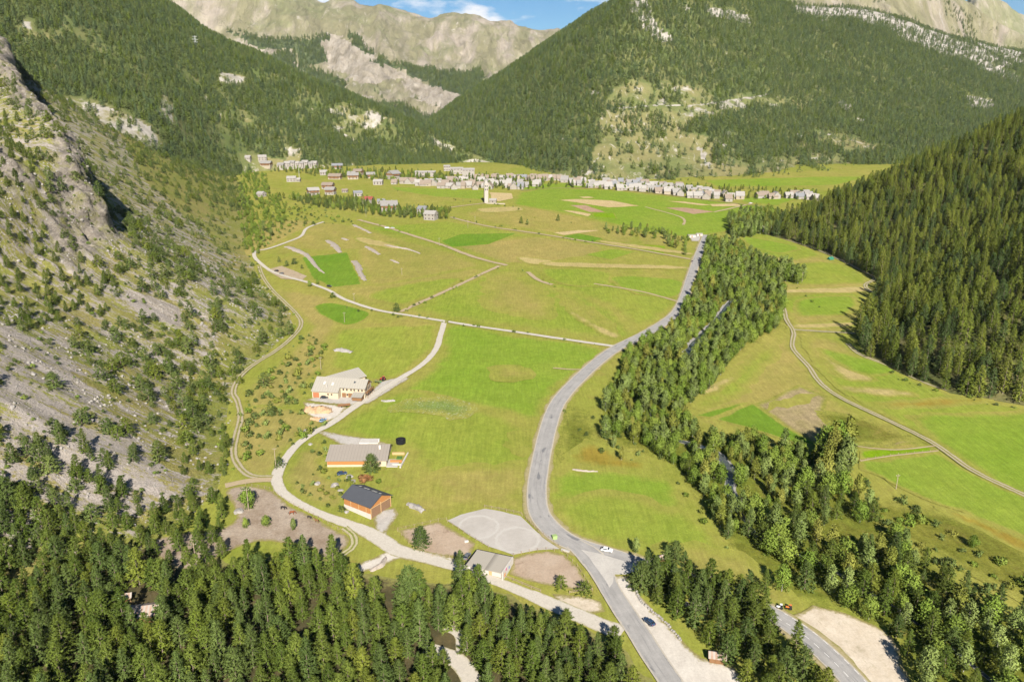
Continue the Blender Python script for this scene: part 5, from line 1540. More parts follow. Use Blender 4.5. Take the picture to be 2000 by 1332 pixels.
MARKS = {'pine_tree': [(285, 1215, 'beside the rusty roofed shed in the forest'), (560, 1110, 'at the forest edge below the horse paddock'), (100, 1070, 'on the forest edge under the grey scree'), (710, 1150, 'at the forest edge below the gravel yard'), (840, 1200, 'below the grass spit by the stable'),
   (880, 1300, 'beside the gravel track in the forest'), (90, 1310, 'in the bottom left corner of the forest'), (430, 1310, 'at the bottom edge of the forest'), (680, 1300, 'in the forest left of the gravel track'), (470, 1200, 'in the middle of the bottom left forest'), (130, 1190, 'at the left edge of the bottom left forest'), (620, 1200, 'in the forest below the paddock end'),
   (960, 1190, 'below the lane beside the stable'), (1190, 1290, 'beside the road in the lower forest'), (1050, 1310, 'at the bottom edge right of the gravel track'), (1090, 1235, 'below the sandy corner by the road'), (390, 1000, 'left of the horse paddock'), (240, 1010, 'on the foot of the scree slope'), (60, 560, 'among the crags of the left slope'), (50, 350, 'high under the left cliff'), (400, 880, 'beside the track under the scree'),
   (1290, 1160, 'at the top of the wedge between the roads'), (1400, 1230, 'in the middle of the wedge between the roads'), (1530, 1310, 'at the bottom of the wedge between the roads'), (1420, 1090, 'at the meadow end of the river wood'), (1520, 1080, 'in the river wood above the lower road'), (1600, 1000, 'in the river wood below the vivid field'), (1700, 1140, 'behind the sandy pull-in'), (1850, 1230, 'in the lower right river wood'), (1960, 1300, 'in the lower right corner'),
   (1380, 900, 'near the open water of the river'), (1250, 800, 'in the belt beside the road curve'), (1440, 580, 'in the far part of the river belt'), (1550, 1180, 'beside the small tractors'), (900, 360, 'among the village houses'), (700, 410, 'in the tree row of the hamlet')],
 'riverside_tree': [(1390, 490, 'beside the far road bend'), (1480, 530, 'near the birch row'), (1500, 620, 'beside the river track'), (1340, 640, 'along the far road by the river'), (1230, 740, 'in the belt where the farm track joins'), (1190, 840, 'at the road side end of the belt'), (1300, 760, 'in the middle of the river belt'), (1290, 880, 'on the meadow side of the belt'), (1400, 830, 'below the dark green triangle'), (1430, 700, 'on the field side of the belt'),
   (1390, 940, 'left of the open water'), (1480, 930, 'right of the open water'), (1640, 925, 'in the clump by the vivid field'), (1430, 1050, 'at the end of the meadow'), (1560, 1000, 'in the river wood under the vivid field'), (1520, 1110, 'in the river wood above the lower road'), (1680, 1100, 'behind the sandy pull-in'), (1820, 1200, 'in the lower right river wood'), (1950, 1300, 'in the lower right corner'), (1260, 465, 'in the hedge above the field path'), (900, 360, 'among the village houses'), (700, 410, 'in the tree row of the hamlet')],
 'larch_tree': [(1690, 700, 'at the wood corner by the track'), (1780, 740, 'on the wood edge above the track'), (1880, 775, 'on the wood edge near the orange strip'), (1980, 790, 'on the wood edge at the right border'), (1700, 600, 'at the wood nose casting the long shadow'), (1720, 550, 'above the hairpin of the track'), (1640, 500, 'on the wood edge near the green tent'), (1540, 455, 'at the far tip of the wood'), (1800, 660, 'on the lower slope behind the corner trees'), (1920, 680, 'on the lower slope at the right border'),
   (1830, 560, 'in the middle of the wooded slope'), (1950, 540, 'in the middle of the slope at the right border'), (1700, 450, 'on the slope above the green tent'), (1850, 430, 'on the upper slope'), (1960, 350, 'on the upper slope at the right border'), (1700, 380, 'on the far skyline of the slope')],
 'scrub_pine': [(40, 690, 'on the scree at the left border'), (60, 850, 'low on the scree at the left border'), (160, 760, 'on the grey scree band'), (170, 920, 'on the scree just above the forest'), (260, 660, 'on the scree below the rocks'), (300, 580, 'beside the bare scree patch'), (330, 760, 'in the shrubby middle of the scree'), (400, 830, 'in the thicket beside the rutted track'), (330, 920, 'at the foot of the scree near the forest'), (430, 690, 'on the scree edge above the rutted track'),
   (450, 580, 'on the slope left of the track bend'), (380, 480, 'on the bushy slope above the track bend'), (300, 420, 'below the cliff on the bushy slope'), (230, 500, 'at the foot of the rock spur'), (100, 600, 'under the crags of the left slope'), (120, 350, 'on the rock spur'), (420, 380, 'on the upper bushy slope near the hamlet')],
 'bush': [(60, 800, 'on the scree at the left border'), (200, 900, 'on the lower scree'), (300, 750, 'on the middle scree'), (520, 760, 'in rough grass left of the farmhouse'), (560, 840, 'in rough grass below the stone heap'), (610, 940, 'in rough grass left of the barn'), (700, 945, 'between the long house and the barn'), (1120, 850, 'on the meadow right of the road'), (1330, 960, 'along the edge of the river belt'), (1750, 1000, 'on the brown bank near the vivid field'), (1920, 1120, 'on the brown bank at the right border'), (450, 960, 'at the foot of the scree'), (1850, 760, 'along the track under the larches'), (640, 620, 'along the white farm track')]}
for nm, (kind, lst) in POOL.items():
    P = np.concatenate([a[0] for a in lst]); Sc = np.concatenate([a[1] for a in lst]); Rz = np.concatenate([a[2] for a in lst]); K = np.concatenate([a[3] for a in lst])
    Z = sum([a[4] for a in lst], [])
    hh = np.array([v[3] for v in kind.v])[K] * Sc
    mid = P + np.stack([0 * hh, 0 * hh, hh * .55], 1)
    q1, q2, d_ = project(mid)
    q0x, q0y, _d = project(P)
    size = hh / d_ * np.where((q1 > 4) & (q1 < 1996) & (q2 > 4) & (q2 < 1328), 1, 0)
    order = np.argsort(-size)
    top = set(order[:LIMIT[nm]].tolist()) - set(np.where(size <= 0)[0].tolist())
    for i in top:
        w = kind.v[K[i]][2]
        big = 'small' if Sc[i] < np.quantile(Sc, .3) else ('large' if Sc[i] > np.quantile(Sc, .75) else 'medium')
        lab = ' '.join(x for x in (big, w[0], w[1], {'pine_tree': 'pine', 'larch_tree': 'conifer', 'scrub_pine': 'scrub pine', 'riverside_tree': 'leafy tree', 'bush': 'bush'}[nm], min(MARKS[nm], key=lambda m: (m[0] - q0x[i]) ** 2 + (m[1] - q0y[i]) ** 2)[2]) if x)
        kind.place(int(K[i]), P[i], float(Sc[i]), float(Rz[i]), lab, CATS[nm], GRP[nm])
    rest = np.array([i for i in range(len(P)) if i not in top and -200 < q1[i] < 2200 and q2[i] < 1500])
    if len(rest):
        stuff(REST[nm][0], kind, P[rest], Sc[rest], Rz[rest], K[rest], REST[nm][1], REST[nm][2])
    print(nm, len(top), len(rest))

# ---- the wooded mountains (countless distant trees)
def mountain_wood(name, Sf, n, dens, label, sc, jit=0, dist=0):
    q1, q2, _ = Sf.cell_px()
    w = dens[:-1, :-1] * ((q1 > -60) & (q1 < 2060) & (q2 > -60) & (q2 < 420))
    P = Sf.sample(n, rng, w)
    if dist:
        P = thin(P, dist)
    stuff(name, FARC, P, rng.uniform(*sc, len(P)), rng.random(len(P)) * 6.28, rng.integers(0, len(FARC.v), len(P)), label, 'forest')
    print(name, len(P))
A, B = LM_S.P[..., 0], LM_S.P[..., 1]
gap = 1 - .85 * (fbm(A * .012, B * .012, 0, 4, 301) > .42)
mountain_wood('mountain_forest', LM_S, 48000, (1 - .93 * LM_BARE) * (LM_v < 1.12) * gap * (1 - .6 * LM_HAM), 'dense dark conifer forest covering the left mountainside', (.55, 1.0), dist=3.7)
A, B = RM_S.P[..., 0], RM_S.P[..., 1]
sparse = np.clip(fbm(A * .016, RM_S.P[..., 2] * .028, 0, 4, 303) * 3.2 - .1, 0.06, .8)
den = np.where(RM_BARE > 0, sparse, 1.0) * (1 - .8 * RM_ROCK) * (RM_v < 1.1)
den = den * np.where(RM_v > .86, np.where(A > 900, .35, 1), 1)
mountain_wood('mountain_forest', RM_S, 80000, den, 'conifer forest covering the big mountain behind the village', (.55, 1.1), dist=4.3)
A, B = MM_S.P[..., 0], MM_S.P[..., 1]
den = np.where((MM_WOOD > 0) & (MM_SCAR < .5), 1.0, .02 * (MM_v < .62)) * (1 - MM_SCAR)
mountain_wood('mountain_forest', MM_S, 9000, den, 'patches of dark forest on the far bare mountain', (.9, 1.5))
den = (RB_v < .75) * np.clip(fbm(RB_S.P[..., 0] * .01, RB_S.P[..., 2] * .01, 0, 3, 309) + .1, 0, 1)
mountain_wood('mountain_forest', RB_S, 900, den, 'thin trees at the tree line below the bare ridge', (.7, 1.2))
# ================================================================== buildings, vehicles, animals, small things
def WH(px, py, h=0.0):
    a, dy, dz = ray(px, py)
    t = (CAM_H - h + SLOPE * Y0) / (SLOPE * dy - dz)
    return Vector((a * t, dy * t, CAM_H + dz * t))
def G(px, py, off=0.0):
    return Vector(W(px, py, off))

def planks(name, c1, c2, step=5.0):
    t = NT(name)
    v = t.objco()
    sep = t.n('SeparateXYZ'); t.link(v, sep.inputs[0])
    fr = t.math('FRACT', t.math('MULTIPLY', sep.outputs[2], step))
    c = t.mix(t.noise(t.mapv(v, (.5, .5, 6)), 1.0, 4, .6), c1, c2)
    c = t.mix(t.ramp(fr, 0.02, 0.12), tuple(x * .45 for x in c1), c)
    t.color(c)
    return t.m
def roofing(name, c1, c2, seam=2.0, axis=0):
    t = NT(name)
    v = t.objco()
    sep = t.n('SeparateXYZ'); t.link(v, sep.inputs[0])
    fr = t.math('FRACT', t.math('MULTIPLY', sep.outputs[axis], seam))
    c = t.mix(t.noise(v, .35, 5, .65), c1, c2)
    c = t.mix(t.ramp(fr, 0.03, 0.10), tuple(x * .7 for x in c1), c)
    t.color(c)
    t.b.inputs['Roughness'].default_value = 0.6
    return t.m
CREAM = simple('cream render', (0.42, 0.365, 0.27), (0.365, 0.31, 0.225), 1.0, obj=True)
WHITE = simple('white render', (0.46, 0.43, 0.39), (0.39, 0.365, 0.33), .8, obj=True)
STONEW = simple('stone wall', (0.36, 0.31, 0.25), (0.27, 0.235, 0.19), 2.0, obj=True)
LARCHW = planks('orange larch cladding', (0.36, 0.165, 0.058), (0.30, 0.135, 0.05))
BROWNW = planks('brown wood', (0.16, 0.085, 0.04), (0.22, 0.12, 0.06))
PALEW = planks('pale timber', (0.44, 0.30, 0.15), (0.38, 0.25, 0.13))
DOORW = planks('brown barn door planks', (0.17, 0.10, 0.06), (0.21, 0.13, 0.08), 3)
R_GREY = roofing('pale grey sheet roof', (0.255, 0.24, 0.205), (0.29, 0.27, 0.235), .7)
R_TAUPE = roofing('taupe sheet roof', (0.215, 0.19, 0.163), (0.25, 0.222, 0.192), .7)
R_DARK = roofing('dark blue grey roof', (0.052, 0.056, 0.066), (0.07, 0.074, 0.084))
R_BEIGE = roofing('beige flat roof', (0.29, 0.265, 0.225), (0.305, 0.28, 0.24), .05)
GLASS = simple('window glass', (0.03, 0.04, 0.055), None, rough=.12, spec=.6)
PANEL = simple('roof light panel', (0.42, 0.41, 0.39))
BLACK = simple('black plastic', (0.012, 0.013, 0.016), rough=.5)
RUBBER = simple('tyre rubber', (0.02, 0.02, 0.02))
METAL = simple('galvanised metal', (0.42, 0.43, 0.44), rough=.45, metal=.3)
POLEW = simple('weathered pole wood', (0.33, 0.27, 0.20), (0.25, 0.20, 0.15), 3)
FENCEW = simple('fence wood', (0.34, 0.26, 0.17), (0.24, 0.19, 0.13), 2)
CONC = simple('concrete', (0.40, 0.38, 0.35), (0.34, 0.32, 0.30), 1.0)
PINKP = simple('pink painted mark', (0.45, 0.12, 0.25)); BLUEP = simple('blue painted mark', (0.10, 0.20, 0.42)); ORNP = simple('orange painted mark', (0.5, 0.24, 0.10))

def gable(parent, mats, x0, x1, y0, y1, hw, yr, hr, over=.6, wall='wall', roof='roof', thick=.18, hw2=None, base=1.0, end_over=None):
    """block with its ridge along x at y = yr; mats = (wall, roof)"""
    hw2 = hw if hw2 is None else hw2
    eo = over if end_over is None else end_over
    w = MB()
    prof = [(y0, -base), (y1, -base), (y1, hw2), (yr, hr), (y0, hw)]
    n = len(prof)
    a = [(x0, y, z) for y, z in prof]; b = [(x1, y, z) for y, z in prof]
    w.poly(list(reversed(a))); w.poly(b)
    for i in range(n):
        j = (i + 1) % n
        w.poly([a[i], a[j], b[j], b[i]])
    wo_ = w.build(wall, mats[0], parent)
    r = MB()
    for ya, za, side in ((y0, hw, -1), (y1, hw2, 1)):
        s = (hr - za) / (yr - ya)
        ye, ze = ya + side * over, za + s * side * over
        lift = .03
        q = [(x0 - eo, ye, ze + lift), (x1 + eo, ye, ze + lift), (x1 + eo, yr, hr + lift), (x0 - eo, yr, hr + lift)]
        u = [(x, y, z + thick) for x, y, z in q]
        if side < 0:
            r.poly(u); r.poly(list(reversed(q)))
        else:
            r.poly(list(reversed(u))); r.poly(q)
        for i in (0, 1, 3):
            j = (i + 1) % 4
            r.poly([q[i], q[j], u[j], u[i]])
    ro = r.build(roof, mats[1], parent)
    return wo_, ro

def window(parent, x, y, z, w=1.0, h=1.2, rz=0.0, frame=None, depth=.08):
    f = MB().box((0, 0, 0), (w + .24, depth, h + .24)).build('window', frame or PALEW, parent)
    f.location = (x, y, z); f.rotation_euler = (0, 0, rz)
    MB().box((0, -.05, 0), (w, depth, h)).build('pane', GLASS, f)
    return f
def door(parent, x, y, z, w, h, mat, rz=0.0, nm='door', depth=.1):
    o = MB().box((0, 0, 0), (w, depth, h)).build(nm, mat, parent)
    o.location = (x, y, z + h / 2); o.rotation_euler = (0, 0, rz)
    return o

# ---- farmhouse
c = G(672, 767)
base = plane_z(381.9)
fh = empty('farmhouse', (-92.4, 381.9, base), radians(-10))
tag(fh, 'large cream farmhouse with pale grey roofs, timber balcony and angled rear wing', 'farmhouse')
gable(fh, (CREAM, R_GREY), 0.6, 14.2, -5, 5, 5.8, 0, 9.0, over=.7, hw2=5.8)
gable(fh, (CREAM, R_GREY), -14.6, 0.3, -8.0, 5, 3.95, 0, 9.012, over=.7, hw2=5.8, end_over=.25)
wing = (-10.5, 3, 12.0)
wm = MB(); 
wg = empty('wing', (-9.0, 5.0, 0), radians(58), fh)
gable(wg, (CREAM, R_GREY), -2, 19, -5.5, 5.5, 4.6, 1.5, 7.8, over=.7)
for x in (2.2, 4.2, 6.6, 8.4, 10.8, 12.8):
    window(fh, x, -5.06, 4.4, .8, 1.0)
for x in (2.4, 6.0):
    door(fh, x, -5.08, 0, 2.2, 2.4, BROWNW)
window(fh, 4.3, -5.06, 1.5, .9, 1.1)
for x in (-5.4, -3.4):
    window(fh, x, -8.06, 2.2, .7, .9)
door(fh, -12.3, -8.08, 0, 3.4, 2.8, simple('faded red wood', (0.34, 0.13, 0.06), (0.28, 0.11, 0.06), 2), nm='barn_door')
for x in (-9.0, -4.2):
    s = MB().box((0, 0, 0), (1.1, 1.9, .12), rx=math.atan2(3.2, 5)).build('skylight', PANEL, fh); s.location = (x, -3.9 if x > -5 else -3.6, 9 - .632 * (3.9 if x > -5 else 3.6) + .26)
s = MB().box((0, 0, 0), (.9, 1.1, .12), rx=math.atan2(3.2, 5)).build('skylight', GLASS, fh); s.location = (7.8, -2.2, 9 - .64 * 2.2 + .27)
MB().box((-6.6, -6.2, 6.3), (.5, .5, 1.6)).build('chimney', CONC, fh)
# porch annex with its own little roof
pr = empty('porch', (11.2, -7.2, 0), 0, fh)
MB().box((0, 0, 1.2), (5.2, 4.0, 2.4)).build('wall', BROWNW, pr)
MB().box((0, -.2, 2.75), (6.2, 5.4, .16), rx=.24).build('roof', R_GREY, pr)
# gable end facing the track: timber gable, balcony, windows
MB().poly([(14.26, -4.6, 6.1), (14.26, 4.6, 6.1), (14.26, 0, 8.85)]).build('gable_boards', BROWNW, fh)
for y in (-2.6, 0, 2.6):
    window(fh, 14.27, y, 4.6, 1.0, 1.5, pi / 2, BROWNW)
    window(fh, 14.27, y, 1.5, 1.0, 1.2, pi / 2, BROWNW)
bal = MB(); bal.box((15.1, 0, 2.9), (1.6, 9.6, .16)); bal.box((15.86, 0, 3.9), (.08, 9.6, .1)); bal.box((15.86, 0, 3.45), (.06, 9.6, .5))
for y in (-4.7, -1.6, 1.6, 4.7): bal.box((15.8, y, 3.4), (.12, .12, 1.1)); bal.box((15.8, y, 1.4), (.16, .16, 2.9))
bal.build('balcony', BROWNW, fh)

# ---- long wooden house
lh = empty('long_house', (-69.6, 302.4, plane_z(306) - .2), radians(1))
tag(lh, 'long low house with taupe roof and orange wood cladding', 'house')
gable(lh, (CREAM, R_TAUPE), -13, 13.4, 0, 17, 3.1, 10.5, 6.0, over=.6, base=1.2)
MB().box((-3.0, -.05, 2.0), (19.8, .12, 1.9)).build('cladding', LARCHW, lh)
for x in (8.6, 10.6): window(lh, x, -.06, 1.8, .9, 1.1)
MB().box((9.6, 7.4, 6.0), (.9, .9, 2.0)).build('chimney', WHITE, lh)
for y in (3, 7, 11): window(lh, 13.46, y, 1.7, 1.8, 1.9, pi / 2, BROWNW)
MB().poly([(13.47, .2, 3.15), (13.47, 16.6, 3.2), (13.47, 10.5, 5.9)]).build('gable_boards', BROWNW, lh)
# its terrace
tr = empty('garden_terrace', (-53, 305, plane_z(305) + .1)); tag(tr, 'white walled terrace garden with orange timber screens beside the long house', 'terrace')
MB().box((-.6, 2, .05), (5, 11, .3)).build('paving', CONC, tr)
MB().box((4.0, 3, .35), (.6, 15, .8), rz=-.10).build('low_wall', WHITE, tr)
MB().box((1.6, -1.6, .3), (4.4, .4, .7)).build('low_wall', WHITE, tr)
MB().box((.6, 8.5, .9), (5.6, .5, 1.5)).build('timber_screen', PALEW, tr)
MB().box((.6, 1.2, .7), (5.4, .5, 1.1)).build('timber_screen', LARCHW, tr)
MB().box((1.5, 5, .55), (2.4, 2.6, .5)).build('planter', simple('green planting', (0.05, 0.12, 0.03), (0.09, 0.16, 0.04), 2), tr)
aw = MB()
p0, p1, p2, p3 = WH(703, 868, .3), WH(736, 868, .3), WH(722, 857, .3), WH(712, 855, .3)
for q in ((p0, p1, p2, p3),):
    aw.poly([tuple(x) for x in q])
aw = MB(); aw.box((0, 0, .35), (9, 5, .7)); aw.box((4.6, -1, 1.2), (.5, .5, 1.6))
o = aw.build('white_terrace_slab', WHITE); o.location = G(722, 863); tag(o, 'white raised slab behind the roof of the long house', 'terrace slab')
# trampoline
tp = empty('trampoline', G(783, 866)); tag(tp, 'black round trampoline on the meadow behind the long house', 'trampoline')
m = MB(); m.tube((0, 0, .85), (0, 0, .9), 2.1, 2.1, 24); m.build('mat', BLACK, tp)
nn = MB()
for i in range(20):
    a, b = 2 * pi * i / 20, 2 * pi * (i + 1) / 20
    nn.poly([(2.2 * cos(a), 2.2 * sin(a), .2), (2.2 * cos(b), 2.2 * sin(b), .2), (2.25 * cos(b), 2.25 * sin(b), 2.4), (2.25 * cos(a), 2.25 * sin(a), 2.4)])
nn.build('safety_net', BLACK, tp)
for i in range(6): MB().tube((2.3 * cos(i * 1.047), 2.3 * sin(i * 1.047), 0), (2.3 * cos(i * 1.047), 2.3 * sin(i * 1.047), 2.5), .05, n=6).build('leg', BLACK, tp)

# ---- barn with the dark roof
bn = empty('barn', (-58.6, 270.0, plane_z(268) - .1), radians(-34)); tag(bn, 'orange timber barn with dark grey roof, white base and two brown gates', 'barn')
gable(bn, (LARCHW, R_DARK), -7.4, 7.4, -5.7, 5.7, 5.3, 0, 7.9, over=.8, base=.6)
MB().box((0, -5.76, .75), (14.9, .14, 2.3)).build('white_base', WHITE, bn)
for x in (-3.5, .9, 5.0): MB().box((x, -5.80, 3.6), (.22, .1, 3.4)).build('post', PALEW, bn)
for y in (-5.6, -.1, 5.6): MB().box((7.50, y, 2.5), (.16, .3, 5.0)).build('post', PALEW, bn)
for y in (-2.85, 2.75): MB().box((7.46, y, 2.0), (.1, 5.0, 4.2)).build('gate', DOORW, bn)
MB().box((7.50, 0, 4.25), (.14, 11.3, .22)).build('lintel', PALEW, bn)
sl = math.atan2(2.6, 5.7)
for x in (-5.2, -2.4, -.8, 1.9, 3.4, 5.8):
    s = MB().box((0, 0, 0), (.8, 1.2, .08), rx=-sl).build('skylight', PANEL, bn); s.location = (x, 1.7, 7.9 - .456 * 1.7 + .27)
# ---- stable
st = empty('stable', (-7.9, 231.2, plane_z(231)), radians(-21)); tag(st, 'white stable with a flat beige roof edged in black', 'stable')
w = MB(); w.box((0, 0, .7), (13.0, 8.6, 2.9)); w.build('wall', WHITE, st)
MB().box((.0, 0, 2.45), (14.2, 10.0, .22), rx=.05).build('roof', R_BEIGE, st)
MB().box((0, 5.15, 2.68), (14.2, .34, .3)).build('roof_edge', BLACK, st); MB().box((-7.2, 0, 2.62), (.34, 10.2, .3)).build('roof_edge', BLACK, st)
MB().box((6.9, -.3, 1.2), (.5, 10.2, 3.6)).build('end_wall', WHITE, st)
for y, z, mt, s in ((-2.2, 2.3, PINKP, 1.0), (.6, 1.4, BLUEP, .9), (-3.6, 1.0, ORNP, 1.3)): MB().box((7.17, y, z), (.06, s, s)).build('mural_patch', mt, st)
door(st, 2, -4.34, 0, 1.2, 1.9, PALEW)
# ---- small huts
def hut(px, py, w, d, h, rz, wall, roof, label, nm='shed', cat='shed', rh=None):
    r = empty(nm, G(px, py), rz); tag(r, label, cat)
    gable(r, (wall, roof), -w / 2, w / 2, -d / 2, d / 2, h, 0, rh or h + d * .3, over=.35)
    door(r, 0, -d / 2 - .05, 0, 1.2, min(2.0, h), BROWNW)
    return r
t = NT('rusty striped sheet roof'); v = t.objco(); sep = t.n('SeparateXYZ'); t.link(v, sep.inputs[0])
fr = t.math('FRACT', t.math('MULTIPLY', sep.outputs[0], .8))
t.color(t.mix(t.ramp(fr, .4, .5), (0.30, 0.27, 0.24), t.mix(t.noise(v, .6, 3, .6), (0.22, 0.10, 0.05), (0.36, 0.32, 0.28)))); RUSTR = t.m
r = hut(285, 1205, 9.5, 7, 2.6, radians(12), BROWNW, RUSTR, 'shed with a rusty striped sheet roof hidden in the forest', rh=4.2)
hut(248, 1172, 3, 2.6, 1.8, .3, PALEW, RUSTR, 'little plank lean-to beside the rusty roofed forest shed')
hut(1400, 1290, 4.6, 3, 2.0, radians(-12), BROWNW, RUSTR, 'brown tumbledown hut by the gravel yard between the roads')
hut(1291, 1096, 2.4, 2, 1.8, .4, simple('rust red planks', (0.22, 0.09, 0.05), (0.16, 0.07, 0.04), 2), RUSTR, 'small rusty hut at the meadow edge above the junction')
hut(1497, 452, 9, 6, 3.0, radians(-20), WHITE, R_GREY, 'little white chapel at the tip of the larch slope', 'chapel', 'chapel', 6)
hut(1350, 464, 8, 4, 2.6, radians(10), WHITE, R_GREY, 'white cabin on the gravel pad beside the far road bend', 'cabin', 'cabin', 3.1)
hut(1366, 461, 6, 3.4, 2.4, radians(-5), WHITE, R_GREY, 'smaller white cabin right of the other on the gravel pad', 'cabin', 'cabin', 2.9)
tn = empty('tent', G(1622, 507), .4); tag(tn, 'green tent beside the track under the larches', 'tent')
GT = simple('green canvas', (0.03, 0.14, 0.09)); gable(tn, (GT, GT), -2.5, 2.5, -1.8, 1.8, .4, 0, 2.4, over=.15)
bx = empty('bin', G(1083, 1054), .3); tag(bx, 'pale green roadside container by the arena corner', 'container')
LG = simple('pale green paint', (0.24, 0.33, 0.13)); MB().box((0, 0, .9), (1.8, 1.5, 1.8)).build('body', LG, bx, bevel=.08); MB().box((0, 0, 1.88), (1.9, 1.6, .14)).build('lid', LG, bx, bevel=.04)
o = MB().box((0, 0, .4), (3.2, .8, .8), rz=-.5).build('water_trough', CONC); o.location = G(1104, 1077); tag(o, 'pale concrete trough at the top corner of the right pink paddock', 'trough')
o = MB().box((0, 0, .4), (1.6, 1.0, .8), rz=.3).build('water_trough', WHITE, bevel=.1); o.location = G(911, 1059); tag(o, 'white trough in the left pink paddock', 'trough')

# ---- vehicles
def paint(name, c):
    return simple(name, c, rough=.3, spec=.5)
GLASSC = simple('car glass', (0.015, 0.02, 0.028), rough=.1, spec=.7)
LAMP = simple('car lamp', (0.55, 0.52, 0.48), rough=.2, spec=.6); TAIL = simple('tail lamp', (0.35, 0.02, 0.02), rough=.3)
def car(px, py, heading, mat, label, van=False, L_=4.3):
    r = empty('car', G(px, py, .66 if 1000 < px < 1300 else (.44 if px < 900 else .3)), heading); tag(r, label, 'car')
    Wd = .88
    if van:
        side = [(-.5, .35), (.5, .35), (.5, .95), (.42, 1.1), (.30, 1.9), (-.49, 1.95), (-.5, .9)]
        gl = [(.40, 1.12), (.30, 1.8), (-.46, 1.84), (-.46, 1.15)]
    else:
        side = [(-.5, .33), (.5, .33), (.5, .66), (.46, .82), (.22, .93), (.06, 1.38), (-.28, 1.44), (-.47, 1.02), (-.5, .88)]
        gl = [(.19, .94), (.05, 1.32), (-.27, 1.37), (-.43, 1.0)]
    side = [(x * L_, z) for x, z in side]; gl = [(x * L_, z) for x, z in gl]
    def taper(z):
        return Wd * (1 - .18 * max(0, (z - .85) / .6)) * (1 - .04 * max(0, .55 - z))
    b = MB(); n = len(side)
    A_ = [(x, -taper(z), z) for x, z in side]; B_ = [(x, taper(z), z) for x, z in side]
    b.poly(A_); b.poly(list(reversed(B_)))
    for i in range(n):
        j = (i + 1) % n
        b.poly([A_[j], A_[i], B_[i], B_[j]])
    body = b.build('body', mat, r, bevel=.06)
    g = MB()
    g.poly([(x, -taper(z) - .012, z) for x, z in gl]); g.poly([(x, taper(z) + .012, z) for x, z in reversed(gl)])
    fx, fz = (.22 * L_, .93) if not van else (.42 * L_, 1.1); rx_, rz_ = (.06 * L_, 1.38) if not van else (.30 * L_, 1.9)
    def strip(p, q, k0, k1, o_):
        a0 = (p[0] + (q[0] - p[0]) * k0, p[1] + (q[1] - p[1]) * k0); a1 = (p[0] + (q[0] - p[0]) * k1, p[1] + (q[1] - p[1]) * k1)
        return [(a0[0] + o_, -taper(a0[1]) * .9, a0[1] + .02), (a0[0] + o_, taper(a0[1]) * .9, a0[1] + .02), (a1[0] + o_, taper(a1[1]) * .9, a1[1] + .02), (a1[0] + o_, -taper(a1[1]) * .9, a1[1] + .02)]
    g.poly(strip((fx, fz), (rx_, rz_), .12, .92, .02))
    g.poly(list(reversed(strip((-.47 * L_, 1.02), (-.28 * L_, 1.44), .12, .9, -.02))) if not van else list(reversed(strip((-.5 * L_, 1.1), (-.49 * L_, 1.9), .1, .85, -.02))))
    g.build('windows', GLASSC, r)
    for x in (.31, -.30):
        for y in (-1, 1):
            wh = MB().tube((x * L_, y * (Wd - .2), .33), (x * L_, y * (Wd + .03), .33), .33, n=14).build('wheel', RUBBER, r)
            MB().tube((x * L_, y * (Wd + .03), .33), (x * L_, y * (Wd + .05), .33), .19, n=10).build('rim', METAL, wh)
    for y in (-1, 1):
        MB().box((.497 * L_, y * .62, .68), (.08, .36, .16)).build('headlight', LAMP, r)
        MB().box((-.497 * L_, y * .66, .80), (.08, .26, .18)).build('tail_light', TAIL, r)
        MB().box((.16 * L_, y * (Wd + .1), .98), (.14, .16, .12)).build('mirror', mat, r)
    return r
P_W = paint('white car paint', (0.62, 0.62, 0.62)); P_K = paint('black car paint', (0.015, 0.016, 0.018)); P_B = paint('dark blue car paint', (0.025, 0.05, 0.10)); P_G = paint('grey car paint', (0.12, 0.125, 0.13)); P_S = paint('silver car paint', (0.40, 0.41, 0.42)); P_R = paint('red paint', (0.35, 0.03, 0.02))
P_LB = paint('light blue paint', (0.18, 0.28, 0.40)); P_O = paint('orange paint', (0.5, 0.16, 0.04)); P_GR = paint('green paint', (0.06, 0.25, 0.08))
car(1185, 1079, radians(-19), P_W, 'white car driving on the road just before the junction')
car(1268, 1220, radians(122), P_B, 'dark blue car parked on the gravel yard below the junction')
car(899, 1094, radians(70), P_K, 'black car parked at the back of the stable, left of the other', L_=4.6)
car(912, 1090, radians(72), P_G, 'dark grey car parked close against the stable roof edge', L_=4.5)
car(634, 779, radians(8), P_K, 'black car parked in front of the farmhouse')
car(631, 824, radians(60), P_LB, 'light blue car parked beside the orange stone heap')
car(540, 531, radians(150), P_K, 'black car, upper one of the pair on the dirt pull-in')
car(550, 536, radians(155), P_G, 'dark grey car, lower one of the pair on the dirt pull-in')
car(643, 561, radians(-30), P_K, 'black car on the white farm track above the green field')
car(756, 447, radians(10), P_W, 'white van at the start of the stony field path', True, 5.0)
car(767, 447, radians(5), P_S, 'silver car beside the white van on the field path')
car(668, 928, radians(20), P_B, 'dark blue car among the rocks between long house and barn')
car(1499, 428, radians(100), P_K, 'dark car on the road where the river meets the larch slope')
car(1352, 512, radians(70), P_G, 'grey car on the upper road by the field path end')
car(1466, 398, radians(20), P_W, 'white car on the village road near the junction')
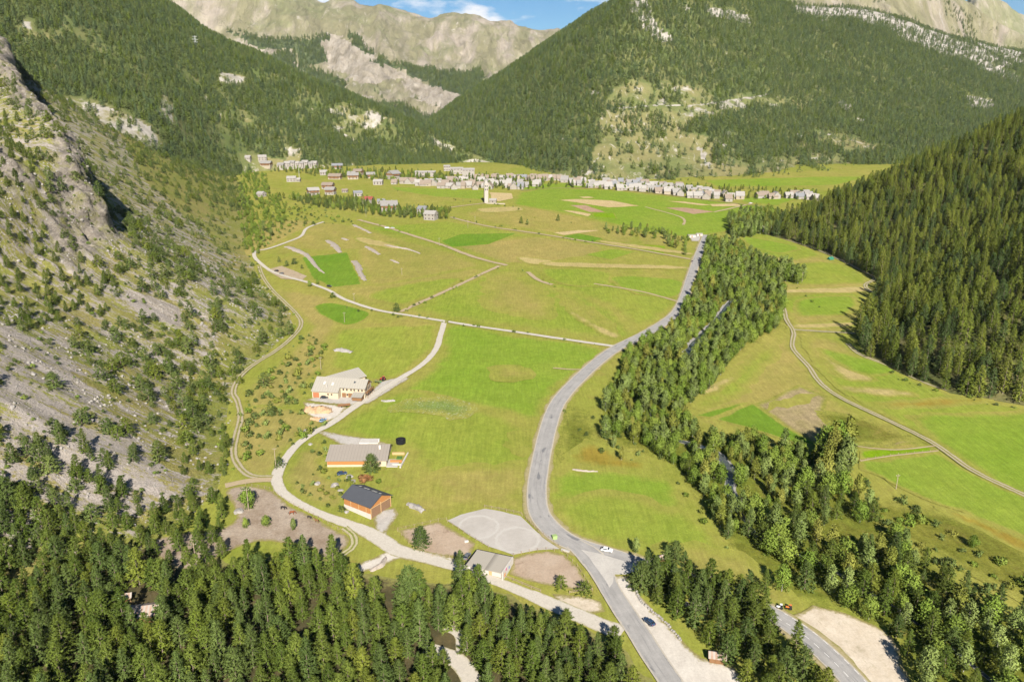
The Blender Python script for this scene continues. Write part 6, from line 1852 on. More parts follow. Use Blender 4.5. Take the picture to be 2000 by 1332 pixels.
def tractor(px, py, heading, mat, label, sc_=1.0):
    r = empty('tractor', G(px, py, .3), heading); r.scale = (sc_,) * 3; tag(r, label, 'tractor')
    MB().box((.9, 0, 1.05), (1.7, .8, .7)).box((1.8, 0, .95), (.12, .7, .5)).build('bonnet', mat, r, bevel=.05)
    MB().box((-.5, 0, 1.2), (1.3, 1.2, .5)).build('body', mat, r, bevel=.05)
    MB().box((-.5, 0, 1.95), (1.15, 1.15, 1.0)).build('cab', GLASSC, r, bevel=.06); MB().box((-.5, 0, 2.5), (1.35, 1.35, .14)).build('cab_roof', mat, r)
    for x, rr_, ww in ((-.7, .8, .45), (1.4, .48, .3)):
        for y in (-1, 1): MB().tube((x, y * .65, rr_), (x, y * (.65 + ww), rr_), rr_, n=16).build('wheel', RUBBER, r)
    MB().tube((1.1, .3, 1.4), (1.1, .3, 2.2), .06, n=6).build('exhaust', BLACK, r)
tractor(748, 744, 2.6, P_R, 'red tractor parked beside the farmhouse yard')
tractor(1541, 1190, 2.8, P_O, 'small orange tractor parked beside the lower road', .62)
tractor(1523, 1189, 2.9, P_W, 'small white tractor left of the orange one beside the lower road', .62)
# flat trailers / stacks near the farm
def trailer(px, py, rz, L_, mat, label):
    r = empty('trailer', G(px, py, .3), rz); tag(r, label, 'trailer')
    MB().box((0, 0, .8), (L_, 1.9, .18)).build('bed', mat, r); MB().box((0, .92, 1.05), (L_, .07, .4)).build('side_board', BROWNW, r); MB().box((0, -.92, 1.05), (L_, .07, .4)).build('side_board', BROWNW, r)
    for x in (-.2 * L_, .2 * L_):
        for y in (-.8, .8): MB().tube((x, y - .12, .36), (x, y + .12, .36), .36, n=12).build('wheel', RUBBER, r)
    MB().tube((L_ / 2, 0, .6), (L_ / 2 + 1.3, 0, .5), .06, n=6).build('drawbar', METAL, r)
trailer(672, 795, .3, 6.5, BROWNW, 'brown flat trailer at the edge of the farmhouse yard')
trailer(738, 748, -.5, 4.5, P_GR, 'green trailer beside the red tractor')

# ---- poles, masts, fences
def pole(px, py, h, label, arm=True):
    p = G(px, py)
    if px < 520 and py > 520:
        p.z = float(on_left(np.array([[p.x, p.y]]))[0, 2])
    r = empty('power_pole', p - Vector((0, 0, .5)), random.random() * .6); tag(r, label, 'power pole', 'power poles across the valley')
    MB().tube((0, 0, 0), (0, 0, h + .5), .17, .11).build('post', POLEW, r)
    if arm:
        MB().box((0, 0, h - .3), (1.8, .12, .14)).build('crossarm', POLEW, r)
        for x in (-.8, 0, .8): MB().tube((x, 0, h - .2), (x, 0, h + .12), .07, .05, 6).build('insulator', METAL, r)
for x, y, h, l in ((539, 914, 10, 'wooden power pole at the fork of the farm track'), (486, 997, 10, 'wooden power pole in the brown paddock beside the leafy tree'), (385, 1118, 12, 'wooden power pole at the forest edge below the paddock'),
                   (627, 722, 8, 'wooden pole left of the farmhouse wing'), (673, 630, 7.5, 'pole in the small dark green field'), (692, 591, 7.5, 'pole just above the farm track bend'), (858, 480, 8, 'pole beside the stony field path'),
                   (928, 438, 9, 'pole beside the upper field path, nearer the tower'), (914, 446, 9, 'pole on the meadow below the upper field path'), (785, 537, 6, 'short pole alone in the middle meadow'), (1566, 553, 9, 'pale pole at the end of the birch row'),
                   (1750, 955, 7, 'pole on the brown bank below the vivid field'), (715, 425, 9, 'pole in front of the big chalet')):
    pole(x, y, h, l)
ms = empty('mast', G(585, 353), 0); tag(ms, 'tall white mast standing in the upper hamlet', 'mast')
MB().tube((0, 0, -1), (0, 0, 22), .35, .18).build('pole', WHITE, ms); MB().box((0, 0, 21), (1.6, 1.6, .5)).build('lamp_ring', METAL, ms)
py_ = Vector(PD(384, 106, 1560)); py_.z -= 4
pl = empty('pylon', py_, .4); tag(pl, 'grey lattice power pylon rising from the forest on the left mountain', 'pylon')
m = MB()
for a in range(4):
    c0 = Vector((cos(a * pi / 2 + .785), sin(a * pi / 2 + .785), 0))
    m.tube(c0 * 4, c0 * .8 + Vector((0, 0, 38)), .3, .2, 5)
    c1 = Vector((cos(a * pi / 2 + 2.356), sin(a * pi / 2 + 2.356), 0))
    for k in range(6):
        z0, z1 = k * 6, k * 6 + 6
        f0, f1 = 4 - 3.2 * z0 / 38, 4 - 3.2 * z1 / 38
        m.tube(c0 * f0 + Vector((0, 0, z0)), c1 * f1 + Vector((0, 0, z1)), .13, n=4)
m.build('lattice', METAL, pl)
for z, w_ in ((26, 9), (31, 11), (36, 8)): MB().box((0, 0, z), (w_, .5, .5)).build('crossarm', METAL, pl)

def fence(pts, label, rails=(.5, 1.0), step=3.0, hh=1.2, off=.2, nm='fence', rail=.05, mat=None):
    C = np.array([WX(*p) for p in pts])
    ln = np.concatenate([[0], np.cumsum(np.linalg.norm(np.diff(C, axis=0), axis=1))])
    n = max(2, int(ln[-1] / step) + 1)
    s = np.linspace(0, ln[-1], n)
    Q = np.stack([np.interp(s, ln, C[:, 0]), np.interp(s, ln, C[:, 1])], 1)
    z = plane_z(Q[:, 1]) + off
    o = Vector((Q[0, 0], Q[0, 1], z[0]))
    r = empty(nm, o); tag(r, label, 'fence')
    pm = None
    for i in range(n):
        if pm is None:
            ob = MB().tube((0, 0, -.4), (0, 0, hh), .085, .075, 6).build('post', mat or FENCEW, r); pm = ob.data
        else:
            ob = link('post', pm, r)
        ob.location = Vector((Q[i, 0], Q[i, 1], z[i])) - o
    for h in rails:
        m = MB()
        for i in range(n - 1):
            m.tube(Vector((Q[i, 0], Q[i, 1], z[i] + h)) - o, Vector((Q[i + 1, 0], Q[i + 1, 1], z[i + 1] + h)) - o, rail, n=5, caps=False)
        m.build('rail', mat or FENCEW, r)
fence([(946, 991), (980, 997), (1018, 1005)], 'pale wooden rail fence along the top of the riding arena')
fence([(984, 1128), (1010, 1138), (1030, 1147), (1056, 1157)], 'wooden rail fence beside the lane below the stable', rail=.08)
fence([(1112, 1160), (1135, 1157), (1157, 1154)], 'short wooden rail fence at the bottom of the right pink paddock', rail=.08)
fence([(777, 1038), (800, 1064), (820, 1078), (842, 1088), (880, 1090), (912, 1088)], 'thin post fence along the lower side of the left pink paddock', rail=.025)
fence([(777, 1036), (812, 1028), (856, 1018), (872, 1016)], 'thin post fence along the top of the left pink paddock', rail=.025)
fence([(874, 1020), (905, 1041), (954, 1070)], 'thin post fence between the arena and the left pink paddock', rail=.025)
fence([(1003, 1086), (1030, 1079), (1070, 1074), (1100, 1080), (1126, 1105), (1156, 1150)], 'thin post fence round the top of the right pink paddock', rail=.025)
fence([(1020, 1008), (1052, 1038), (1092, 1068)], 'thin post fence between the arena and the road', rail=.025)
fence([(480, 948), (525, 955), (562, 982), (602, 1002), (642, 1024), (680, 1046)], 'thin post fence between the brown paddock and the lane', rail=.025)
fence([(1680, 901), (1740, 891), (1832, 882)], 'thin post fence between the two vivid fields', rail=.02, step=4)

for x_, y_ in ((706, 938), (714, 936), (722, 938), (711, 943)):
    m = broadleaf_mesh('rust_bush', 2.4, 1.7, 0.0, 16, 12, 0.5, 900 + x_); o = link('bush', m, mats=[F_RUST]); o.location = G(x_, y_); tag(o, 'rust red bush in the clump before the barn roof', 'bush', 'rust red bushes behind the barn')
# ---- horses
def horse(px, py, heading, c1, c2, label, graze=True, s=1.0):
    t_ = foliage('horse coat', c1, c2, 0.05)
    t_.node_tree.nodes['Principled BSDF'].inputs['Roughness'].default_value = .55
    p = G(px, py, PZ)
    r = empty('horse', p, heading); r.scale = (s, s, s); tag(r, label, 'horse')
    head = [((.72, 0, 1.28), .27), ((1.02, 0, 1.22 if graze else 1.62), .19), ((1.28, 0, .86 if graze else 1.95), .14), ((1.42, 0, .50 if graze else 2.0), .125), ((1.56, 0, .22 if graze else 1.78), .08)]
    vs = [((0, 0, 1.12), .34), ((.38, 0, 1.13), .34)] + head
    ed = [(0, 1), (1, 2), (2, 3), (3, 4), (4, 5), (5, 6)]
    def add(pts, root):
        prev = root
        for q in pts:
            vs.append(q); ed.append((prev, len(vs) - 1)); prev = len(vs) - 1
    add([((-.42, 0, 1.16), .32), ((-.72, 0, 1.20), .25)], 0)
    rump = len(vs) - 2
    for y in (-1, 1):
        add([((.55, y * .17, .92), .15), ((.60, y * .18, .58), .085), ((.58, y * .18, .30), .06), ((.60, y * .18, .02), .07)], 1)
        add([((-.58, y * .18, .95), .19), ((-.50, y * .18, .68), .11), ((-.74, y * .18, .46), .075), ((-.68, y * .18, .20), .058), ((-.66, y * .18, .02), .07)], rump)
    me = bpy.data.meshes.new('body')
    me.from_pydata([v[0] for v in vs], ed, [])
    o = link('body', me, r, [t_])
    o.modifiers.new('skin', 'SKIN')
    for i, v in enumerate(vs):
        me.skin_vertices[0].data[i].radius = (v[1] * .92, v[1] * (1.0 if i > 6 else .92))
    me.skin_vertices[0].data[0].use_root = True
    sd = o.modifiers.new('sub', 'SUBSURF'); sd.levels = 1; sd.render_levels = 2
    hair = simple('dark horse hair', (0.02, 0.016, 0.013))
    m = MB()
    hx, hz = head[3][0][0] - .04, head[3][0][2] + .13
    a, b = Vector(head[0][0]) + Vector((.05, 0, .24)), Vector(head[3][0]) + Vector((-.05, 0, .13))
    for k in range(8):
        q0 = a.lerp(b, k / 8); q1 = a.lerp(b, (k + 1) / 8)
        m.tube(q0, q1 + Vector((0, .02 * (-1) ** k, 0)), .07, .07, 5)
    m.build('mane', hair, r)
    MB().tube((-.9, 0, 1.22), (-1.08, 0, .95), .05, .08, 6).tube((-1.08, 0, .95), (-1.05, 0, .5), .08, .03, 6).build('tail', hair, r)
    for y in (-.06, .06): MB().tube((hx, y, hz - .05), (hx + .02, y * 1.3, hz + .13), .045, .01, 5).build('ear', t_, r)
horse(553, 996, radians(-10), (0.018, 0.016, 0.016), (0.03, 0.026, 0.024), 'black horse grazing at the upper edge of the brown paddock', True, 1.12)
horse(570, 1006, radians(12), (0.20, 0.062, 0.022), (0.15, 0.045, 0.018), 'chestnut horse standing beside the black one in the paddock', True, 1.15)
horse(604, 1014, radians(-25), (0.03, 0.026, 0.024), (0.05, 0.042, 0.036), 'dark horse at the fence side of the brown paddock', True, .95)
horse(619, 1021, radians(160), (0.19, 0.10, 0.05), (0.15, 0.08, 0.04), 'light brown horse at the right end of the group', False, .95)
horse(374, 1046, radians(200), (0.02, 0.018, 0.017), (0.035, 0.03, 0.027), 'black horse by the trees in the left part of the paddock', True, 1.0)

# ---- stones
def stone_mat(name, c1, c2):
    t = NT(name); p = t.objco()
    c = t.mix(t.ramp(t.noise(p, .8, 5, .7), .3, .7), c1, c2); c = t.val(c, t.noise(p, 3, 4, .7), .7, 1.2)
    t.color(c); t.bump(t.noise(p, 2.5, 5, .75), .6, .15); return t.m
ST1 = stone_mat('grey limestone', (0.20, 0.185, 0.17), (0.32, 0.30, 0.275)); ST2 = stone_mat('pinkish heap of stones', (0.25, 0.215, 0.185), (0.34, 0.295, 0.255)); ST3 = stone_mat('orange stone heap', (0.36, 0.22, 0.12), (0.42, 0.30, 0.19))
def rock_mesh(name, seed, sub=3, rough=.35):
    bm = bmesh.new(); bmesh.ops.create_icosphere(bm, subdivisions=sub, radius=1)
    V_ = np.array([v.co[:] for v in bm.verts])
    d = 1 + rough * fbm(V_[:, 0] * 1.1 + seed, V_[:, 1] * 1.1, V_[:, 2] * 1.1, 4, seed)
    d += .12 * np.round(fbm(V_[:, 0] * .8, V_[:, 1] * .8 + seed, V_[:, 2] * .8, 2, seed + 5) * 3) / 3
    for v, k in zip(bm.verts, d): v.co = v.co * float(k)
    me = bpy.data.meshes.new(name); bm.to_mesh(me); bm.free()
    return me
ROCKS = [rock_mesh('boulder', 31 + k) for k in range(5)]
for m in ROCKS: m.materials.append(ST1)
def rock(p, s, label, group=None, nm='boulder', rz=None, k=None):
    o = link(nm, ROCKS[random.randrange(5) if k is None else k]); o.location = p; o.scale = s; o.rotation_euler = (0, 0, random.random() * 6.28 if rz is None else rz)
    return tag(o, label, nm.replace('_', ' '), group)
def rock_px(px, py, s, label, **k):
    p = G(px, py)
    if p.x < float(left_foot(p.y)): pass
    return rock(p, s, label, **k)
def on_surface(Sf, px, py):
    q1, q2, d_ = project(Sf.P)
    m = (q1 - px) ** 2 + (q2 - py) ** 2 + (d_ * .004) ** 2
    i = np.unravel_index(np.argmin(m), m.shape)
    return Vector(Sf.P[i])
heapn = [0]
def heap(px_pts, h, mat, label, nm='stone_heap', cat='stone heap', bump=.5):
    """a mound of stones along a px line (x, y, half width in metres)"""
    C = np.array([list(WX(a, b)) + [c_] for a, b, c_ in px_pts]); C = catmull(C, 8 * (len(C) - 1) + 1) if len(C) > 1 else C
    n = len(C); T = np.gradient(C[:, :2], axis=0); T /= np.linalg.norm(T, axis=1)[:, None] + 1e-9; N = np.stack([-T[:, 1], T[:, 0]], 1)
    ac = np.linspace(-1, 1, 11); heapn[0] += 1
    rows = []
    for u in ac:
        q = C[:, :2] + N * (u * C[:, 2] * (.85 + .6 * fbm(C[:, 0] * .35, C[:, 1] * .35, u, 3, 31 + heapn[0])))[:, None]
        e = np.sin(np.linspace(0.05, pi - .05, n)) ** .5
        z = h * (1 - u * u) * e * (1 + .5 * fbm(q[:, 0] * .5, q[:, 1] * .5, 0, 3, heapn[0])) + bump * .8 * fbm(q[:, 0] * 1.3, q[:, 1] * 1.3, 0, 3, 9) - (.25 if abs(u) == 1 else 0)
        rows.append(np.stack([q[:, 0], q[:, 1], plane_z(q[:, 1]) + z + .2], 1))
    V_ = np.stack(rows, 0); o0 = V_.reshape(-1, 3).mean(0)
    me = mesh_np(nm, V_.reshape(-1, 3) - o0, grid_faces(11, n)[:, ::-1], True)
    o = link(nm, me, mats=[mat]); o.location = o0
    return tag(o, label, cat)
heap([(640, 470, 3), (655, 482, 4), (665, 494, 2)], 1.2, ST2, 'pale stone heap above the green rectangle, left of the pair')
heap([(715, 482, 2), (728, 490, 3), (742, 498, 1.5)], 1.2, ST2, 'pale stone heap in the yellow meadow, right of the pair')
heap([(690, 510, 3), (700, 522, 3.5), (704, 535, 3), (714, 549, 2)], 1.3, ST2, 'long pinkish stone heap at the right edge of the green rectangle')
heap([(752, 479, 1.5), (780, 485, 2), (798, 488, 1.5), (822, 496, 1)], 1.0, ST2, 'thin line of stones below the stony field path')
heap([(764, 508, 1.5), (772, 512, 1.5), (780, 515, 1)], .8, ST2, 'small stone heap alone in the middle meadow')
heap([(668, 466, 2), (680, 470, 2)], .9, ST2, 'little stone heap between the two pale ones')
heap([(560, 482, 3), (580, 490, 4), (600, 500, 3), (618, 522, 2), (634, 535, 1)], 1.3, ST2, 'stone bank with bushes left of the green rectangle')
heap([(690, 440, 3), (705, 447, 2), (725, 456, 2)], 1.0, ST2, 'stone heap at the head of the stony field path')
heap([(652, 686, 1.5), (665, 684, 2.5), (688, 689, 2)], 1.3, ST1, 'flat grey rocks on the meadow above the farmhouse')
heap([(595, 800, 2.5), (612, 803, 5), (632, 803, 4.5), (646, 808, 2)], 2.0, ST3, 'orange heap of building stone below the farmhouse yard', bump=1.6)
heap([(606, 818, 1.5), (626, 820, 2.2), (640, 822, 1.2)], 1.0, ST3, 'smaller orange stone heap beside the blue car', bump=1.2)
heap([(795, 985, 1.2), (812, 992, 2.5), (828, 1000, 1.2)], 1.0, ST1, 'grey slabs of rock on the meadow beside the barn', bump=.9)
heap([(745, 783, .8), (755, 784, 1.2), (772, 783, .6)], .6, ST1, 'small scatter of white stones by the lane below the farmhouse')
heap([(1350, 1168, 2), (1362, 1178, 3), (1372, 1192, 2)], 1.6, ST2, 'pale gravel heap beside the boulder row')
heap([(1322, 1180, 1.0), (1345, 1178, 1.4)], .5, ST1, 'low stone patch beside the boulder row')
heap([(1118, 917, .3), (1138, 920, .8), (1168, 921, .3)], .35, ST2, 'line of pale stones across the meadow right of the road')
heap([(722, 1116, .8), (745, 1104, 1.3), (755, 1088, .9)], .7, ST2, 'stone bank at the edge of the gravel yard')
rw = [WX(*q) for q in ((1240, 1152), (1252, 1175), (1275, 1195), (1300, 1218), (1328, 1250))]
rw = catmull(np.array(rw), 34)
for i, q in enumerate(rw):
    rock((q[0] + random.uniform(-.3, .3), q[1] + random.uniform(-.3, .3), float(plane_z(q[1])) + .35), (random.uniform(.35, .6),) * 3, 'pale boulder in the row edging the gravel yard', 'row of boulders beside the gravel yard')
for x, y, s, l in ((606, 868, 1.2, 'pale boulder beside the driveway fork'), (598, 842, 1.6, 'larger pale boulder left of the driveway fork'), (612, 838, .9, 'small pale boulder above the driveway fork'), (655, 948, 1.9, 'flat pale boulder among the bushes left of the barn'), (683, 931, 1.6, 'pale boulder right of the dark blue car'),
                   (690, 940, 1.3, 'small boulder behind the barn'), (665, 958, 1.2, 'grey boulder behind the barn corner'), (620, 945, 1.6, 'grey boulder in the rough grass left of the barn'), (677, 1000, 1.2, 'white sack-like stone at the corner of the barn'), (466, 1000, 2.4, 'grey boulder beside the leafy tree in the brown paddock'), (160, 975, 1.4, 'small dark topped boulder on the scree above the forest')):
    rock_px(x, y, (s, s * .85, s * .6), l)
P = L_S.sample(5000, rng)
q1, q2, _ = project(P)
P = P[(q1 > -20) & (q1 < 620) & (q2 > 120) & (q2 < 1030) & (P[:, 1] < 700)][:220]
for p in P:
    s = random.uniform(.45, 1.0) ** 2 * 1.3
    rock(p, (s, s * random.uniform(.7, 1.1), s * random.uniform(.5, .9)), 'loose grey boulder lying on the scree of the left slope', 'boulders on the scree', 'boulder')
# ================================================================== hamlet and village
VG = random.Random(5)
W_WHITE = simple('white house wall', (0.275, 0.255, 0.228), (0.22, 0.204, 0.183), .5, obj=True)
W_CREAM = simple('cream house wall', (0.30, 0.26, 0.20), (0.25, 0.215, 0.165), .5, obj=True)
W_STONE = simple('grey stone house wall', (0.26, 0.235, 0.20), (0.21, 0.19, 0.165), .5, obj=True)
RF = {'pale grey': roofing('pale grey house roof', (0.235, 0.22, 0.205), (0.29, 0.275, 0.255)), 'grey': roofing('grey house roof', (0.19, 0.18, 0.17), (0.23, 0.22, 0.205)),
      'brown': roofing('brown house roof', (0.18, 0.145, 0.115), (0.22, 0.18, 0.145)), 'red': roofing('red house roof', (0.20, 0.055, 0.04), (0.24, 0.075, 0.055)), 'slate': roofing('slate house roof', (0.15, 0.155, 0.165), (0.19, 0.195, 0.205))}
WL = {'white': W_WHITE, 'cream': W_CREAM, 'stone': W_STONE}
def GS(px, py):
    """a spot on the valley floor or, where the mountain foot stands in front of it, on the mountain"""
    g = G(px, py)
    q1, q2, d_ = project(LM_S.P)
    m = (q1 - px) ** 2 + (q2 - py) ** 2 + np.where(LM_v < 1.0, 0, 1e6)
    i = np.unravel_index(np.argmin(m), m.shape)
    if m[i] < 30 and LM_S.P[i][1] < g.y:
        return Vector(LM_S.P[i])
    return g
def house(p, rz, w, d, h, roof, wall, label, chalet=False, group=None, wins=0, pitch=.62, chimney=True, nm='house', cat='house'):
    r = empty(nm, p, rz); tag(r, label, cat, group)
    gable(r, (WL[wall], RF[roof]), -w / 2, w / 2, -d / 2, d / 2, h, 0, h + d / 2 * pitch, over=.9 if chalet else .5, base=5.0, thick=.3)
    if chalet:
        MB().box((0, 0, h - 1.3), (w + .1, d + .1, 2.7)).build('timber_storey', BROWNW, r)
        MB().box((0, -d / 2 - .7, h - 2.6), (w * .8, 1.3, .9)).build('balcony', BROWNW, r)
    if chimney:
        MB().box((w * .2, d * .12, h + d * .5 * pitch), (.9, .9, 1.6)).build('chimney', WL[wall], r)
    for k in range(wins):
        x = (k - (wins - 1) / 2) * w / wins
        for z in ((1.7, h - 1.4) if h > 4.5 else (1.6,)):
            window(r, x, -d / 2 - (.12 if chalet and z > 2 else .06), z, 1.1, 1.3, 0, BROWNW)
        if k < 2:
            window(r, w / 2 + (.12 if chalet else .06), (k - .5) * d * .45, h - 1.4, 1.1, 1.3, pi / 2, BROWNW)
    return r
# hamlet: px foot, width, depth, wall height, roof, wall, chalet, turn (degrees), words
HAM = [(760, 412, 20, 17, 7.5, 'grey', 'white', True, 12, 'biggest chalet of the hamlet with broad grey roof and brown timber storey'), (719, 397, 14, 10, 5.5, 'red', 'white', False, -8, 'white house with a bright red roof among conifers'),
       (699, 383, 12, 9, 4.5, 'slate', 'white', False, 20, 'house with a bluish roof left of the red roofed one'), (842, 429, 14, 11, 7, 'pale grey', 'white', False, -20, 'front half of the white double house at the hamlet end'), (826, 418, 11, 10, 6.5, 'slate', 'white', False, -20, 'rear half of the white double house with slate roof'),
       (612, 381, 15, 11, 7, 'pale grey', 'white', True, 30, 'chalet with white gable, left of the pair above the conifer row'), (646, 380, 13, 11, 7, 'grey', 'white', True, -8, 'front chalet of the pair above the conifer row'), (641, 369, 16, 11, 6, 'brown', 'white', True, -8, 'brown roofed chalet behind the front one of the pair'),
       (570, 355, 14, 10, 5.5, 'pale grey', 'white', False, 5, 'white house below the tall mast'), (582, 355, 8, 7, 3.5, 'pale grey', 'white', False, 0, 'low white annex at the foot of the mast'), (511, 384, 11, 9, 4, 'pale grey', 'white', False, -25, 'lone pale house at the far left of the hamlet'),
       (513, 314, 14, 11, 6, 'pale grey', 'white', False, 20, 'white gabled house highest at the left end of the hamlet'), (521, 325, 18, 12, 5, 'grey', 'cream', True, -5, 'chalet with orange timber under a wide grey roof'), (485, 312, 9, 8, 4.5, 'pale grey', 'white', False, 0, 'small house at the upper left edge by the forest'),
       (659, 330, 18, 11, 6, 'slate', 'white', True, 10, 'slate roofed chalet against the forest edge'), (632, 342, 12, 10, 5, 'pale grey', 'white', False, 15, 'small white house below the forest edge'), (655, 350, 20, 12, 5, 'brown', 'cream', True, -6, 'wide brown chalet in the middle of the upper hamlet'),
       (690, 350, 17, 12, 6.5, 'grey', 'cream', True, 8, 'grey roofed cream chalet right of the wide brown one'), (700, 342, 15, 11, 6.5, 'brown', 'cream', True, -12, 'brown timber chalet at the forest edge'), (724, 348, 13, 11, 6, 'grey', 'cream', True, 14, 'cream chalet left of the tall gabled one'),
       (739, 361, 14, 10, 5, 'pale grey', 'white', False, -4, 'white bungalow on the meadow edge below the chalets'), (769, 350, 18, 15, 9, 'grey', 'white', True, 50, 'tall chalet with a steep gable among dark conifers'), (790, 358, 15, 11, 5, 'grey', 'white', False, 5, 'low house right of the tall gabled chalet'),
       (745, 398, 10, 8, 3.5, 'slate', 'white', False, 0, 'shed-like house behind the red roofed one'), (674, 376, 8, 6, 3, 'brown', 'stone', False, 0, 'small brown hut right of the chalet pair'), (687, 345, 12, 9, 5.5, 'grey', 'white', True, 0, 'small chalet squeezed behind the grey roofed cream one')]
for x, y, w, d, h, rf, wl, ch, tn_, words in HAM:
    house(GS(x, y), radians(tn_), w, d, h, rf, wl, words, ch, 'houses of the hamlet', wins=3)
# terrace block of white flats with stepped roofs
for k in range(8):
    house(GS(551 + k * 9.2, 327 - (k % 2) * .6 - k * .2), radians(-4), 11, 11, 5.5 + (k % 3) * .8, ('grey', 'pale grey')[k % 2], 'white', ('leftmost', 'second', 'third', 'fourth', 'fifth', 'sixth', 'seventh', 'rightmost')[k] + ' house of the white stepped row under the forest', False, 'white stepped row', wins=2)
# apartment blocks in the upper village
for x, y, w, d, h, words in ((892, 340, 22, 11, 9, 'long white apartment block on the rise behind the village'), (915, 346, 20, 12, 12, 'tall white apartment block with balconies in the upper village'), (873, 334, 11, 9, 8, 'narrow cream block left of the long apartment block'), (831, 345, 34, 11, 7, 'long white row house with many roofs at the meadow top'), (846, 357, 26, 9, 4.5, 'low pale row at the meadow top')):
    house(GS(x, y), radians(VG.uniform(-8, 8)), w, d, h, 'pale grey', 'white', words, False, 'apartment blocks', wins=4, pitch=.4)
# rows of the village
NUM = ['leftmost'] + [w + ' from the left' for w in 'second third fourth fifth sixth seventh eighth ninth tenth eleventh twelfth thirteenth fourteenth fifteenth sixteenth seventeenth eighteenth nineteenth twentieth twenty-first twenty-second twenty-third twenty-fourth twenty-fifth twenty-sixth twenty-seventh twenty-eighth twenty-ninth thirtieth'.split()]
ROWS = [('front village row', [(1130, 364), (1200, 370), (1290, 378), (1380, 388), (1440, 392)], 25, 'pale grey'), ('second village row', [(1108, 360), (1200, 365), (1300, 374), (1390, 382), (1450, 389)], 26, 'pale grey'), ('third village row', [(1100, 356), (1200, 361), (1300, 369), (1380, 376)], 22, 'grey'), ('rear village row', [(1195, 357), (1270, 362), (1330, 366)], 11, 'brown'),
        ('row on the right', [(1482, 386), (1520, 386)], 4, 'brown'), ('outlying row', [(1540, 388), (1562, 388), (1590, 391)], 7, 'pale grey'), ('row behind the outlying one', [(1545, 384), (1580, 385)], 5, 'grey'),
        ('lower upper row', [(860, 368), (930, 368), (960, 368)], 10, 'brown'), ('upper front row', [(770, 358), (840, 364), (930, 366)], 14, 'brown'), ('upper middle row', [(870, 355), (960, 360), (1060, 365)], 20, 'pale grey'), ('upper rear row', [(930, 349), (990, 352), (1060, 353)], 14, 'brown'),
        ('tower row', [(985, 367), (1020, 368)], 4, 'pale grey'), ('mountain foot row', [(1035, 351), (1100, 354)], 8, 'brown')]
for words, line, n, pref in ROWS:
    Cn = catmull(np.array([WX(*q) for q in line]), 200)
    s = np.concatenate([[0], np.cumsum(np.linalg.norm(np.diff(Cn, axis=0), axis=1))])
    cnt = -1
    for k in range(n):
        if VG.random() < .12:
            continue
        cnt += 1
        u = (k + .5 + VG.uniform(-.2, .2)) / n * s[-1]
        x, y = np.interp(u, s, Cn[:, 0]) + VG.uniform(-3, 3), np.interp(u, s, Cn[:, 1]) + VG.uniform(-11, 11)
        rf = pref if VG.random() < .5 else VG.choice(['pale grey', 'grey', 'pale grey', 'brown', 'slate'])
        wl = VG.choice(['white', 'white', 'cream', 'stone', 'white'])
        w, d, h = VG.uniform(8, 12.5), VG.uniform(8, 11), VG.uniform(2.6, 4.8)
        house(Vector((x, y, float(plane_z(y)))), radians(VG.choice([0, 90, 0, 180]) + VG.uniform(-14, 14)), w, d, h, rf, wl, '%s roofed %s house, %s in the %s' % (rf, wl, NUM[cnt], words), False, 'houses of the village', wins=1, pitch=VG.uniform(.85, 1.15), chimney=VG.random() < .5)
# big barn roofs in the village
for x, y, w, d, h, words in ((1365, 378, 34, 12, 6, 'long pale hall with a low roof behind the village'), (1376, 386, 22, 14, 6, 'slate roofed hall in the middle of the village')):
    house(G(x, y), radians(-3), w, d, h, 'slate' if 'slate' in words else 'pale grey', 'cream', words, False, None, wins=3, pitch=.4)
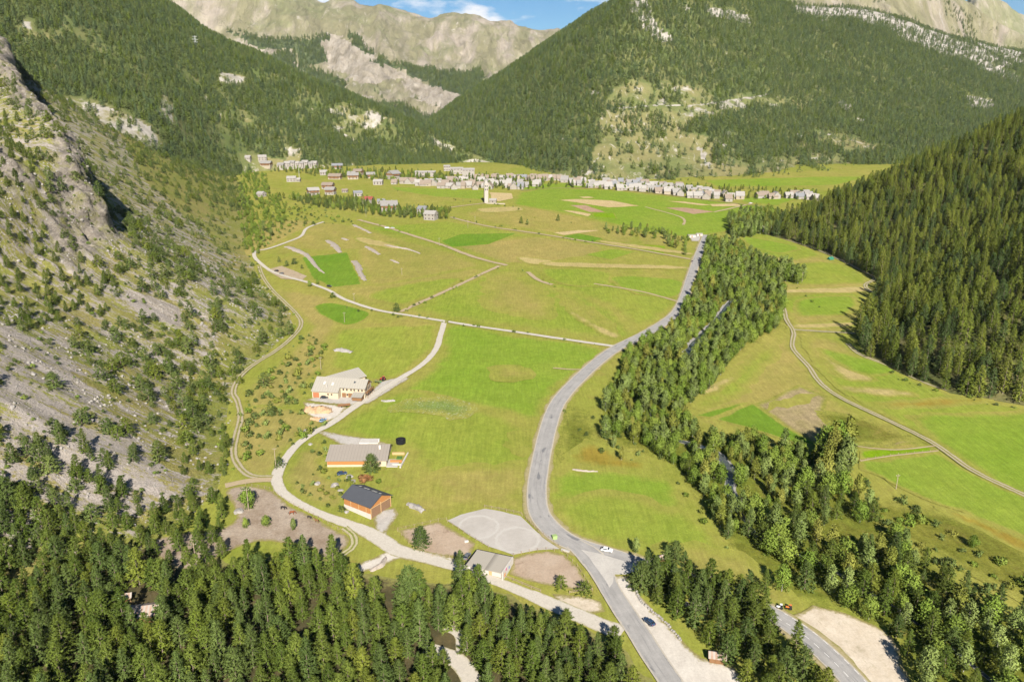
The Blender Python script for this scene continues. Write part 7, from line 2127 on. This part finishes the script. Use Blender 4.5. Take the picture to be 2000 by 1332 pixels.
# church tower
ct = empty('church_tower', G(949.5, 397), radians(12)); tag(ct, 'tall square pale bell tower standing alone at the meadow edge', 'bell tower')
TW = simple('pale tower stone', (0.36, 0.325, 0.285), (0.30, 0.27, 0.235), .6, obj=True)
MB().box((0, 0, 11.5), (5.2, 5.2, 27)).build('shaft', TW, ct)
MB().box((0, 0, 25.2), (5.7, 5.7, .5)).build('cornice', TW, ct)
for a in range(4):
    q = Matrix.Rotation(a * pi / 2, 3, 'Z')
    for x in (-1.1, 1.1):
        for z in (18.0, 22.3):
            o = MB().box((0, 0, 0), (1.1, .12, 2.4)).build('belfry_opening', GLASS, ct); o.location = q @ Vector((x, -2.63, z)); o.rotation_euler = (0, 0, a * pi / 2)
m = MB()
for a in range(4):
    a0, a1 = a * pi / 2 - pi / 4, a * pi / 2 + pi / 4
    m.poly([(2.75 * 1.414 * cos(a0), 2.75 * 1.414 * sin(a0), 25.46), (2.75 * 1.414 * cos(a1), 2.75 * 1.414 * sin(a1), 25.46), (0, 0, 32)])
m.build('spire', RF['pale grey'], ct)
house(G(963, 396), radians(-10), 9, 6, 3.5, 'pale grey', 'stone', 'little stone chapel beside the bell tower', False, None, wins=1, chimney=False, nm='chapel', cat='chapel')
o = MB().box((0, 0, .7), (26, .7, 1.4), rz=radians(-14)).build('stone_wall', STONEW); o.location = G(968, 399); tag(o, 'low stone wall of the churchyard below the bell tower', 'wall')
# mountain road cut on the grassy slope
# ================================================================== rubble on the scree, air
RUB = Kind('rubble')
for k in range(3):
    m = rock_mesh('rubble', 77 + k, 1, .5)
    RUB.coll.objects.link(bpy.data.objects.new('rubble_%02d' % k, m)); m.materials.append(ST1)
    RUB.v.append((m, None, ('', ''), 1))
P = L_S.sample(90000, rng)
q1, q2, _ = project(P)
P = P[(q1 > -20) & (q1 < 620) & (q2 > 150) & (q2 < 1060) & (P[:, 1] < 640)]
P = P[rng.random(len(P)) < np.clip(.35 + 1.3 * fbm(P[:, 0] * .02, P[:, 1] * .13, 0, 3, 401), 0, 1)]
stuff('rubble', RUB, P, rng.uniform(.3, 1.0, len(P)) ** 2 * .85, rng.random(len(P)) * 6.28, rng.integers(0, 3, len(P)), 'angular grey rubble covering the scree of the left slope', 'rubble')
print('rubble', len(P))
hz = MB().box((0, 4200, 640), (14000, 11500, 2000)).build('haze', (lambda t: t)(bpy.data.materials.new('valley air')))
m = hz.data.materials[0]; m.use_nodes = True; m.node_tree.nodes.clear()
o_ = m.node_tree.nodes.new('ShaderNodeOutputMaterial'); v_ = m.node_tree.nodes.new('ShaderNodeVolumePrincipled')
v_.inputs['Color'].default_value = (0.80, 0.88, 1.0, 1); v_.inputs['Density'].default_value = 1.2e-5; v_.inputs['Anisotropy'].default_value = 0.0
m.node_tree.links.new(v_.outputs[0], o_.inputs['Volume'])
hz['kind'] = 'stuff'; hz['label'] = 'thin blue summer haze filling the valley'; hz['category'] = 'haze'
